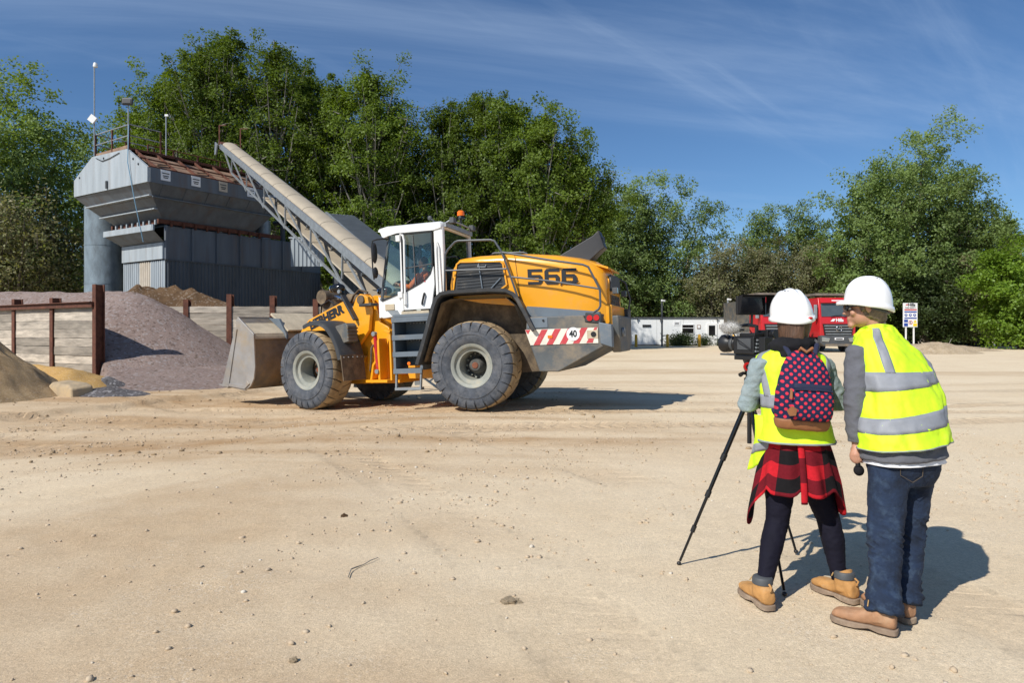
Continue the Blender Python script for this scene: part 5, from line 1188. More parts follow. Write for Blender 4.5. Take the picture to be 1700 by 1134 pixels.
# ---- counterweight
cw = MB()
def cwp(y, ch): return [(-2.98, y, 1.52), (-3.02, y, 1.76), (-4.10, y, 1.74), (-4.16, y, 1.60), (-4.56 + ch, y, 1.56), (-4.56 + ch, y, 1.18), (-3.58, y, 0.71), (-3.22, y, 0.72), (-3.06, y, 1.22)]
cw.loft([cwp(-1.27, 0.05), cwp(-1.1, 0.0), cwp(1.1, 0.0), cwp(1.27, 0.05)]); cwo = cw.build('counterweight', m['grey_paint'], load, bevel=0.025)
mb = MB(); mb.prism([(-0.62, 1.02), (0.62, 1.02), (0.8, 1.45), (0.8, 1.72), (-0.8, 1.72), (-0.8, 1.45)], 'x', -4.68, -4.5); mb.build('tow_block', m['grey_paint'], cwo, bevel=0.03)
for sy in (1, -1):
    # rear lamp cluster
    mb = MB(); mb.box((-4.28, 1.13 * sy, 1.68), (0.30, 0.30, 0.18), (0, R(-8), 0)); b_ = mb.build('tail_lamp_box', m['fender'], cwo, bevel=0.015)
    for k in range(2):
        mb = MB(); mb.disc(0.055, 'y', (-4.22 - k * 0.125, 1.285 * sy, 1.68), 0.02, 12); mb.build('tail_lamp', m['red_plastic'], b_)
    mb = MB(); mb.prism([(-4.38, 1.60), (-4.62, 1.54), (-4.62, 1.12), (-4.40, 1.20)], 'y', 1.10 * sy, 1.30 * sy); mb.build('corner_guard', m['grey_steel'], cwo, bevel=0.02)
    yy = 1.278 * sy
    # warning band: white plate, red diagonals
    mb = MB(); mb.prism([(-2.975, 1.52), (-4.36, 1.50), (-4.36, 1.215), (-3.07, 1.225)], 'y', yy - 0.01 * sy, yy + 0.006 * sy); wb = mb.build('warning_band', m['stripe_white'], cwo)
    for k in range(6):
        xb = -3.13 - k * 0.252; z0_, z1_ = 1.225, 1.508; w_ = 0.12
        if xb - w_ < -4.33: continue
        mb = MB(); mb.prism([(xb, z0_), (xb - w_, z0_), (max(-4.355, xb - w_ - 0.17), z1_), (max(-4.35, xb - 0.17), z1_)], 'y', yy + 0.004 * sy, yy + 0.010 * sy); mb.build('red_stripe', m['stripe_red'], wb)
    mb = MB(); mb.prism([(-2.98, 1.515), (-3.08, 1.515), (-3.03, 1.43)], 'y', yy + 0.004 * sy, yy + 0.010 * sy); mb.build('red_stripe', m['stripe_red'], wb)
    mb = MB(); mb.box((-3.46, yy + 0.012 * sy, 1.37), (0.09, 0.02, 0.05)); mb.build('side_marker', m['amber'], wb)
    mb = MB(); mb.disc(0.125, 'y', (-3.90, yy + 0.012 * sy, 1.40), 0.008, 28); sd_ = mb.build('speed_disc', m['sign_white'], wb)
    text('lettering', '40', 0.17, (-3.90, yy + 0.018 * sy, 1.40), (-sy, 0, 0), (0, 0, 1), m['lettering'], sd_, bold=0.006, extrude=0.002, xs=0.85)
    mb = MB(); mb.box((-4.26, yy + 0.008 * sy, 1.38), (0.20, 0.012, 0.15)); eb = mb.build('tie_down_plate', m['concrete'], wb)
    mb = MB(); mb.disc(0.05, 'y', (-4.28, yy + 0.018 * sy, 1.38), 0.012, 16); mb.build('tie_down_hole', m['black'], eb)
    mb = MB(); mb.box((-3.22, yy - 0.002 * sy, 1.64), (0.40, 0.012, 0.19)); lk = mb.build('locker_door', m['grey_steel'], cwo, bevel=0.006)
    mb = MB(); mb.disc(0.02, 'y', (-3.34, yy + 0.012 * sy, 1.68), 0.02, 10); mb.build('lock', m['black'], lk)
mb = MB(); mb.lathe([(0.09, -0.02), (0.09, 0.02), (0.05, 0.02), (0.05, -0.02)], 'x', (-4.71, 0.45, 1.40), 18, close=True); mb.build('tow_eye', m['galv'], cwo)
for sy in (0.55, -0.55):
    mb = MB(); mb.box((-4.60, sy, 2.20), (0.10, 0.16, 0.12)); l_ = mb.build('rear_work_lamp', m['trim_dark'], load, bevel=0.01)
    mb = MB(); mb.box((-4.655, sy, 2.20), (0.012, 0.13, 0.10)); mb.build('lamp_glass', m['chrome'], l_)
# grab rail behind the hood on the right
mb = MB(); mb.tube([(-4.35, -0.85, 2.62), (-4.60, -0.85, 2.45), (-4.68, -0.85, 2.1), (-4.62, -0.85, 1.75)], 0.022, 6); mb.build('grab_rail', m['trim_dark'], load)
mb = MB(); mb.box((-4.52, -0.95, 1.70), (0.25, 0.4, 0.38)); mb.build('rear_step_box', m['fender'], load, bevel=0.02)
# ---- hand rails on the left walkway
def rail(pts, y, r=0.022): 
    mb = MB(); mb.tube([(a, y if len(p) < 3 else p[2], b) for p in pts for a, b in [p[:2]]], r, 7); return mb.build('hand_rail', m['rail_grey'], load)
for sy in (1.1, -1.1):
    rail([(-1.28, 2.26), (-1.32, 2.9), (-1.335, 3.10), (-1.40, 3.20), (-1.55, 3.33), (-1.62, 3.35), (-2.30, 3.31), (-2.38, 3.28), (-2.52, 3.05), (-2.68, 2.56), (-2.76, 2.30), (-2.80, 2.16)], sy)
    rail([(-2.52, 3.05), (-3.4, 2.84), (-4.10, 2.69), (-4.20, 2.64), (-4.38, 2.25), (-4.40, 2.18), (-4.395, 1.9), (-4.36, 1.84), (-4.22, 1.76)], sy)
    rail([(-2.68, 2.56), (-3.5, 2.42), (-4.38, 2.22)], sy, 0.018)
    rail([(-1.33, 2.78), (-2.60, 2.72)], sy, 0.018)
# ---- cab (own frame, on the rear frame)
CW_ = 0.80
cabp = thing('x', 'x', 'x'); bpy.data.objects.remove(cabp)
mb = MB()   # floor pan and lower shell
def cab_ring(z, x0, x1, hw): return [(x0, hw, z), (x1, hw, z), (x1, -hw, z), (x0, -hw, z)]
for sy in (1, -1):
    y0, y1 = sorted((sy * (CW_ - 0.05), sy * CW_))
    mb.prism([(0.36, 2.40), (0.35, 2.02), (0.31, 1.94), (0.26, 1.91), (-0.205, 1.95), (-0.205, 2.44), (0.30, 2.27)], 'y', y0, y1)
    if sy < 0: mb.prism([(-0.205, 2.05), (-1.1, 2.05), (-1.1, 2.5), (-0.205, 2.44)], 'y', y0, y1)
mb.prism([(-CW_ + 0.02, 1.92), (CW_ - 0.02, 1.92), (CW_ - 0.02, 2.36), (-CW_ + 0.02, 2.36)], 'x', 0.31, 0.37)
cab_o = mb.build('cab', m['white_paint'], load, bevel=0.02)
mb = MB(); mb.box((-0.40, 0, 1.98), (1.40, 1.50, 0.10)); mb.build('cab_floor', m['trim_dark'], cab_o)
mb = MB(); mb.box((-0.50, 0.82, 1.965), (0.62, 0.06, 0.13)); mb.build('door_sill', m['concrete'], cab_o)
# roof with a thick visor
def roof_ring(y, s): return [(0.24, y, 3.72), (0.29, y, 3.76), (0.27, y, 3.81), (0.10, y, 3.845), (-1.12, y, 3.84), (-1.18, y, 3.80), (-1.18, y, 3.70), (-1.0, y, 3.66), (-0.15, y, 3.67), (0.06, y, 3.63), (0.16, y, 3.60), (0.20, y, 3.62)]
mb = MB(); mb.loft([[(a * 0.97, b, c - 0.03 if c > 3.75 else c) for a, b, c in roof_ring(-0.84, 1)], roof_ring(-0.76, 1), [(a + (0.05 if a > 0 else 0), b, c) for a, b, c in roof_ring(0.0, 1)], roof_ring(0.76, 1), [(a * 0.97, b, c - 0.03 if c > 3.75 else c) for a, b, c in roof_ring(0.84, 1)]])
mb.build('cab_roof', m['white_paint'], cab_o, smooth=50)
for sy in (1, -1):
    # wide rear pillar, thin front pillar, door frame
    mb = MB(); mb.loft([[(-0.965, sy * 0.82, z_), (-1.17, sy * 0.81, z_), (-1.19, sy * 0.72, z_), (-1.0, sy * 0.70, z_)] for z_ in (2.02, 2.6, 3.3, 3.74)]); mb.build('rear_pillar', m['white_paint'], cab_o, bevel=0.03)
    mb = MB(); mb.bar((0.30, sy * 0.76, 2.30), (0.06, sy * 0.76, 3.66), 0.05, 0.05, (0, 1, 0)); mb.build('front_pillar', m['trim_dark'], cab_o)
    mb = MB(); mb.bar((-0.205, sy * 0.79, 2.05), (-0.235, sy * 0.79, 3.68), 0.05, 0.07, (0, 1, 0)); mb.build('door_pillar', m['white_paint'] if sy > 0 else m['trim_dark'], cab_o)
    # front quarter glass
    mb = MB(); mb.prism([(0.27, 2.29), (0.05, 3.64), (-0.20, 3.66), (-0.19, 2.43)], 'y', sy * 0.785, sy * 0.795); mb.build('quarter_glass', m['glass_cab'], cab_o)
    mb = MB()
    for a, b in (((0.28, 2.28), (-0.19, 2.43)), ((0.05, 3.65), (-0.22, 3.66))): mb.bar((a[0], sy * 0.80, a[1]), (b[0], sy * 0.80, b[1]), 0.02, 0.045, (0, 1, 0))
    mb.build('glass_seal', m['black'], cab_o)
    # door: lower white skin with curved top, glass above
    cur = [(-0.245, 2.42), (-0.45, 2.51), (-0.65, 2.60), (-0.78, 2.68), (-0.87, 2.78), (-0.92, 2.92)]
    if sy > 0:
        mb = MB(); mb.prism([(-0.245, 2.06)] + cur + [(-0.945, 2.92), (-0.95, 2.55), (-0.86, 2.06)], 'y', 0.775, 0.825); dr = mb.build('door', m['white_paint'], cab_o, bevel=0.008)
        mb = MB(); mb.prism(cur + [(-0.935, 3.66), (-0.25, 3.66)], 'y', 0.79, 0.80); mb.build('door_glass', m['glass_cab'], dr)
        mb = MB(); ring = cur + [(-0.935, 3.64), (-0.25, 3.64)]
        for k in range(len(ring)):
            a, b = ring[k], ring[(k + 1) % len(ring)]; mb.bar((a[0], 0.808, a[1]), (b[0], 0.808, b[1]), 0.025, 0.06, (0, 1, 0))
        mb.build('door_seal', m['black'], dr)
        mb = MB(); mb.tube([(-0.30, 0.83, 2.14), (-0.30, 0.88, 2.18), (-0.33, 0.88, 3.5), (-0.31, 0.88, 3.6), (-0.27, 0.84, 3.62)], 0.022, 7); mb.build('grab_bar', m['white_paint'], dr)
        mb = MB(); mb.tube([(-0.72, 0.83, 2.38), (-0.73, 0.87, 2.36), (-0.68, 0.87, 2.18), (-0.66, 0.83, 2.16)], 0.022, 7); mb.build('door_handle', m['black'], dr)
        mb = MB(); mb.disc(0.018, 'y', (-0.74, 0.83, 2.63), 0.01, 12); mb.build('round_sticker', m['stripe_red'], dr)
        for zz in (3.56, 2.38):
            mb = MB(); mb.box((-0.17, 0.835, zz), (0.10, 0.03, 0.13)); mb.build('hinge', m['white_paint'], dr, bevel=0.01)
        mb = MB(); mb.bar((-0.52, 0.80, 2.55), (-0.50, 0.80, 3.6), 0.02, 0.03, (0, 1, 0)); mb.build('window_divider', m['trim_dark'], dr)
        mb = MB(); mb.bar((-0.28, 0.80, 2.93), (-0.93, 0.80, 2.98), 0.02, 0.03, (0, 1, 0)); mb.build('window_divider', m['trim_dark'], dr)
        mb = MB(); mb.tube([(-1.03, 0.83, 2.2), (-1.03, 0.85, 3.3), (-1.06, 0.85, 3.42), (-1.09, 0.85, 3.3), (-1.11, 0.83, 2.2)], 0.014, 6); mb.build('pillar_rib', m['white_paint'], cab_o)
    else:
        mb = MB(); mb.prism([(-0.235, 2.44), (-1.0, 2.5), (-1.0, 3.66), (-0.25, 3.66)], 'y', -0.80, -0.79); mb.build('side_glass', m['glass_cab'], cab_o)
mb = MB(); mb.add([(0.31, -0.76, 2.32), (0.31, 0.76, 2.32), (0.07, 0.74, 3.66), (0.07, -0.74, 3.66)], [(0, 1, 2, 3)]); mb.build('windscreen', m['glass_cab'], cab_o, smooth=0)
mb = MB(); mb.add([(-1.13, -0.72, 2.35), (-1.13, 0.72, 2.35), (-1.13, 0.71, 3.70), (-1.13, -0.71, 3.70)], [(0, 1, 2, 3)]); mb.build('rear_glass', m['glass_dark'], cab_o, smooth=0)
mb = MB(); mb.box((-1.15, 0, 2.2), (0.05, 1.46, 0.36)); mb.build('rear_bulkhead', m['trim_dark'], cab_o)
mb = MB(); mb.box((-1.20, 0, 3.77), (0.06, 1.5, 0.09)); mb.build('roof_rear_trim', m['galv'], cab_o)
# scuffed lamp recess on the white front quarter
mb = MB(); mb.box((0.09, 0.81, 2.14), (0.22, 0.02, 0.13)); mb.build('marker_recess', m['concrete'], cab_o, bevel=0.01)
mb = MB(); mb.prism([(0.16, 2.07), (-0.08, 2.07), (-0.16, 1.93), (0.02, 1.92)], 'y', 0.801, 0.806); mb.build('grip_mat', m['galv'], cab_o)
# cab interior
mb = MB(); mb.box((-0.45, 0, 2.28), (0.42, 0.5, 0.14)); mb.box((-0.68, 0, 2.68), (0.14, 0.5, 0.75), (0, R(-8), 0)); mb.box((-0.73, 0, 3.12), (0.09, 0.3, 0.2)); mb.box((-0.45, 0, 2.1), (0.3, 0.35, 0.22)); mb.build('seat', m['black_cloth'], cab_o, bevel=0.04)
mb = MB(); mb.tube([(0.24, 0, 2.02), (0.13, 0, 2.5), (0.06, 0, 2.68)], 0.04, 8); mb.box((0.20, 0, 2.42), (0.16, 0.42, 0.3), (0, R(-20), 0)); col_ = mb.build('steering_column', m['trim_dark'], cab_o)
mb = MB(); q = [(0.04 + 0.17 * math.sin(a) * 0.42, 0.2 * math.cos(a), 2.70 + 0.19 * math.sin(a) * 0.95) for a in np.linspace(0, 2 * math.pi, 21)]; mb.tube(q, 0.016, 6, cap=False); mb.build('steering_wheel', m['black'], col_)
mb = MB(); mb.box((-0.55, -0.45, 2.45), (0.7, 0.22, 0.16)); mb.build('console', m['trim_dark'], cab_o, bevel=0.02)
mb = MB(); mb.box((0.02, -0.35, 3.05), (0.04, 0.3, 0.22)); mb.build('display', m['black_gloss'], cab_o)
# roof fittings
bc = MB(); bc.lathe([(0.001, 4.02), (0.07, 4.02), (0.07, 4.06), (0.06, 4.08)], 'z', (-1.22, -0.12, 0), 14); bc.tube([(-1.20, -0.12, 3.82), (-1.22, -0.12, 4.03)], 0.02, 6); bo = bc.build('beacon', m['black'], cab_o)
bc = MB(); bc.lathe([(0.075, 4.08), (0.08, 4.10), (0.075, 4.17), (0.05, 4.195), (0.001, 4.2)], 'z', (-1.22, -0.12, 0), 16); bc.build('beacon_lens', m['amber'], bo)
bc = MB(); bc.tube([(-0.88, 0.55, 3.84), (-0.88, 0.55, 3.9), (-0.80, 0.56, 3.96)], 0.02, 6); bc.ell((-0.79, 0.56, 3.97), (0.05, 0.03, 0.05)); bc.build('aerial', m['trim_dark'], cab_o)
bc = MB(); bc.tube([(-1.15, 0.60, 3.82), (-1.24, 0.55, 3.88), (-1.26, 0.2, 3.88), (-1.26, -0.5, 3.87), (-1.2, -0.7, 3.82)], 0.02, 6); bc.build('roof_lamp_bar', m['galv'], cab_o)
for y_ in (0.5, -0.62):
    bc = MB(); bc.box((-1.28, y_, 3.88), (0.10, 0.15, 0.12)); bc.build('roof_lamp', m['trim_dark'], cab_o, bevel=0.01)
bc = MB(); bc.tube([(0.1, 0.4, 3.82), (0.1, 0.4, 4.35)], 0.006, 4); bc.build('whip_aerial', m['black'], cab_o)
# mirrors on a bent bracket ahead of the cab
for sy in (1, -1):
    bc = MB(); bc.tube([(0.05, sy * 0.80, 3.58), (0.25, sy * 0.95, 3.56), (0.33, sy * 1.0, 3.53), (0.36, sy * 1.0, 3.4), (0.35, sy * 1.0, 2.9), (0.33, sy * 1.0, 2.72)], 0.017, 6); mo = bc.build('mirror_bracket', m['black'], cab_o)
    bc = MB(); bc.ell((0.28, sy * 1.03, 3.27), (0.05, 0.09, 0.22), 12, 10); bc.build('mirror', m['black'], mo)
    bc = MB(); bc.ell((0.28, sy * 1.02, 2.86), (0.05, 0.08, 0.12), 12, 8); bc.build('mirror', m['black'], mo)
# ---- access steps
for sy in (1, -1):
    st = MB(); y0, y1 = sorted((0.62 * sy, 1.20 * sy))
    st.box((-0.17, 0.92 * sy, 1.36), (0.05, 0.56, 1.08)); st.prism([(-0.99, 1.90), (-0.93, 1.90), (-0.72, 0.82), (-0.78, 0.82)], 'y', y0, y1); st.box((-0.5, 0.66 * sy, 1.40), (0.62, 0.03, 1.0))
    so = st.build('step_frame', m['grey_steel'], load)
    for z_, xe in ((1.88, -0.96), (1.52, -0.89), (1.18, -0.82), (0.84, -0.76)):
        st = MB(); st.box(((-0.15 + xe) / 2, 0.93 * sy, z_), (abs(xe) - 0.15, 0.52, 0.03)); st.box(((-0.15 + xe) / 2, 1.205 * sy, z_ - 0.03), (abs(xe) - 0.13, 0.02, 0.10)); st.build('tread', m['grey_steel'], so)
        if z_ > 0.9 and sy > 0:
            st = MB(); n_ = 9
            for k in range(n_):
                for j in range(2): st.box((-0.22 - k * (abs(xe) - 0.30) / n_ - 0.03 * j, 0.70 * sy, z_ - 0.05 - 0.045 * j), (0.035, 0.03, 0.028), (0, R(45), 0))
            st.build('grip_pattern', m['galv'], so, kind='stuff')
    st = MB(); st.bar((-0.19, 1.16 * sy, 0.82), (-0.17, 1.16 * sy, 0.45), 0.03, 0.06, (0, 1, 0)); st.bar((-0.74, 1.16 * sy, 0.82), (-0.71, 1.16 * sy, 0.45), 0.03, 0.06, (0, 1, 0)); st.box((-0.44, 1.12 * sy, 0.45), (0.58, 0.16, 0.05)); st.build('hanging_step', m['galv'], so)
    st = MB(); st.disc(0.035, 'y', (-0.50, 1.222 * sy, 0.96), 0.02, 14); st.build('reflector', m['amber'], so)
    # upper platform edge between steps and fender
    st = MB(); st.box((-0.60, 0.98 * sy, 1.93), (0.85, 0.46, 0.05)); st.build('platform', m['grey_steel'], so)

# ================= front frame (articulated)
f = MB(); f.prism([(0.10, 0.52), (0.10, 1.62), (0.35, 1.78), (0.52, 1.95), (0.45, 2.42), (0.72, 2.47), (1.0, 2.42), (1.10, 2.2), (1.7, 1.5), (2.6, 1.3), (2.6, 0.6), (1.9, 0.5)], 'y', -0.36, 0.36); fb(f, 'front_frame', m['yellow'], bevel=0.02)
for sy in (1, -1):
    # tower cheek with folded rib
    f = MB(); y0, y1 = sorted((0.50 * sy, 0.56 * sy))
    f.prism([(0.22, 0.58), (0.25, 1.30), (0.10, 1.62), (0.20, 1.75), (0.42, 1.85), (0.62, 2.40), (0.72, 2.50), (0.86, 2.50), (0.95, 2.38), (1.02, 2.0), (1.15, 1.72), (0.90, 1.38), (0.80, 1.30), (0.86, 0.58)], 'y', y0, y1); fb(f, 'tower_plate', m['yellow'], bevel=0.01)
    f = MB(); f.bar((0.12, 0.62 * sy, 1.66), (-0.05, 0.62 * sy, 1.62), 0.30, 0.06); f.box((-0.02, 0.60 * sy, 1.10), (0.05, 0.30, 1.0)); fb(f, 'joint_bracket', m['yellow'], bevel=0.01)
    f = MB(); f.prism([(0.24, 0.62), (0.30, 0.62), (0.30, 1.45), (0.24, 1.50)], 'y', 0.56 * sy, 0.80 * sy); f.prism([(0.52, 0.62), (0.58, 0.62), (0.50, 0.95), (0.36, 1.10), (0.36, 1.02), (0.46, 0.92)], 'y', 0.56 * sy, 0.76 * sy); f.box((0.35, 0.66 * sy, 0.59), (0.62, 0.30, 0.06)); fb(f, 'frame_rib', m['yellow'], bevel=0.008)
    f = MB(); f.tube([(0.36, 0.78 * sy, 1.58), (0.31, 0.78 * sy, 0.82)], 0.042, 10); so = fb(f, 'safety_strut', m['red_paint'])
    for x_, z_ in ((0.362, 1.60), (0.308, 0.80)):
        f = MB(); f.disc(0.05, 'y', (x_, 0.80 * sy, z_), 0.08, 12); fb(f, 'strut_pin', m['galv'], parent=so)
    # lift arm: broad plate with a crank, from tower pin down to the bucket
    f = MB(); y0, y1 = sorted((0.60 * sy, 0.70 * sy))
    f.prism([(0.62, 2.42), (0.84, 2.50), (0.96, 2.42), (1.10, 2.16), (1.32, 2.38), (2.50, 2.02), (2.75, 1.80), (3.30, 0.85), (3.42, 0.55), (3.30, 0.36), (3.12, 0.44), (2.35, 1.42), (1.75, 1.60), (1.25, 1.55), (0.92, 1.38), (0.62, 1.68), (0.55, 2.1)], 'y', y0, y1); ao = fb(f, 'lift_arm', m['yellow'], bevel=0.015)
    f = MB(); f.disc(0.10, 'y', (0.80, 0.71 * sy, 2.36), 0.06, 18); fb(f, 'pivot_pin', m['mud'], parent=ao)
    f = MB(); f.disc(0.09, 'y', (3.27, 0.71 * sy, 0.52), 0.06, 18); fb(f, 'pivot_pin', m['mud'], parent=ao)
    # lettering along the arm
    r_ = AF.to_3x3() @ Vector((-1, 0, 0.31)) * sy; u_ = AF.to_3x3() @ Vector((0.31, 0, 1)); o_ = AF @ Vector((1.92, 0.704 * sy, 2.03))
    text('lettering', 'LIEBHERR', 0.27, o_, r_, u_, m['lettering'], ao, bold=0.016, extrude=0.003)
    # lift cylinder
    f = MB(); f.tube([(0.9, 0.48 * sy, 1.05), (2.0, 0.48 * sy, 1.25)], 0.085, 12); fb(f, 'lift_cylinder', m['yellow'])
    # headlamp on its bracket
    f = MB(); f.bar((0.92, 0.76 * sy, 1.93), (1.30, 0.76 * sy, 2.50), 0.05, 0.15, (0, 1, 0)); lo_ = fb(f, 'lamp_bracket', m['fender'], bevel=0.01)
    f = MB(); f.ell((1.44, 0.76 * sy, 2.66), (0.19, 0.13, 0.11), 14, 9); f.box((1.34, 0.76 * sy, 2.54), (0.09, 0.10, 0.14)); fb(f, 'head_lamp', m['black_gloss'], parent=lo_, bevel=0.01)
    f = MB(); f.disc(0.08, 'x', (1.625, 0.76 * sy, 2.66), 0.03, 14); fb(f, 'lamp_glass', m['chrome'], parent=lo_)
    f = MB(); f.disc(0.045, 'y', (1.33, 0.83 * sy, 2.58), 0.05, 12); fb(f, 'indicator', m['galv'], parent=lo_)
    # flat dark mirror plate on the tower
    f = MB(); f.box((0.52, 0.78 * sy, 2.23), (0.36, 0.22, 0.06)); fb(f, 'step_pad', m['fender'], bevel=0.015)
    # hoses
    f = MB(); f.tube([(0.62, 0.58 * sy, 1.36), (0.52, 0.74 * sy, 1.3), (0.50, 0.78 * sy, 1.05), (0.58, 0.74 * sy, 0.82), (0.70, 0.56 * sy, 0.74)], 0.022, 7); fb(f, 'hose', m['mud'])
    f = MB(); f.tube([(0.70, 0.60 * sy, 2.52), (0.95, 0.6 * sy, 2.60), (1.2, 0.52 * sy, 2.50), (1.4, 0.42 * sy, 2.35)], 0.022, 7); fb(f, 'hose', m['mud'])
    # front fender with flap and battery box
    FF = [(0.76, 1.10), (0.79, 1.22), (0.86, 1.42), (0.96, 1.60), (1.08, 1.75), (1.22, 1.86), (1.38, 1.925), (1.58, 1.95), (1.78, 1.92), (1.92, 1.87)]
    ff = fender_sheet(FF[::1] if True else FF, 0.72 * sy, 1.40 * sy, 0.03, 'front_fender', True, lip=0.10)
    f = MB(); f.add([(0.79, 0.74 * sy, 1.18), (0.79, 1.39 * sy, 1.18), (0.73, 1.39 * sy, 0.64), (0.73, 0.74 * sy, 0.64), (0.765, 0.74 * sy, 1.18), (0.765, 1.39 * sy, 1.18), (0.71, 1.39 * sy, 0.64), (0.71, 0.74 * sy, 0.64)], [(0, 1, 2, 3), (7, 6, 5, 4), (0, 4, 5, 1), (1, 5, 6, 2), (2, 6, 7, 3), (3, 7, 4, 0)])
    fl = fb(f, 'mud_flap', m['mud'], parent=ff)
    for k in range(5):
        f = MB(); f.disc(0.014, 'x', (0.755, (0.80 + k * 0.13) * sy, 1.13), 0.03, 8); fb(f, 'flap_bolt', m['galv'], parent=fl)
    f = MB(); f.prism([(1.12, 1.80), (0.80, 1.86), (0.74, 1.80), (0.72, 1.46), (0.92, 1.42)], 'y', 0.92 * sy, 1.20 * sy); bx_ = fb(f, 'battery_box', m['grey_paint'], parent=ff, bevel=0.02)
    for k in range(4):
        f = MB(); f.box((0.735, 1.06 * sy, 1.52 + 0.075 * k), (0.03, 0.29, 0.03)); fb(f, 'box_rib', m['mud'], parent=ff)
    f = MB(); f.prism([(0.80, 1.1), (0.90, 1.42), (1.10, 1.70), (1.40, 1.88), (1.85, 1.84), (1.80, 1.76), (1.42, 1.78), (1.18, 1.62), (1.0, 1.36), (0.9, 1.1)], 'y', 0.70 * sy, 0.73 * sy); fb(f, 'fender_web', m['fender'], parent=ff)
# tilt lever, cylinder, cross tube
f = MB(); f.tube([(2.1, -0.60, 1.72), (2.1, 0.60, 1.72)], 0.16, 14); fb(f, 'cross_tube', m['yellow'])
f = MB(); f.prism([(2.56, 2.72), (2.72, 2.66), (2.78, 2.5), (2.60, 2.1), (2.55, 1.3), (2.40, 1.1), (2.15, 1.2), (2.05, 1.7), (2.36, 2.5)], 'y', -0.14, 0.14); lv = fb(f, 'tilt_lever', m['mud'], bevel=0.04)
f = MB(); f.tube([(2.54, -0.26, 2.56), (2.54, 0.26, 2.56)], 0.17, 16); fb(f, 'lever_boss', m['mud'], parent=lv)
f = MB(); f.tube([(1.05, 0, 2.34), (1.90, 0, 2.50)], 0.11, 12); tc_ = fb(f, 'tilt_cylinder', m['mud'])
f = MB(); f.tube([(1.70, 0, 2.46), (2.5, 0, 2.56)], 0.06, 10); fb(f, 'piston_rod', m['chrome'], parent=tc_)
f = MB(); f.tube([(2.2, 0, 1.2), (3.2, 0, 0.95)], 0.08, 10); fb(f, 'tilt_link', m['mud'])
f = MB(); f.tube([(2.0, 0.25, 2.28), (2.2, 0.33, 2.46), (2.5, 0.3, 2.36), (2.62, 0.22, 2.1)], 0.02, 6); fb(f, 'hose', m['black'])
f = MB(); f.tube([(1.89, -0.85, 0.875), (1.89, 0.85, 0.875)], 0.2, 14); fb(f, 'front_axle', m['mud'])
# ---- bucket
BW = 1.47
SP = [(4.02, 2.14), (3.46, 1.74), (3.44, 1.30), (3.43, 0.98), (3.50, 0.74), (3.62, 0.58), (3.80, 0.47), (4.10, 0.48), (4.55, 0.55)]
b = MB(); th = 0.045; n = len(SP); vs = []
inn = []
for i in range(n):
    a_ = Vector(SP[max(0, i - 1)]); c_ = Vector(SP[min(n - 1, i + 1)]); d_ = (c_ - a_).normalized(); inn.append((SP[i][0] - d_.y * th, SP[i][1] + d_.x * th))
b.prism(SP + inn[::-1], 'y', -BW, BW); bk = fb(b, 'bucket', m['bucket_worn'], smooth=40)
for sy in (1, -1):
    b = MB(); y0, y1 = sorted((BW * sy, (BW + 0.04) * sy))
    b.prism([(3.98, 2.16), (4.04, 2.10), (4.06, 1.9), (4.62, 0.56), (3.82, 0.44), (3.60, 0.55), (3.48, 0.72), (3.42, 1.0), (3.43, 1.74), (3.50, 1.80)], 'y', y0, y1); sp_ = fb(b, 'bucket_side', m['bucket_steel'], parent=bk, bevel=0.008)
    b = MB(); y0, y1 = sorted(((BW + 0.04) * sy, (BW + 0.065) * sy)); b.prism([(4.0, 1.88), (4.07, 1.90), (4.64, 0.55), (4.40, 0.52)], 'y', y0, y1); fb(b, 'side_cutter', m['bucket_steel'], parent=bk, bevel=0.006)
    b = MB(); b.prism([(3.62, 0.60), (3.80, 0.48), (4.42, 0.55), (4.40, 0.62), (3.84, 0.58), (3.70, 0.68)], 'y', y0, y1); fb(b, 'wear_shoe', m['bucket_steel'], parent=bk, bevel=0.006)
b = MB(); b.prism([(4.45, 0.50), (4.80, 0.575), (4.82, 0.60), (4.45, 0.575)], 'y', -BW - 0.03, BW + 0.03); fb(b, 'cutting_edge', m['bucket_steel'], parent=bk)
b = MB(); b.prism([(4.00, 2.165), (4.05, 2.165), (4.05, 2.10), (4.00, 2.10)], 'y', -BW, BW); fb(b, 'top_lip', m['bucket_steel'], parent=bk)
b = MB(); b.prism([(4.0, 2.12), (3.47, 1.755), (3.46, 1.74), (3.43, 1.70), (3.42, 1.62), (3.455, 1.75)], 'y', -BW, BW); fb(b, 'spill_plate', m['concrete'], parent=bk)
for y_ in (0.62, -0.62):
    b = MB(); b.prism([(3.98, 2.14), (3.46, 1.76), (3.36, 1.60), (3.36, 1.72), (3.60, 2.10)], 'y', y_ - 0.03, y_ + 0.03); fb(b, 'guard_rib', m['grey_steel'], parent=bk)
    b = MB(); b.prism([(3.46, 1.2), (3.12, 0.75), (3.1, 0.45), (3.5, 0.45), (3.62, 0.55)], 'y', y_ - 0.04, y_ + 0.04); fb(b, 'hinge_plate', m['bucket_worn'], parent=bk)
b = MB(); b.add([(3.98, 0.60, 2.22), (3.98, -0.60, 2.22), (3.36, -0.60, 1.78), (3.36, 0.60, 1.78), (3.95, 0.60, 2.26), (3.95, -0.60, 2.26), (3.33, -0.60, 1.82), (3.33, 0.60, 1.82)], [(0, 1, 2, 3), (7, 6, 5, 4), (0, 4, 5, 1), (1, 5, 6, 2), (2, 6, 7, 3), (3, 7, 4, 0)]); fb(b, 'centre_guard', m['concrete'], parent=bk)


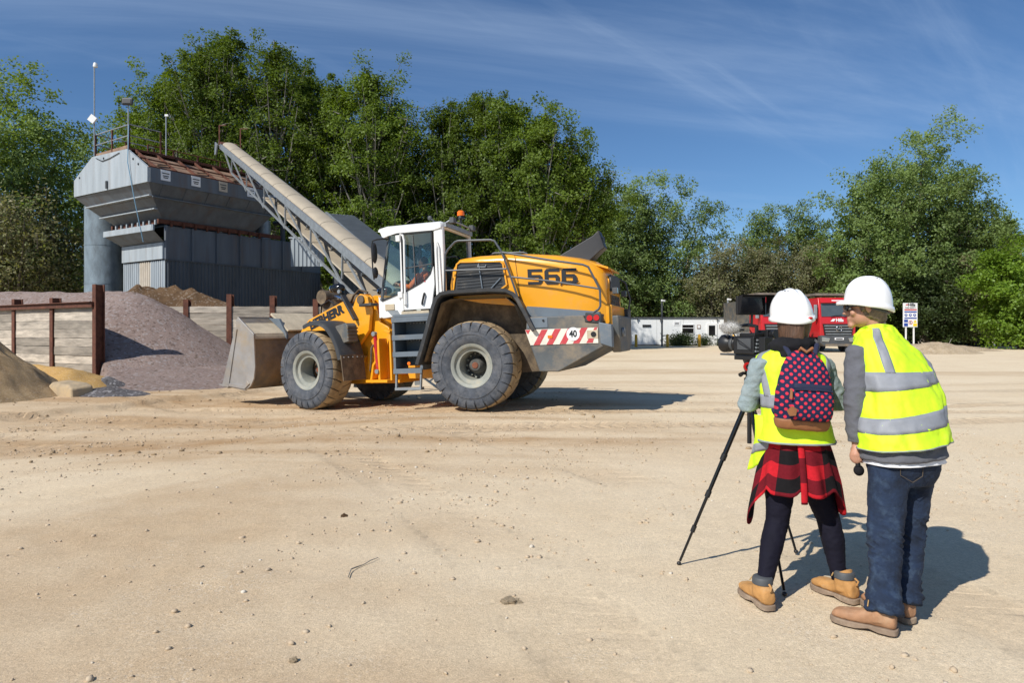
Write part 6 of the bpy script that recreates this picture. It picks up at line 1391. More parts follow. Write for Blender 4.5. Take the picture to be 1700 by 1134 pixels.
# ================================================================== TIPPER TRUCKS (local: front faces -y, ground at z 0)
def truck(label, px, Y, yaw):
    X = (px - 850) / FPX * Y
    t = thing('tipper_truck', label, 'truck', (X, Y, gz(X, Y)), (0, 0, yaw))
    c = MB(); c.loft([[(s * w, y, z) for s, y in ((-1, f), (1, f), (1, 2.1), (-1, 2.1))] for z, w, f in ((1.0, 1.24, 0.02), (1.9, 1.25, 0.0), (2.35, 1.25, 0.03), (3.45, 1.20, 0.32), (3.72, 1.16, 0.45))])
    cb = c.build('cab', m['truck_red'], t, bevel=0.06)
    c = MB(); c.add([(-1.12, 0.035, 2.42), (1.12, 0.035, 2.42), (1.06, 0.27, 3.32), (-1.06, 0.27, 3.32), (-1.12, 0.0, 2.42), (1.12, 0.0, 2.42), (1.06, 0.235, 3.32), (-1.06, 0.235, 3.32)], [(0, 1, 2, 3), (4, 5, 6, 7), (0, 4, 5, 1), (1, 5, 6, 2), (2, 6, 7, 3), (3, 7, 4, 0)]); c.build('windscreen', m['screen_glass'], cb)
    for s in (-0.5, 0.4):
        c = MB(); c.tube([(s, -0.03, 2.40), (s + 0.25, -0.02, 2.47), (s + 0.75, -0.01, 2.50)], 0.02, 5); c.build('wiper', m['black'], cb)
    c = MB(); c.prism([(0.05, 3.36), (0.28, 3.62), (0.34, 3.62), (0.22, 3.32)], 'x', -1.12, 1.12); sv = c.build('sun_visor', m['truck_red'], cb, bevel=0.02)
    c = MB(); c.bar((-0.35, 0.155, 3.50), (0.75, 0.155, 3.50), 0.02, 0.075, (0, 0.66, 0.75)); c.build('printed_line', m['sign_white'], sv)
    text('lettering', 'Hills', 0.30, (0.12, -0.01, 2.17), (1, 0, 0), (0, 0.02, 1), m['sign_white'], cb, bold=0.012, extrude=0.004)
    c = MB(); c.add([(-0.52, -0.015, 2.09), (-0.28, -0.015, 2.09), (-0.16, -0.012, 2.26), (-0.36, -0.012, 2.26)], [(0, 1, 2, 3)]); c.build('emblem', m['sign_white'], cb, smooth=0)
    c = MB(); c.prism([(-1.06, 1.92), (1.06, 1.92), (0.92, 1.12), (-0.92, 1.12)], 'y', -0.06, 0.04); gr = c.build('grille', m['black'], cb)
    for k in range(4):
        w = 0.98 - 0.035 * k; c = MB(); c.prism([(-0.10, 0.0), (-0.13, 0.035), (-0.06, 0.085), (-0.05, 0.05)], 'x', -w, w); c.xf(Matrix.Translation((0, 0, 1.74 - k * 0.185))); c.build('grille_slat', m['galv'], gr)
    c = MB(); c.lathe([(0.19, -0.015), (0.205, 0.0), (0.19, 0.015), (0.175, 0.0)], 'y', (0, -0.16, 1.60), 28, close=True)
    for k in range(3):
        a = R(90 + 120 * k); c.prism([(0.03 * math.cos(a + 1.05), 0.03 * math.sin(a + 1.05) + 1.60), (0.03 * math.cos(a - 1.05), 0.03 * math.sin(a - 1.05) + 1.60), (0.19 * math.cos(a), 0.19 * math.sin(a) + 1.60)], 'y', -0.175, -0.15)
    c.build('star_emblem', m['chrome'], gr)
    c = MB(); c.prism([(-1.25, 1.14), (1.25, 1.14), (1.27, 0.62), (1.0, 0.42), (-1.0, 0.42), (-1.27, 0.62)], 'y', -0.16, 0.3); bp = c.build('bumper', m['trim_dark'], t, bevel=0.05)
    c = MB(); c.box((0, -0.18, 0.50), (1.9, 0.05, 0.16)); c.build('bumper_lip', m['bucket_worn'], bp)
    c = MB(); c.box((0, -0.175, 0.92), (0.62, 0.02, 0.15)); np_ = c.build('number_plate', m['sign_white'], bp)
    c = MB(); c.box((0, -0.19, 0.92), (0.46, 0.008, 0.07)); c.build('plate_characters', m['lettering'], np_)
    for s in (-1, 1):
        c = MB(); c.prism([(s * 0.62, 0.98), (s * 1.2, 1.06), (s * 1.2, 0.74), (s * 0.72, 0.70)], 'y', -0.20, -0.12); c.build('head_lamp', m['chrome'], bp, bevel=0.02)
        c = MB(); c.tube([(s * 1.2, 0.35, 3.2), (s * 1.45, 0.2, 3.2)], 0.025, 6); mb_ = c.build('mirror_arm', m['black'], cb)
        c = MB(); c.box((s * 1.46, 0.18, 2.75), (0.24, 0.12, 0.95)); c.build('mirror', m['galv'], mb_, bevel=0.05)
        for y in (1.15, 4.3, 5.7):
            c = MB(); c.lathe([(0.001, -0.16), (0.3, -0.16), (0.34, -0.05), (0.5, -0.15), (0.52, 0.0), (0.5, 0.15), (0.3, 0.16), (0.001, 0.16)], 'x', (s * 1.02, y, 0.52), 24); wl_ = c.build('wheel', m['rubber'], t)
            c = MB(); c.disc(0.26, 'x', (s * 1.17, y, 0.52), 0.06, 18); c.build('rim', m['rim'], wl_)
    c = MB(); c.box((0, 3.6, 0.95), (0.9, 6.2, 0.3)); c.build('chassis', m['trim_dark'], t)
    c = MB(); c.loft([[(s * w, y, z) for s, y in ((-1, a), (1, a), (1, 7.3), (-1, 7.3))] for z, w, a in ((1.35, 1.1, 2.45), (1.8, 1.23, 2.35), (3.55, 1.25, 2.3), (3.6, 1.28, 2.28))]); tb = c.build('tipper_body', m['grey_paint'], t, bevel=0.03)
    c = MB(); c.prism([(-1.27, 3.86), (1.27, 3.86), (1.27, 4.02), (-1.27, 4.02)], 'y', 0.55, 2.4); c.build('cab_guard', m['bucket_worn'], tb)
    for s in (-1, 1):
        c = MB(); c.bar((s * 1.2, 2.32, 3.5), (s * 1.2, 2.32, 3.95), 0.1, 0.1); c.build('guard_post', m['bucket_worn'], tb)
    return t
M('screen_glass', (0.07, 0.09, 0.10), 0.08, var=0.15, spec=0.8)
truck('red tipper truck between the two helmets, parked facing the yard', 1391, 46.0, R(3))
truck('red tipper truck half hidden by the video camera and white helmet', 1295, 45.2, R(2))

# ================================================================== PEOPLE
def spline(rows, n):
    """smooth interpolation of parameter rows to n rows"""
    a = np.array(rows, float); k = len(a); t = np.linspace(0, k - 1, n); i = np.clip(t.astype(int), 0, k - 2); f = (t - i)[:, None]
    p0, p1, p2, p3 = a[np.clip(i - 1, 0, k - 1)], a[i], a[i + 1], a[np.clip(i + 2, 0, k - 1)]
    return 0.5 * (2 * p1 + (p2 - p0) * f + (2 * p0 - 5 * p1 + 4 * p2 - p3) * f ** 2 + (3 * p1 - p0 - 3 * p2 + p3) * f ** 3)
def torso_grid(rows, face, nu=72, nv=44, e=2.5, fold=0.0, seed=0):
    """rows: x,y,z,half width,half depth,tilt side,tilt forward. u=0 front, u=.5 back (turning over the right side)"""
    fx = np.array([math.cos(face), math.sin(face), 0]); sx = np.array([math.sin(face), -math.cos(face), 0])
    P = spline(rows, nv); G = np.zeros((nv, nu, 3)); th = np.linspace(0, 2 * math.pi, nu, endpoint=False)
    cs, sn = np.cos(th), np.sin(th); c2 = np.sign(cs) * np.abs(cs) ** (2 / e); s2 = np.sign(sn) * np.abs(sn) ** (2 / e)
    for v in range(nv):
        x, y, z, hw, hd, ts, tf = P[v]
        fd = 0.0
        if fold:
            q = th * 3
            fd = np.array([fold * (mnoise.noise(Vector((math.cos(a) * 2.2 + seed, math.sin(a) * 2.2, v * 0.10))) + 0.75 * (0.35 - abs(mnoise.noise(Vector((math.cos(a) * 3.4 + seed, math.sin(a) * 3.4 + v * 0.03, v * 0.10 + math.sin(a) * 0.8)))) * 1.4) + 0.3 * mnoise.noise(Vector((math.cos(a) * 8, math.sin(a) * 8 + seed, v * 0.3)))) for a in th])
        G[v] = np.array([x, y, z]) + np.outer(s2 * (hw + fd), sx) + np.outer(c2 * (hd + fd), fx)
        G[v, :, 2] += s2 * hw * ts + c2 * hd * tf
    return G
def grid_norm(G):
    du = np.roll(G, -1, 1) - np.roll(G, 1, 1); dv = np.gradient(G, axis=0); n = np.cross(du, dv); n /= np.linalg.norm(n, axis=2, keepdims=True) + 1e-9
    c = G.mean(axis=(0, 1)); s = np.sign(((G - c) * n).sum()); return n * s
def grid_to_mesh(name, G, wrap=True, uv=True, org=(0, 0, 0), umax=1.0, vmax=1.0):
    nv, nu = G.shape[:2]; i = np.arange(nv * nu).reshape(nv, nu)
    a = i[:-1, :]; b = np.roll(i, -1, 1)[:-1, :]; c = np.roll(i, -1, 1)[1:, :]; d = i[1:, :]
    f = np.stack([a, b, c, d], -1)
    U_ = np.tile(np.arange(nu) / nu, (nv, 1)); V_ = np.tile((np.arange(nv) / max(1, nv - 1))[:, None], (1, nu))
    ua = np.stack([U_[:-1], U_[:-1] + 1 / nu, U_[1:] + 1 / nu, U_[1:]], -1); va = np.stack([V_[:-1], V_[:-1], V_[1:], V_[1:]], -1)
    if not wrap: f = f[:, :-1]; ua = ua[:, :-1]; va = va[:, :-1]
    me = fast_mesh(name, G.reshape(-1, 3) - np.array(org), f.reshape(-1, 4))
    l = me.uv_layers.new(name='UVMap'); l.data.foreach_set('uv', np.stack([ua * umax, va * vmax], -1).reshape(-1).astype(np.float32))
    return me
def patch(G, N, u0, u1, v0, v1, off, nu=16, nv=16, shear=0.0):
    """strip lying on a wrapped grid (u may pass 1); v limits may be functions of s in 0..1"""
    H, W = G.shape[:2]; out = np.zeros((nv, nu, 3))
    for a in range(nv):
        for b in range(nu):
            s = b / (nu - 1); q = a / (nv - 1)
            uu = ((u0(q) if callable(u0) else u0) * (1 - s) + (u1(q) if callable(u1) else u1) * s) % 1.0
            va = v0(s) if callable(v0) else v0; vb = v1(s) if callable(v1) else v1; vv = va + (vb - va) * q
            x = uu * W; y = min(max(vv, 0), 1) * (H - 1); i0 = int(x) % W; i1 = (i0 + 1) % W; j0 = min(int(y), H - 2); fx, fy = x - int(x), y - j0
            def bi(A): return (A[j0, i0] * (1 - fx) + A[j0, i1] * fx) * (1 - fy) + (A[j0 + 1, i0] * (1 - fx) + A[j0 + 1, i1] * fx) * fy
            out[a, b] = bi(G) + bi(N) * off
    return out
def cloth(name, G, mat, parent, thick=0.004, wrap=True, **k):
    me = grid_to_mesh(name, G, wrap, org=parent_org[0], **k); o = link(name, me, mat, parent, smooth=180)
    s = o.modifiers.new('solid', 'SOLIDIFY'); s.thickness = thick; s.offset = 0; return o
parent_org = [(0, 0, 0)]
def folds(me, amp, freq, seed, stretch=(1, 1, 1), ridged=True, mask=None, shear=0.0):
    co, no = get_co(me).copy(), get_no(me).copy(); st = np.array(stretch)
    d = np.empty(len(co))
    for i, p in enumerate(co):
        if shear: p = p + np.array([0, 0, shear * p[0]])
        q = Vector((p * st * freq).tolist()) + Vector((seed, seed * 0.7, 0)); n = mnoise.noise(q); n2 = mnoise.noise(q * 2.3)
        d[i] = ((1 - abs(n) * 2.2) if ridged else n) + 0.45 * n2
    if mask is not None: d *= mask(co)
    set_co(me, co + no * (d * amp)[:, None])
def link_at(name, me, mat, parent, smooth=180, **k):
    co = get_co(me); set_co(me, co - np.array(parent_org[0], np.float32)); return link(name, me, mat, parent, smooth, **k)
def bld(mb, name, mat, parent, smooth=60, **k): return mb.build(name, mat, parent, smooth, origin=parent_org[0], **k)
def head_frame(c, face, pitch=0.0, roll=0.0):
    m_ = Matrix.Rotation(face - math.pi / 2, 4, 'Z') @ Matrix.Rotation(pitch, 4, 'X') @ Matrix.Rotation(roll, 4, 'Y'); m_.translation = Vector(c); return m_
def add_head(mb, Hm, neck_to, female=False):
    s = len(mb.v)
    mb.ell((0, -0.012, 0.030), (0.076, 0.097, 0.090), 20, 14); mb.ell((0, 0.012, -0.045), (0.062, 0.082, 0.072), 18, 12)
    mb.ell((0, 0.078, -0.098), (0.026, 0.02, 0.02)); mb.ell((0, 0.098, -0.015), (0.012, 0.016, 0.03), rot=(R(-14), 0, 0)); mb.ell((0, 0.106, -0.03), (0.016, 0.015, 0.011))
    mb.ell((0, 0.089, -0.062), (0.026, 0.011, 0.008)); mb.ell((0, 0.087, -0.075), (0.022, 0.011, 0.008)); mb.ell((0, 0.084, 0.022), (0.055, 0.013, 0.012))
    for sg in (-1, 1): mb.ell((sg * 0.078, -0.008, -0.008), (0.010, 0.022, 0.034), 10, 8, (R(-12), 0, sg * R(-20))); mb.ell((sg * 0.04, 0.068, -0.03), (0.024, 0.018, 0.022))
    mb.xf(Hm, s)
    b = Hm @ Vector((0, -0.03, -0.06)); mb.tube([b, (b + Vector(neck_to)) / 2, neck_to], [0.058, 0.056, 0.062] if not female else [0.05, 0.046, 0.052], 14)
def helmet(par, Hm, peak=0.05, back=0.036, base=0.030):
    """safety helmet: ribbed dome, brim band, short peak, nape skirt"""
    nu, nv = 64, 20; G = np.zeros((nv, nu, 3)); th = np.linspace(0, 2 * math.pi, nu, endpoint=False)
    for v in range(nv):
        ph = math.pi / 2 * (1 - v / (nv - 1)) ; t = v / (nv - 1)
        for k, a in enumerate(th):
            x, y = math.sin(a), math.cos(a)            # y forward
            r = math.cos(ph) ** 0.82; z = math.sin(ph) ** 1.0
            X = 0.121 * r * x; Y = (0.126 if y > 0 else 0.130) * r * y
            rib = 0.0085 * (math.exp(-((X) / 0.014) ** 4) + 0.8 * math.exp(-((abs(X) - 0.048) / 0.009) ** 4)) * min(1, z * 2.2) * (1 if z > 0.08 else 0)
            low = -base - back * max(0, -y) ** 1.5 + 0.014 * max(0, y)
            Z = low + (0.126 - low) * z + rib
            G[v, k] = (X * (1 + rib * 2), Y - 0.004, Z)
    # band and rim rows
    base = G[-1].copy(); rows = []
    for off, dz in ((0.007, -0.002), (0.0085, -0.016), (0.008, -0.028), (0.003, -0.030)):
        rw = base.copy()
        for k, a in enumerate(th):
            x, y = math.sin(a), math.cos(a); pk = max(0, y) ** 3 * peak * (0.25 if off < 0.005 and dz > -0.01 else 1)
            rw[k] += np.array([x * off, y * off + pk, dz - max(0, y) ** 3 * 0.010 + max(0, y) * 0.012 * (-dz / 0.03)])
        rows.append(rw)
    G = np.concatenate([G, np.array(rows)], 0)
    W = np.array([[list(Hm @ (Vector(p) * 0.955)) for p in row] for row in G])
    o = cloth('helmet', W, m['helmet'], par, 0.003)
    b = MB(); s0 = len(b.v)
    b.ell((0.045, -0.122, -0.062), (0.017, 0.012, 0.0085), 12, 8, (0, 0, R(18))); b.xf(Hm); bld(b, 'rear_badge', m['red_plastic'], o)
    for k in range(3):
        b = MB(); b.ell((-0.055 + 0.013 * k, -0.035 - 0.01 * k, 0.121 - 0.006 * k), (0.0045, 0.003, 0.003), 8, 6); b.xf(Hm); bld(b, 'vent_slot', m['black'], o)
    return o
def boot(par, heel, toe, col, ankle, h=0.15, tall=True, L=0.285, w=0.052):
    heel, toe = Vector((heel[0], heel[1], 0)), Vector((toe[0], toe[1], 0)); d = (toe - heel).normalized(); s = Vector((d.y, -d.x, 0)); g = gz(heel.x, heel.y) + 0.006
    def ring(t, hw, z0, z1, n=14, p=2.6):
        c = heel + d * (t * L); out = []
        for k in range(n):
            a = 2 * math.pi * k / n; ca, sa = math.cos(a), math.sin(a)
            y = hw * math.copysign(abs(ca) ** (2 / p), ca); z = (z0 + z1) / 2 + (z1 - z0) / 2 * math.copysign(abs(sa) ** (2 / p), sa)
            out.append((c.x + s.x * y, c.y + s.y * y, g + z))
        return out
    u = MB(); u.loft([ring(0.0, 0.022, 0.03, 0.075), ring(0.02, 0.036, 0.022, 0.10), ring(0.12, 0.041, 0.02, 0.125), ring(0.32, 0.043, 0.02, 0.118), ring(0.48, 0.046, 0.02, 0.095), ring(0.62, 0.051, 0.02, 0.08), ring(0.78, 0.052, 0.02, 0.074), ring(0.92, 0.043, 0.02, 0.064), ring(1.0, 0.022, 0.022, 0.045)])
    c0 = heel + d * 0.075
    u.tube([(c0.x, c0.y, g + 0.05), (c0.x + d.x * 0.004, c0.y + d.y * 0.004, g + 0.09), (c0.x, c0.y, g + h - 0.02), (ankle[0] * 0.4 + c0.x * 0.6, ankle[1] * 0.4 + c0.y * 0.6, g + h)], [0.052, 0.052, 0.049, 0.05], 16)
    me = fuse(u, 0.006, 5); folds(me, 0.0022, 22, 3.1); b = link_at('boot', me, m[col], par)
    so = MB(); pr = []
    for t, hw in ((-0.03, 0.02), (0.0, 0.034), (0.08, 0.043), (0.25, 0.043), (0.4, 0.042), (0.6, 0.053), (0.8, 0.055), (0.93, 0.046), (1.0, 0.030), (1.03, 0.012)): pr.append((t, hw))
    vs = [heel + d * (t * L) + s * hw for t, hw in pr] + [heel + d * (t * L) - s * hw for t, hw in pr[::-1]]; n = len(vs)
    lo = [(p.x, p.y, g - 0.004 + (0.010 if 0.30 < ((p - heel).dot(d) / L) < 0.45 else 0)) for p in vs]; hi = [(p.x, p.y, g + 0.026) for p in vs]
    so.add(lo + hi, [tuple(range(n)), tuple(range(n, 2 * n))[::-1]] + [(k, (k + 1) % n, n + (k + 1) % n, n + k) for k in range(n)]); bld(so, 'sole', m['sole'], b, bevel=0.005)
    la = MB(); 
    for k in range(4):
        t = 0.36 + 0.055 * k; z = 0.125 - 0.0105 * k; c = heel + d * (t * L); la.tube([(c.x + s.x * 0.026, c.y + s.y * 0.026, g + z - 0.012), (c.x, c.y, g + z), (c.x - s.x * 0.026, c.y - s.y * 0.026, g + z - 0.012)], 0.0035, 5)
    c = heel + d * (0.33 * L)
    for sg in (1, -1): la.tube([(c.x, c.y, g + 0.128), (c.x + s.x * 0.03 * sg + d.x * 0.02, c.y + s.y * 0.03 * sg + d.y * 0.02, g + 0.155), (c.x + s.x * 0.055 * sg + d.x * 0.02, c.y + s.y * 0.055 * sg + d.y * 0.02, g + 0.125)], 0.0035, 5)
    bld(la, 'laces', m['lace'], b, kind='stuff')
    if tall:
        cf = MB(); cf.tube([(c0.x, c0.y, g + h - 0.03), (c0.x, c0.y, g + h), (c0.x, c0.y, g + h + 0.008)], [0.055, 0.054, 0.048], 18); bld(cf, 'padded_collar', m['trim_dark'], b)
        cf = MB(); q = heel - d * 0.002; cf.tube([(q.x, q.y, g + 0.10), (q.x - d.x * 0.012, q.y - d.y * 0.012, g + 0.125), (q.x + d.x * 0.01, q.y + d.y * 0.01, g + 0.135)], 0.006, 6); bld(cf, 'pull_tab', m[col], b)
    return b
def grip_hand(mb, wrist, ctr, axis, palm_dir, r=0.016, thumb=1):
    """palm beside a rod through ctr along axis; four unequal fingers and a thumb close round it"""
    a = Vector(axis).normalized(); p = Vector(palm_dir); p = (p - a * p.dot(a)).normalized(); q = a.cross(p); ctr = Vector(ctr)
    pc = ctr + p * (r + 0.016); wrist = Vector(wrist)
    mb.ell(pc, (0.016, 0.034, 0.042), 12, 8, Matrix((p, q, a)).transposed()); mb.tube([wrist, (wrist * 0.4 + pc * 0.6), pc], [0.027, 0.026, 0.024], 10)
    for k, (ln, rr) in enumerate(((0.92, 0.0085), (1.0, 0.009), (0.96, 0.0085), (0.82, 0.0075))):
        h = 0.030 - 0.0195 * k; pts = []
        for j in range(6):
            an = math.pi * (0.12 + 1.28 * ln * j / 5); rad = r + 0.009; pts.append(ctr + a * (h - 0.002 * j) + (p * math.cos(an) + q * math.sin(an)) * rad * (1.25 if j == 0 else 1))
        mb.tube(pts, [rr * 1.1, rr * 1.08, rr, rr, rr * 0.9, rr * 0.7], 8)
    b0 = pc + a * 0.02 * thumb - q * 0.018; mb.tube([b0, ctr + a * 0.034 * thumb - q * (r + 0.010) + p * 0.004, ctr + a * 0.040 * thumb - q * (r + 0.004) - p * 0.014, ctr + a * 0.036 * thumb - q * 0.004 - p * (r + 0.008)], [0.013, 0.011, 0.010, 0.008], 8)

# ---------------------------------------------------------------- the camera operator (back turned)
wo = (1.63, 3.86, 0.0); parent_org[0] = wo; FW = math.atan2(0.975, 0.20)
wom = thing('person', 'person with polka-dot backpack, white helmet and checked shirt round the waist', 'person', wo)
HmW = head_frame((1.632, 4.00, 1.625), math.atan2(0.97, -0.10), R(-8), R(-6))
bd = MB(); add_head(bd, HmW, (1.625, 3.965, 1.40), True)
TW = [(1.632, 3.93, 0.74, 0.145, 0.10, 0, 0), (1.63, 3.93, 0.90, 0.115, 0.085, 0, 0), (1.628, 3.95, 1.05, 0.115, 0.085, 0, 0), (1.625, 3.965, 1.22, 0.14, 0.10, 0, 0), (1.625, 3.97, 1.33, 0.15, 0.085, 0, 0), (1.625, 3.97, 1.39, 0.07, 0.05, 0, 0)]
g = torso_grid(TW, FW, 24, 14, 2.2); bd.loft([[tuple(p) for p in row] for row in g])
LhW, LkW, LaW = (1.548, 3.93, 0.74), (1.515, 3.90, 0.42), (1.375, 3.735, 0.10)
RhW, RkW, RaW = (1.722, 3.93, 0.74), (1.822, 3.93, 0.42), (1.848, 3.85, 0.10)
bd.tube([LhW, LkW, LaW], [0.07, 0.05, 0.032], 12); bd.tube([RhW, RkW, RaW], [0.07, 0.05, 0.032], 12)
LsW, LeW, LwW = Vector((1.455, 3.975, 1.325)), Vector((1.385, 4.02, 1.075)), Vector((1.50, 4.185, 1.10))
RsW, ReW, RwW = Vector((1.80, 3.975, 1.325)), Vector((1.905, 3.98, 1.09)), Vector((1.86, 4.16, 1.07))
bd.tube([LsW, LeW, LwW], [0.04, 0.034, 0.025], 10); bd.tube([RsW, ReW, RwW], [0.04, 0.034, 0.025], 10)
for hl, t_ in (((1.385, 3.665), (1.337, 3.94)), ((1.893, 3.755), (1.775, 4.01))):
    a_, b_ = Vector((*hl, 0.05)), Vector((*t_, 0.04)); bd.tube([a_ * 0.8 + b_ * 0.2, b_], [0.028, 0.022], 8)
grip_hand(bd, LwW, (1.505, 4.225, 1.10), (0.2, -0.75, -0.5), (-0.4, -0.3, 0.6), 0.012)
grip_hand(bd, RwW, (1.835, 4.20, 1.06), (1, 0.1, 0), (0.2, -0.8, -0.3), 0.010)
me = fuse(bd, 0.0065, 4); link_at('body', me, m['skin'], wom)
for sg in (-1, 1):
    e = MB(); e.ell((sg * 0.032, 0.083, -0.005), (0.012, 0.009, 0.008), 10, 8); e.xf(HmW); eo = bld(e, 'eye', m['sign_white'], wom)
    e = MB(); e.ell((sg * 0.032, 0.091, -0.005), (0.005, 0.003, 0.005), 8, 6); e.xf(HmW); bld(e, 'pupil', m['black'], eo)
# hair: cap plus long locks falling forward over the left shoulder
hr = MB(); hr.ell((0, -0.022, 0.015), (0.082, 0.094, 0.085), 18, 12); hr.ell((0, -0.05, -0.045), (0.068, 0.055, 0.07), 16, 10)
rs = random.Random(4)
for k in range(26):
    a = R(-150 + k * 11.5); x, y = math.sin(a) * 0.078, -math.cos(a) * 0.07 - 0.03
    if y > 0.055: continue
    lng = 0.22 if x < 0.01 else 0.12
    hr.tube([(x * 0.95, y, -0.0), (x * 1.02 - 0.003, y - 0.004, -0.06), (x * 0.98 - 0.012, y + 0.006, -0.06 - lng * 0.5), (x * 0.85 - 0.022 + rs.uniform(-.01, .01), y + 0.02, -0.06 - lng)], [0.018, 0.017, 0.014, 0.005], 7)
hr.xf(HmW); me = fuse(hr, 0.006, 2); folds(me, 0.004, 26, 1.0, (1, 1, 0.25)); link_at('hair', me, m['hair_brown'], wom)
helmet(wom, HmW @ Matrix.Translation((0, 0, 0.004)) @ Matrix.Rotation(R(4), 4, 'X'), 0.03)
# leggings
lg = MB(); g = torso_grid([(1.634, 3.93, 0.62, 0.12, 0.085, 0, 0), (1.634, 3.925, 0.72, 0.160, 0.115, 0, 0), (1.632, 3.925, 0.82, 0.155, 0.112, 0, 0), (1.63, 3.93, 0.90, 0.13, 0.10, 0, 0)], FW, 24, 10, 2.1); lg.loft([[tuple(p) for p in row] for row in g])
def leg(mb, a, b, c, rs_, cut=0.0, bow=(0, 0, 0)):
    a, b, c, bow = Vector(a), Vector(b), Vector(c), Vector(bow); pts = [a, a.lerp(b, 0.45) + bow, b, b.lerp(c, 0.35) - bow * 0.6, b.lerp(c, 0.75), c]; mb.tube(pts, rs_, 18)
leg(lg, LhW, LkW, LaW, [0.082, 0.079, 0.063, 0.062, 0.046, 0.040], bow=(0.006, 0, 0)); leg(lg, RhW, RkW, RaW, [0.082, 0.079, 0.063, 0.062, 0.046, 0.040], bow=(-0.008, 0, 0))
me = fuse(lg, 0.007, 8); folds(me, 0.0022, 26, 2.0, (1, 1, 1.6)); link_at('leggings', me, m['leggings'], wom)
boot(wom, (1.385, 3.665), (1.337, 3.94), 'boot', LaW, 0.15); boot(wom, (1.893, 3.755), (1.775, 4.01), 'boot', RaW, 0.15)
# checked shirt tied round the waist
def plaid_mat():
    mt = bpy.data.materials.new('plaid'); mt.use_nodes = True; MATS['plaid'] = mt
    N, L = mt.node_tree.nodes, mt.node_tree.links; b = N['Principled BSDF']; b.inputs['Roughness'].default_value = 0.95; b.inputs['Specular IOR Level'].default_value = 0.15
    uv = N.new('ShaderNodeUVMap'); sp = N.new('ShaderNodeSeparateXYZ'); L.new(uv.outputs[0], sp.inputs[0]); o = []
    for ax, sc in ((0, 1 / 0.26), (1, 1 / 0.215)):
        a = N.new('ShaderNodeMath'); a.operation = 'MULTIPLY'; L.new(sp.outputs[ax], a.inputs[0]); a.inputs[1].default_value = sc
        f_ = N.new('ShaderNodeMath'); f_.operation = 'FRACT'; L.new(a.outputs[0], f_.inputs[0]); g_ = N.new('ShaderNodeMath'); g_.operation = 'GREATER_THAN'; L.new(f_.outputs[0], g_.inputs[0]); g_.inputs[1].default_value = 0.5; o.append(g_.outputs[0])
    sm = N.new('ShaderNodeMath'); sm.operation = 'ADD'; L.new(o[0], sm.inputs[0]); L.new(o[1], sm.inputs[1]); dv = N.new('ShaderNodeMath'); dv.operation = 'MULTIPLY'; L.new(sm.outputs[0], dv.inputs[0]); dv.inputs[1].default_value = 0.5
    cr = N.new('ShaderNodeValToRGB'); L.new(dv.outputs[0], cr.inputs[0]); cr.color_ramp.interpolation = 'CONSTANT'; e = cr.color_ramp.elements; e[0].color = (0.46, 0.014, 0.022, 1); e[1].position = 0.4; e[1].color = (0.135, 0.008, 0.014, 1); e.new(0.8).color = (0.010, 0.009, 0.010, 1)
    tc = N.new('ShaderNodeTexCoord'); nz = N.new('ShaderNodeTexNoise'); L.new(tc.outputs['Object'], nz.inputs['Vector']); nz.inputs['Scale'].default_value = 60; mr = N.new('ShaderNodeMapRange'); L.new(nz.outputs['Fac'], mr.inputs['Value']); mr.inputs['To Min'].default_value = 0.75; mr.inputs['To Max'].default_value = 1.25
    sc_ = N.new('ShaderNodeVectorMath'); sc_.operation = 'SCALE'; L.new(cr.outputs[0], sc_.inputs[0]); L.new(mr.outputs[0], sc_.inputs['Scale']); L.new(sc_.outputs[0], b.inputs['Base Color'])
plaid_mat()
nu, nv = 96, 30; th = np.linspace(0, 2 * math.pi, nu, endpoint=False); fx = np.array([math.cos(FW), math.sin(FW), 0]); sx = np.array([math.sin(FW), -math.cos(FW), 0]); G = np.zeros((nv, nu, 3))
for k, a in enumerate(th):
    sd, fw = math.sin(a), math.cos(a)
    dip = 0.21 * math.exp(-((a - 1.5 * math.pi) / 0.30) ** 2) + 0.13 * math.exp(-((a - 0.5 * math.pi) / 0.33) ** 2)
    notch = -0.035 * math.exp(-((a - math.pi) / 0.12) ** 2) - 0.03 * math.exp(-((a - 1.27 * math.pi) / 0.10) ** 2) - 0.03 * math.exp(-((a - 0.74 * math.pi) / 0.10) ** 2) + (-0.12 * math.exp(-(min(a, 2 * math.pi - a) / 0.5) ** 2))
    for v in range(nv):
        t = v / (nv - 1); z = 0.915 - (0.325 + dip + notch) * t
        fold = (0.010 * math.sin(a * 7 + 1.0) + 0.012 * math.sin(a * 11 + 2.0 * t) + 0.008 * mnoise.noise(Vector((sd * 4, fw * 4, t * 3)))) * min(1, t * 1.6)
        hw, hd = 0.158 + 0.082 * t ** 0.8 + fold + 0.03 * dip * t * 3, 0.124 + 0.062 * t ** 0.8 + fold
        G[v, k] = np.array([1.634, 3.925, z]) + sx * sd * hw + fx * fw * hd
o = cloth('checked_shirt', G, m['plaid'], wom, 0.004, umax=1.30, vmax=0.46)
sl = MB(); P = [(1.60, 3.79, 0.90), (1.60, 3.765, 0.80), (1.602, 3.745, 0.66), (1.604, 3.742, 0.555)]
G2 = np.zeros((12, 10, 3)); PP = spline(P, 12)
for v in range(12):
    for k in range(10):
        a = 2 * math.pi * k / 10; G2[v, k] = PP[v] + np.array([math.cos(a) * 0.017, math.sin(a) * 0.008, 0])
o2 = cloth('shirt_sleeve', G2, m['plaid'], o, 0.003, umax=0.09, vmax=0.34)
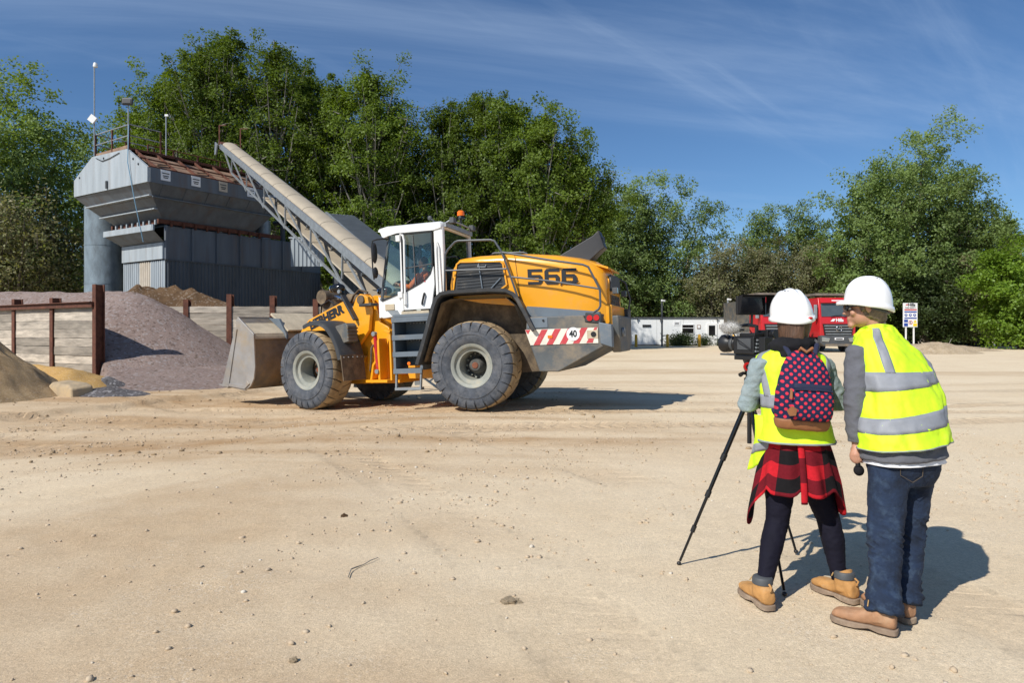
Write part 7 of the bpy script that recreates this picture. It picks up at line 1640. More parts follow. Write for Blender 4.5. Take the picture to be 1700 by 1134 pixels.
# denim sleeves
ar = MB()
for a_, b_, c_ in ((LsW, LeW, LwW), (RsW, ReW, RwW)):
    ar.tube([a_ + Vector((0, 0, 0.02)), a_, a_.lerp(b_, 0.5), b_, b_.lerp(c_, 0.45), b_.lerp(c_, 0.86)], [0.050, 0.062, 0.056, 0.055, 0.050, 0.044], 16)
g = torso_grid([(a, b, c, d * 1.13, e * 1.12, f, h) for a, b, c, d, e, f, h in TW[1:]], FW, 24, 14, 2.3); ar.loft([[tuple(p) for p in row] for row in g])
me = fuse(ar, 0.008, 5); folds(me, 0.0065, 13, 5.0, (1, 1, 1.7)); link_at('denim_jacket', me, m['denim_pale'], wom)
# hi-vis waistcoat
VW = [(1.632, 3.925, 0.875, 0.212, 0.170, 0.0, 0.0), (1.63, 3.93, 1.0, 0.185, 0.150, 0, 0), (1.628, 3.945, 1.12, 0.183, 0.140, 0, 0), (1.625, 3.96, 1.24, 0.190, 0.135, 0, 0), (1.624, 3.965, 1.32, 0.196, 0.118, 0, 0), (1.624, 3.97, 1.365, 0.178, 0.100, 0, 0), (1.624, 3.972, 1.395, 0.125, 0.088, 0, 0), (1.624, 3.975, 1.42, 0.085, 0.075, 0, 0)]
Gv = torso_grid(VW, FW, 84, 52, 2.3, 0.011, 3.0); Nv = grid_norm(Gv)
vo = cloth('hi_vis_vest', Gv, m['hivis'], wom, 0.004)
for u_ in (0.40, 0.60):   # braces over the shoulders
    s_ = 1 if u_ > 0.5 else -1
    cloth('reflective_strip', patch(Gv, Nv, lambda q, u=u_, s=s_: u + s * (0.025 + 0.085 * q) , lambda q, u=u_, s=s_: u + s * (0.075 + 0.110 * q), 0.30, 0.955, 0.0035, 6, 30), m['reflective'], vo, 0.001, wrap=False)
cloth('reflective_strip', patch(Gv, Nv, 0.05, 0.95, 0.225, 0.315, 0.0035, 70, 5), m['reflective'], vo, 0.001, wrap=False)
cloth('vest_binding', patch(Gv, Nv, 0.0, 0.999, -0.0, 0.018, 0.003, 84, 3), m['reflective'], vo, 0.002, wrap=False)
# open left front of the vest hanging forward
Gf = np.zeros((18, 16, 3))
for v in range(18):
    t = v / 17
    for k in range(16):
        s = k / 15; z = 1.02 - (0.27 + 0.06 * s) * t
        Gf[v, k] = (1.455 - 0.075 * s * (0.4 + 0.6 * t) + 0.012 * math.sin(6 * s + 3 * t), 3.90 + 0.10 * s - 0.02 * math.sin(5 * t), z)
fo = cloth('vest_front', Gf, m['hivis'], vo, 0.004, wrap=False)
cloth('reflective_strip', Gf[9:13] + np.array([-0.003, -0.005, 0]), m['reflective'], vo, 0.002, wrap=False)
# black hood lying on the shoulders
hd = MB(); ring = []
for k in range(13):
    a = R(-150 + 300 * k / 12); r_ = 0.088 + 0.012 * math.cos(a); ring.append((1.625 + r_ * 1.02 * math.sin(a), 3.985 - r_ * 0.92 * math.cos(a), 1.415 + 0.016 * math.cos(a)))
hd.tube(ring, [0.02] + [0.030 + 0.014 * math.sin(math.pi * k / 12) for k in range(1, 12)] + [0.02], 12); hd.ell((1.628, 3.905, 1.375), (0.095, 0.05, 0.06), 16, 10); hd.ell((1.625, 3.96, 1.42), (0.085, 0.085, 0.05), 16, 10)
me = fuse(hd, 0.007, 5); folds(me, 0.008, 14, 9.0); link_at('hood', me, m['black_cloth'], wom)

# ---- polka-dot backpack on her back (local: faces -y side, i.e. away from the back)
bkp = thing('backpack', 'navy backpack with red polka dots and brown leather base', 'backpack', (1.605, 3.785, 1.075), (0, R(4), FW - math.pi / 2 + R(6)))
def dots_mat(name, base, dot, sc, r):
    mt = bpy.data.materials.new(name); mt.use_nodes = True; MATS[name] = mt
    N, L = mt.node_tree.nodes, mt.node_tree.links; b = N['Principled BSDF']; b.inputs['Roughness'].default_value = 0.85; b.inputs['Specular IOR Level'].default_value = 0.2
    tc = N.new('ShaderNodeTexCoord'); mp = N.new('ShaderNodeMapping'); L.new(tc.outputs['Object'], mp.inputs[0]); mp.inputs['Rotation'].default_value = (R(90), 0, 0)
    m2 = N.new('ShaderNodeMapping'); L.new(mp.outputs[0], m2.inputs[0]); m2.inputs['Rotation'].default_value = (0, 0, R(45)); sp = N.new('ShaderNodeSeparateXYZ'); L.new(m2.outputs[0], sp.inputs[0])
    sq = []
    for ax in (0, 1):
        a = N.new('ShaderNodeMath'); a.operation = 'MULTIPLY'; L.new(sp.outputs[ax], a.inputs[0]); a.inputs[1].default_value = sc
        f_ = N.new('ShaderNodeMath'); f_.operation = 'FRACT'; L.new(a.outputs[0], f_.inputs[0]); s_ = N.new('ShaderNodeMath'); s_.operation = 'SUBTRACT'; L.new(f_.outputs[0], s_.inputs[0]); s_.inputs[1].default_value = 0.5
        p_ = N.new('ShaderNodeMath'); p_.operation = 'MULTIPLY'; L.new(s_.outputs[0], p_.inputs[0]); L.new(s_.outputs[0], p_.inputs[1]); sq.append(p_.outputs[0])
    ad = N.new('ShaderNodeMath'); ad.operation = 'ADD'; L.new(sq[0], ad.inputs[0]); L.new(sq[1], ad.inputs[1]); lt = N.new('ShaderNodeMath'); lt.operation = 'LESS_THAN'; L.new(ad.outputs[0], lt.inputs[0]); lt.inputs[1].default_value = r * r
    mx = N.new('ShaderNodeMix'); mx.data_type = 'RGBA'; L.new(lt.outputs[0], mx.inputs[0]); mx.inputs[6].default_value = (*base, 1); mx.inputs[7].default_value = (*dot, 1); L.new(mx.outputs[2], b.inputs['Base Color'])
dots_mat('polka', (0.016, 0.020, 0.058), (0.62, 0.035, 0.065), 30.0, 0.285)
M('navy', (0.014, 0.018, 0.05), 0.85, var=0.2, vs=10)
def pack_rings(rows, e=3.0, n=40):
    out = []
    for z, hw, y0, y1 in rows:
        r_ = []
        for k in range(n):
            a = 2 * math.pi * k / n; c, s = math.cos(a), math.sin(a)
            r_.append((hw * math.copysign(abs(c) ** (2 / e), c), (y0 + y1) / 2 + (y1 - y0) / 2 * math.copysign(abs(s) ** (2 / e), s), z))
        out.append(r_)
    return out
b = MB(); b.loft(pack_rings([tuple(q) for q in spline([(-0.10, 0.150, -0.078, 0.045), (-0.04, 0.160, -0.088, 0.048), (0.04, 0.165, -0.095, 0.05), (0.14, 0.158, -0.085, 0.055), (0.23, 0.138, -0.062, 0.06), (0.30, 0.108, -0.03, 0.065), (0.345, 0.066, 0.0, 0.07), (0.365, 0.02, 0.02, 0.07)], 16)]))
me = fuse(b, 0.007, 4); folds(me, 0.004, 11, 6.0); link('bag', me, m['polka'], bkp, 180)
b = MB(); b.loft(pack_rings([tuple(q) for q in spline([(-0.125, 0.125, -0.055, 0.035), (-0.118, 0.148, -0.080, 0.045), (-0.09, 0.160, -0.090, 0.05), (-0.066, 0.163, -0.0925, 0.05), (-0.06, 0.158, -0.088, 0.048)], 9)])); me = fuse(b, 0.006, 3); folds(me, 0.003, 12, 2.0); link('leather_base', me, m['leather'], bkp, 180)
b = MB(); b.loft(pack_rings([tuple(q) for q in spline([(-0.06, 0.105, -0.112, -0.03), (-0.035, 0.122, -0.135, -0.03), (0.06, 0.125, -0.140, -0.03), (0.115, 0.118, -0.124, -0.03), (0.125, 0.108, -0.11, -0.03)], 10)], 3.4)); b.xf(Matrix.Translation((0.025, 0, 0))); me = fuse(b, 0.006, 3); folds(me, 0.003, 14, 7.0); pk = link('front_pocket', me, m['polka'], bkp, 180)
b = MB(); b.tube([(-0.085, -0.122, 0.124), (0.02, -0.131, 0.131), (0.135, -0.115, 0.126)], 0.006, 6); b.build('zip', m['navy'], pk)
b = MB(); b.loft(pack_rings([(0.132, 0.112, -0.102, -0.05), (0.152, 0.112, -0.100, -0.05), (0.162, 0.105, -0.094, -0.05)], 4.0)); b.xf(Matrix.Translation((0.03, 0, 0))); b.build('plain_flap', m['navy'], bkp, 50)
b = MB(); b.tube([(-0.105, -0.115, 0.122), (-0.108, -0.135, 0.11), (-0.108, -0.137, 0.07)], [0.006, 0.008, 0.010], 6); b.build('zip_pull', m['leather'], pk)
b = MB(); b.prism([(-0.13, -0.005), (-0.10, 0.025), (-0.07, 0.01), (-0.075, -0.03), (-0.11, -0.035)], 'y', -0.142, -0.136); b.build('leather_patch', m['leather'], pk)
b = MB(); b.tube([(-0.035, 0.03, 0.345), (-0.03, -0.005, 0.375), (0.0, -0.02, 0.352), (0.035, -0.005, 0.378), (0.04, 0.03, 0.35)], 0.010, 8); b.build('carry_handle', m['leather'], bkp)
for sg in (-1, 1):
    b = MB(); b.tube([(sg * 0.07, 0.05, 0.32), (sg * 0.105, 0.12, 0.40), (sg * 0.12, 0.20, 0.395), (sg * 0.135, 0.285, 0.30), (sg * 0.15, 0.27, 0.12), (sg * 0.155, 0.12, 0.0), (sg * 0.14, 0.04, -0.04)], 0.016, 8); b.build('shoulder_strap', m['navy'], bkp)
    b = MB(); b.tube([(sg * 0.105, -0.02, 0.26), (sg * 0.06, -0.055, 0.215), (sg * 0.03, -0.09, 0.18)], 0.004, 5); b.build('seam', m['navy'], bkp)
bkp.scale = (0.90, 0.92, 0.90)
# small brown notebook in her right hand
nb = MB(); nb.box((0, 0, 0), (0.16, 0.21, 0.014)); nbo = nb.build('notebook', m['leather'], None, bevel=0.003, label='brown notebook in the right hand of the person with the backpack', category='notebook'); nbo.location = (1.80, 4.20, 1.055); nbo.rotation_euler = (R(12), R(-6), R(10))

# ---------------------------------------------------------------- the stooping man
mo = (1.95, 3.50, 0.0); parent_org[0] = mo; FM = math.atan2(0.95, -0.31)
man = thing('person', 'stooping person in jeans, grey sweater, hi-vis vest and white helmet', 'person', mo)
HmM = head_frame((1.985, 3.835, 1.645), math.atan2(0.36, -0.93), R(-4), R(0))
bd = MB(); add_head(bd, HmM, (2.065, 3.83, 1.43))
TM = [(2.085, 3.64, 0.80, 0.165, 0.115, 0, 0), (2.085, 3.65, 0.95, 0.145, 0.105, 0, 0), (2.09, 3.68, 1.10, 0.15, 0.11, 0, 0), (2.095, 3.74, 1.26, 0.17, 0.115, 0, 0), (2.10, 3.79, 1.38, 0.165, 0.095, 0, 0), (2.075, 3.83, 1.46, 0.08, 0.06, 0, 0)]
g = torso_grid(TM, FM, 24, 14, 2.3); bd.loft([[tuple(p) for p in row] for row in g])
LhM, LkM, LaM = (1.99, 3.605, 0.80), (1.93, 3.53, 0.46), (1.862, 3.42, 0.10)
RhM, RkM, RaM = (2.165, 3.675, 0.80), (2.125, 3.655, 0.45), (2.045, 3.56, 0.10)
bd.tube([LhM, LkM, LaM], [0.08, 0.055, 0.036], 12); bd.tube([RhM, RkM, RaM], [0.08, 0.055, 0.036], 12)
LsM, LeM, LwM = Vector((1.905, 3.755, 1.385)), Vector((1.862, 3.70, 1.13)), Vector((1.868, 3.695, 0.895))
RsM, ReM, RwM = Vector((2.265, 3.84, 1.30)), Vector((2.30, 3.98, 1.13)), Vector((2.14, 4.06, 1.02))
bd.tube([LsM, LeM, LwM], [0.05, 0.04, 0.028], 10); bd.tube([RsM, ReM, RwM], [0.05, 0.04, 0.028], 10)
for hl, t_ in (((1.90, 3.375), (1.685, 3.55)), ((2.055, 3.505), (1.95, 3.77))):
    a_, b_ = Vector((*hl, 0.05)), Vector((*t_, 0.04)); bd.tube([a_ * 0.8 + b_ * 0.2, b_], [0.03, 0.024], 8)
grip_hand(bd, LwM, (1.868, 3.70, 0.835), (0.16, 0.03, -1), (-0.55, -0.75, 0), 0.013)
grip_hand(bd, RwM, (2.10, 4.08, 1.0), (1, 0.1, 0), (0.2, -0.8, -0.2), 0.012)
me = fuse(bd, 0.0062, 4); link_at('body', me, m['skin'], man)
for sg in (-1, 1):
    e = MB(); e.ell((sg * 0.032, 0.083, -0.005), (0.012, 0.009, 0.008), 10, 8); e.xf(HmM); eo = bld(e, 'eye', m['sign_white'], man)
    e = MB(); e.ell((sg * 0.032, 0.091, -0.005), (0.005, 0.003, 0.005), 8, 6); e.xf(HmM); bld(e, 'pupil', m['black'], eo)
gl = MB()
for sg in (-1, 1):
    gl.ell((sg * 0.036, 0.100, 0.0), (0.032, 0.008, 0.021), 14, 8, (0, 0, sg * R(-16))); gl.bar((sg * 0.066, 0.09, 0.008), (sg * 0.082, -0.01, 0.006), 0.004, 0.008)
gl.bar((-0.01, 0.104, 0.004), (0.01, 0.104, 0.004), 0.006, 0.006); gl.xf(HmM); bld(gl, 'sunglasses', m['lens'], man)
hr = MB(); hr.ell((0, -0.035, -0.015), (0.083, 0.078, 0.085), 18, 12); hr.ell((0, -0.055, -0.06), (0.062, 0.045, 0.05), 14, 10)
for sg in (-1, 1): hr.ell((sg * 0.075, 0.022, 0.005), (0.010, 0.018, 0.035), 8, 8)
hr.xf(HmM); me = fuse(hr, 0.006, 2); folds(me, 0.006, 34, 4.0, (1, 1, 0.5)); link_at('hair', me, m['hair_grey'], man)
helmet(man, HmM @ Matrix.Translation((0, -0.012, 0.042)) @ Matrix.Rotation(R(5), 4, 'X'), 0.034, 0.026, 0.022)
st = MB(); st.tube([(sg, y, z) for sg, y, z in ((0.085, -0.02, -0.01), (0.07, -0.085, -0.035), (0, -0.112, -0.045), (-0.07, -0.085, -0.035), (-0.085, -0.02, -0.01))], 0.009, 6); st.xf(HmM); bld(st, 'helmet_strap', m['trim_dark'], man)
# jeans
jn = MB(); g = torso_grid([(2.085, 3.635, 0.70, 0.150, 0.110, 0, 0), (2.085, 3.635, 0.78, 0.185, 0.140, 0, 0), (2.085, 3.64, 0.86, 0.188, 0.142, 0, 0), (2.085, 3.65, 0.94, 0.170, 0.13, 0, 0)], FM, 28, 10, 2.4); jn.loft([[tuple(p) for p in row] for row in g])
leg(jn, LhM, LkM, LaM, [0.102, 0.092, 0.076, 0.071, 0.069, 0.083]); leg(jn, RhM, RkM, RaM, [0.102, 0.091, 0.074, 0.070, 0.068, 0.081])
me = fuse(jn, 0.0065, 5)
folds(me, 0.006, 7, 3.0, (1, 1, 0.8)); folds(me, 0.009, 10, 8.0, (0.7, 0.7, 3.0), shear=0.7, mask=lambda c: 0.15 + np.exp(-((c[:, 2] - 0.42) / 0.10) ** 2) + 1.2 * np.exp(-((c[:, 2] - 0.13) / 0.09) ** 2))
jo = link_at('jeans', me, m['denim'], man)
pk = MB(); gx_ = Vector((math.cos(FM), math.sin(FM), 0)); sx_ = Vector((math.sin(FM), -math.cos(FM), 0)); bc = Vector((2.085, 3.637, 0.0))
for sg in (-1,):
    pts = []
    for a_, z_ in ((0.03, 0.855), (0.145, 0.86), (0.145, 0.77), (0.09, 0.735), (0.035, 0.765), (0.03, 0.855)):
        k = 1 - (a_ / 0.2) ** 2.4; pts.append(bc + sx_ * (a_ * sg) - gx_ * (0.148 * max(0.1, k) ** 0.42) + Vector((0, 0, z_)))
    p_ = MB(); p_.tube(pts, 0.0018, 5); bld(p_, 'pocket_stitching', M('stitch', (0.10, 0.075, 0.05), 0.9), jo)
boot(man, (1.90, 3.375), (1.685, 3.55), 'boot_brown', LaM, 0.12, False, L=0.295); boot(man, (2.055, 3.505), (1.95, 3.77), 'boot_brown', RaM, 0.12, False, L=0.295)
# white undershirt, sweater, vest
def shell(name, rows, mat, e=2.4, fold=0.008, seed=1.0, nv=30, par=None):
    G_ = torso_grid(rows, FM, 84, nv, e, fold, seed); return G_, cloth(name, G_, m[mat], par or man, 0.004)
shell('white_undershirt', [(2.085, 3.635, 0.812, 0.210, 0.162, 0.03, -0.02), (2.085, 3.64, 0.86, 0.196, 0.148, 0.03, -0.02), (2.085, 3.655, 0.96, 0.16, 0.12, 0, 0)], 'white_cloth', 2.4, 0.008, 4.0, 12)
sw = MB(); g = torso_grid([(2.085, 3.637, 0.838, 0.224, 0.173, 0.05, -0.02), (2.085, 3.645, 0.90, 0.214, 0.165, 0.03, 0), (2.085, 3.66, 1.0, 0.182, 0.136, 0, 0), (2.09, 3.71, 1.15, 0.176, 0.124, 0, 0), (2.097, 3.765, 1.28, 0.180, 0.116, -0.08, 0), (2.095, 3.80, 1.36, 0.168, 0.095, -0.2, 0), (2.07, 3.83, 1.43, 0.100, 0.080, -0.2, 0), (2.062, 3.838, 1.48, 0.070, 0.066, -0.2, 0)], FM, 40, 30, 2.4); sw.loft([[tuple(p) for p in row] for row in g])
for a_, b_, c_ in ((LsM, LeM, LwM), (RsM, ReM, RwM)):
    sw.tube([a_ + Vector((0.01, 0, 0.03)), a_, a_.lerp(b_, 0.5), b_, b_.lerp(c_, 0.5), b_.lerp(c_, 0.95)], [0.055, 0.068, 0.064, 0.059, 0.054, 0.047], 16)
me = fuse(sw, 0.0075, 6); folds(me, 0.006, 11, 7.0, (1, 1, 1.5)); link_at('sweater', me, m['knit_grey'], man)
VM = [(2.085, 3.635, 0.905, 0.245, 0.186, 0.10, -0.03), (2.086, 3.65, 0.98, 0.234, 0.176, 0.13, 0), (2.088, 3.675, 1.08, 0.224, 0.167, 0.16, 0), (2.092, 3.715, 1.18, 0.221, 0.160, 0.14, 0), (2.096, 3.755, 1.28, 0.220, 0.151, 0.02, 0), (2.098, 3.785, 1.355, 0.216, 0.138, -0.14, 0), (2.092, 3.808, 1.415, 0.190, 0.120, -0.2, 0), (2.075, 3.826, 1.46, 0.140, 0.106, -0.24, 0), (2.062, 3.836, 1.49, 0.100, 0.094, -0.24, -0.15), (2.055, 3.840, 1.515, 0.086, 0.084, -0.2, -0.3)]
Gm = torso_grid(VM, FM, 96, 64, 2.35, 0.017, 11.0); Nm = grid_norm(Gm); vo = cloth('hi_vis_vest', Gm, m['hivis'], man, 0.004)
cloth('reflective_strip', patch(Gm, Nm, 0.05, 0.95, 0.135, 0.225, 0.0035, 80, 5), m['reflective'], vo, 0.001, wrap=False)
cloth('reflective_strip', patch(Gm, Nm, 0.05, 0.95, 0.365, 0.455, 0.0035, 80, 5), m['reflective'], vo, 0.001, wrap=False)
for s_ in (1, -1):
    cloth('reflective_strip', patch(Gm, Nm, lambda q, s=s_: 0.5 + s * (0.085 + 0.035 * q), lambda q, s=s_: 0.5 + s * (0.130 + 0.056 * q), 0.45, 0.90, 0.0038, 6, 34), m['reflective'], vo, 0.001, wrap=False)
cloth('vest_binding', patch(Gm, Nm, 0.0, 0.999, 0.0, 0.016, 0.003, 96, 3), m['reflective'], vo, 0.002, wrap=False)
# microphone with a round foam ball in his left hand
mc = thing('microphone', 'handheld microphone with black foam ball in the stooping person hand', 'microphone', (1.868, 3.70, 0.835), (R(2), R(-9), 0))
b = MB(); b.tube([(0, 0, 0.09), (0, 0, 0.0), (0, 0, -0.06)], [0.011, 0.012, 0.013], 12); b.build('handle', m['trim_dark'], mc)
b = MB(); b.ell((0, 0, -0.085), (0.027, 0.027, 0.03), 16, 12); b.build('foam_ball', m['black_cloth'], mc)

# ---------------------------------------------------------------- loader driver
drv = thing('person', 'driver in orange jacket seated in the loader cab', 'person'); drv.location = load.location; drv.rotation_euler = load.rotation_euler; drv.location = load.matrix_basis @ Vector((0.40, 0.14, 0.02))
parent_org[0] = (0, 0, 0); HmD = head_frame((-0.80, 0.0, 3.08), 0.0)
bd = MB(); add_head(bd, HmD, (-0.85, 0, 2.88)); bd.loft([[tuple(p) for p in row] for row in torso_grid([(-0.80, 0, 2.36, 0.14, 0.10, 0, 0), (-0.82, 0, 2.6, 0.14, 0.10, 0, 0), (-0.84, 0, 2.8, 0.14, 0.08, 0, 0)], 0.0, 20, 8)])
AR = {}
for sg in (-1, 1):
    s_, e_, w_ = Vector((-0.82, sg * 0.19, 2.80)), Vector((-0.62, sg * 0.30, 2.54)), Vector((-0.30, sg * 0.17, 2.62)); AR[sg] = (s_, e_, w_); bd.tube([s_, e_, w_], [0.045, 0.038, 0.028], 10)
    grip_hand(bd, w_, (-0.22, sg * 0.17, 2.64), (0.15, sg * 0.5, 0.6), (-1, 0, 0.2), 0.016); bd.tube([(-0.80, sg * 0.10, 2.40), (-0.36, sg * 0.14, 2.42), (-0.20, sg * 0.14, 2.06)], [0.075, 0.06, 0.04], 10)
link_at('body', fuse(bd, 0.009, 4), m['skin'], drv)
jk = MB(); jk.loft([[tuple(p) for p in row] for row in torso_grid([(-0.80, 0, 2.36, 0.19, 0.14, 0, 0), (-0.82, 0, 2.6, 0.19, 0.14, 0, 0), (-0.84, 0, 2.78, 0.20, 0.12, 0, 0), (-0.85, 0, 2.88, 0.08, 0.07, 0, 0)], 0.0, 24, 12)])
for sg in (-1, 1): s_, e_, w_ = AR[sg]; jk.tube([s_, s_.lerp(e_, .5), e_, e_.lerp(w_, 0.9)], [0.075, 0.07, 0.066, 0.05], 12)
me = fuse(jk, 0.012, 5); folds(me, 0.008, 9, 2.0); link_at('jacket', me, m['hivis_orange'], drv)
tr = MB()
for sg in (-1, 1): tr.tube([(-0.82, sg * 0.10, 2.42), (-0.36, sg * 0.14, 2.44), (-0.20, sg * 0.14, 2.10)], [0.10, 0.085, 0.065], 12)
link_at('trousers', fuse(tr, 0.012, 5), m['hivis_orange'], drv)
hr = MB(); hr.ell((0, -0.025, 0.035), (0.083, 0.095, 0.10), 14, 10); hr.xf(HmD); bld(hr, 'hair', m['hair_brown'], drv)

# ================================================================== TRIPOD AND VIDEO CAMERA
TX, TY = 1.497, 4.305
tp = thing('tripod', 'black camera tripod with spread legs and red trim rings', 'tripod', (TX, TY, 0))
ap = Vector((0, 0, 1.10))
b = MB(); b.lathe([(0.001, 1.06), (0.03, 1.06), (0.045, 1.08), (0.045, 1.12), (0.03, 1.135), (0.001, 1.135)], 'z', (0, 0, 0), 18); b.build('crown', m['black'], tp)
b = MB(); b.tube([(0, 0, 0.80), (0, 0, 1.24)], 0.014, 12); b.build('centre_column', m['black'], tp)
b = MB(); b.lathe([(0.026, 1.155), (0.034, 1.16), (0.034, 1.178), (0.026, 1.183)], 'z', (0, 0, 0), 20); b.build('red_ring', m['red_plastic'], tp)
b = MB(); b.lathe([(0.001, 1.183), (0.032, 1.185), (0.032, 1.21), (0.022, 1.22), (0.026, 1.25), (0.034, 1.27), (0.03, 1.30), (0.04, 1.325), (0.04, 1.34), (0.001, 1.34)], 'z', (0, 0, 0), 18); hd_ = b.build('fluid_head', m['black'], tp)
b = MB(); b.disc(0.028, 'y', (-0.02, -0.035, 1.285), 0.02, 18); b.build('drag_dial', m['red_plastic'], hd_)
b = MB(); b.disc(0.018, 'y', (-0.02, -0.045, 1.285), 0.02, 16); b.build('drag_dial_centre', m['black'], hd_)
b = MB(); b.tube([(0, 0, 1.24), (-0.05, -0.03, 1.245), (-0.075, -0.05, 1.235)], [0.008, 0.01, 0.014], 8); b.build('pan_lock', m['black'], hd_)
b = MB(); b.tube([(0.0, -0.02, 1.28), (0.01, -0.05, 1.16), (0.02, -0.10, 1.07)], 0.009, 8); b.tube([(0.006, -0.07, 1.115), (0.025, -0.13, 1.04)], 0.014, 8); b.build('pan_handle', m['black'], hd_)
for k, (fx_, fy_, lab) in enumerate(((1.076, 4.40, ''), (1.551, 3.885, ''), (1.930, 4.64, ''))):
    ft = Vector((fx_ - TX, fy_ - TY, gz(fx_, fy_) + 0.01)); d_ = ft - ap; st_ = ap + d_.normalized() * 0.035
    b = MB(); b.tube([st_, ap + d_ * 0.36], 0.0155, 12); lg_ = b.build('leg', m['black_gloss'], tp)
    for (s0, s1, r_) in ((0.36, 0.58, 0.0125), (0.58, 0.79, 0.0105), (0.79, 0.985, 0.0085)):
        b = MB(); b.tube([ap + d_ * s0, ap + d_ * s1], r_, 10); b.build('leg_section', m['black_gloss'], lg_)
        b = MB(); b.tube([ap + d_ * (s0 - 0.018), ap + d_ * (s0 + 0.018)], r_ + 0.0065, 12); b.build('leg_lock', m['black'], lg_)
    b = MB(); b.ell(ft, (0.015, 0.015, 0.013), 10, 8); b.build('rubber_foot', m['black'], lg_)
    b = MB(); b.tube([ap, st_ + d_ * 0.05], 0.022, 10); b.build('leg_joint', m['black'], lg_)
# camera: local y forward (lens), x right; compact rig
CA = math.atan2(0.90, -0.42) - math.pi / 2
vc = thing('video_camera', 'black video camera rig with hooded monitor and furry microphone', 'video camera', (TX, TY, 1.34), (0, 0, CA))
vc.scale = (0.88, 0.88, 0.88)
b = MB(); b.box((0, 0.0, 0.09), (0.115, 0.20, 0.125)); b.box((0.0, -0.02, 0.165), (0.09, 0.15, 0.03)); bo_ = b.build('camera_body', m['black'], vc, bevel=0.008)
for k in range(7):
    b = MB(); b.box((0.060, -0.075 + 0.022 * (k % 4), 0.055 + 0.045 * (k // 4)), (0.008, 0.014, 0.024)); b.build('control_button', m['grey_steel'], bo_)
b = MB(); b.box((-0.059, -0.01, 0.10), (0.006, 0.13, 0.08)); b.build('side_panel', m['trim_dark'], bo_)
for k in range(4):
    b = MB(); b.box((0.005 * k - 0.01, -0.105, 0.05 + 0.026 * k), (0.075, 0.012, 0.014)); b.build('rear_connector', m['galv'], bo_)
b = MB(); b.lathe([(0.001, 0.09), (0.044, 0.09), (0.048, 0.11), (0.044, 0.12), (0.05, 0.13), (0.05, 0.16), (0.046, 0.17), (0.054, 0.185), (0.064, 0.20), (0.068, 0.25), (0.062, 0.25), (0.05, 0.205), (0.001, 0.20)], 'y', (0, 0, 0.10), 26); ln = b.build('lens', m['black'], vc)
b = MB(); b.disc(0.046, 'y', (0, 0.204, 0.10), 0.006, 20); b.build('front_element', m['lens'], ln)
b = MB(); b.lathe([(0.052, 0.132), (0.056, 0.137), (0.056, 0.152), (0.052, 0.158)], 'y', (0, 0, 0.10), 26); b.build('focus_ring', m['trim_dark'], ln)
b = MB(); b.box((0, 0.0, -0.0), (0.10, 0.20, 0.03)); b.build('base_plate', m['black'], vc, bevel=0.004)
for sx_ in (-0.03, 0.03):
    b = MB(); b.tube([(sx_, -0.16, 0.02), (sx_, 0.26, 0.02)], 0.0075, 8); b.build('support_rod', m['trim_dark'], vc)
b = MB(); b.box((0.0, -0.155, 0.09), (0.075, 0.06, 0.12)); b.build('battery', m['black'], vc, bevel=0.006)
b = MB(); b.tube([(0, -0.07, 0.18), (0, -0.07, 0.225), (0, 0.0, 0.235), (0, 0.09, 0.23), (0, 0.10, 0.185)], 0.014, 10); b.build('top_handle', m['black'], vc)
b = MB(); b.box((0.075, -0.06, 0.165), (0.05, 0.12, 0.07)); b.tube([(0.085, -0.12, 0.165), (0.085, -0.17, 0.17)], [0.028, 0.034], 14); b.build('viewfinder', m['black'], vc, bevel=0.006)
b = MB(); b.tube([(0.06, 0.06, 0.20), (0.10, 0.02, 0.12), (0.085, -0.08, 0.06), (0.05, -0.12, 0.10)], 0.004, 6); b.build('cable', m['black'], vc)
b = MB(); b.tube([(-0.06, 0.10, 0.18), (-0.09, 0.02, 0.13), (-0.07, -0.09, 0.06)], 0.004, 6); b.build('cable', m['black'], vc)
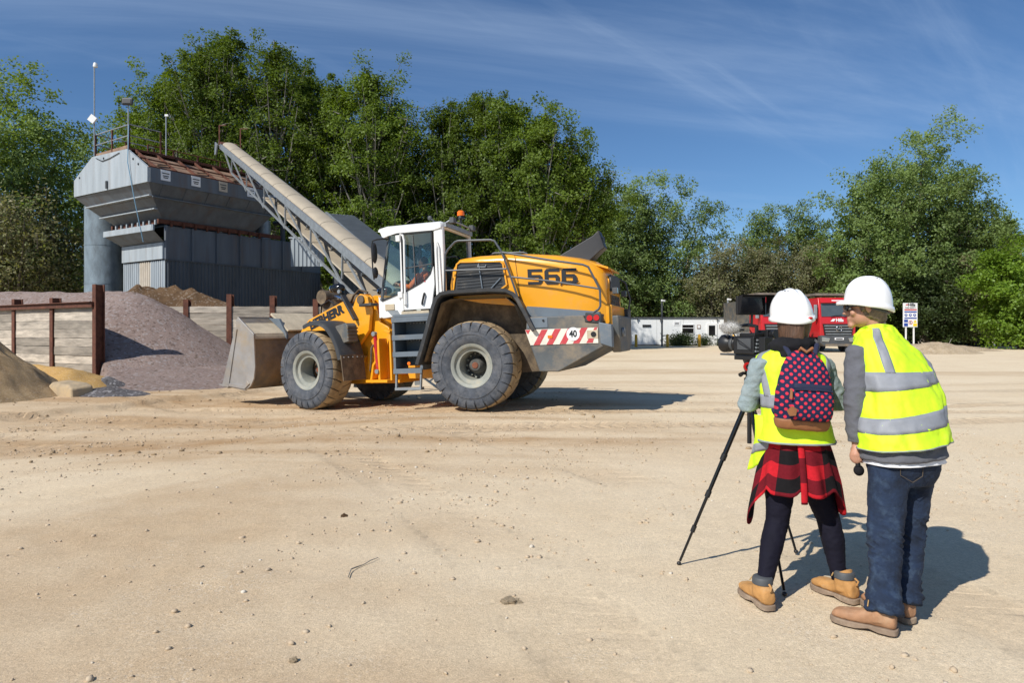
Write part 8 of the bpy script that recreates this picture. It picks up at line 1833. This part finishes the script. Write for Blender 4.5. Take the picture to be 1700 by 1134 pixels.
# furry microphone on the left of the handle, pointing forward
fm = MB(); fm.ell((-0.055, 0.13, 0.212), (0.042, 0.090, 0.040), 20, 14); me = fuse(fm, 0.005, 1); folds(me, 0.006, 60, 2.0, ridged=False); fo_ = link('furry_microphone', me, m['fluff'], vc, 180)
r_ = np.random.default_rng(5); n = 1500; th_ = r_.uniform(0, 6.283, n); cz_ = r_.uniform(-1, 1, n); sn_ = np.sqrt(1 - cz_ ** 2)
nrm = np.stack([sn_ * np.cos(th_), cz_, sn_ * np.sin(th_)], -1); p0 = np.array([-0.055, 0.13, 0.212]) + nrm * np.array([0.040, 0.087, 0.038]); tip = p0 + (nrm + r_.normal(0, 0.5, (n, 3))) * 0.016
sd_ = np.cross(nrm, r_.normal(0, 1, (n, 3))); sd_ /= np.linalg.norm(sd_, axis=1, keepdims=True)
link('fur', fast_mesh('fur', np.stack([p0 - sd_ * 0.0012, p0 + sd_ * 0.0012, tip], 1).reshape(-1, 3), np.arange(n * 3).reshape(n, 3)), m['fluff'], fo_, 0, kind='stuff')
b = MB(); b.tube([(-0.05, 0.05, 0.205), (-0.02, 0.03, 0.20)], 0.008, 8); b.build('microphone_clamp', m['black'], vc)
# monitor turned to the operator: own orientation, with sunhood
mr_ = Matrix.Translation((0.015, -0.01, 0.375)) @ Matrix.Rotation(-CA + R(6), 4, 'Z')
b = MB(); b.box((0, 0.02, 0), (0.215, 0.03, 0.135)); b.xf(mr_); mn = b.build('monitor', m['black'], vc, bevel=0.005)
b = MB(); b.box((0, 0.002, 0), (0.185, 0.004, 0.108)); b.xf(mr_); b.build('screen', m['black_gloss'], mn)
for nm_, quad in (('hood_flap', [(-0.105, 0, 0.064), (0.105, 0, 0.064), (0.118, -0.10, 0.070), (-0.118, -0.10, 0.070)]), ('hood_flap', [(-0.105, 0, 0.064), (-0.105, 0, -0.064), (-0.118, -0.065, -0.055), (-0.118, -0.10, 0.070)]), ('hood_flap', [(0.105, 0, 0.064), (0.105, 0, -0.064), (0.108, -0.04, -0.055), (0.118, -0.10, 0.070)])):
    b = MB(); b.add(quad, [(0, 1, 2, 3)]); b.xf(mr_); o = b.build(nm_, m['black_cloth'], mn, 0); s = o.modifiers.new('solid', 'SOLIDIFY'); s.thickness = 0.003
b = MB(); b.tube([(0.02, -0.0, 0.23), (0.02, -0.005, 0.32)], 0.009, 8); b.build('monitor_arm', m['black'], vc)
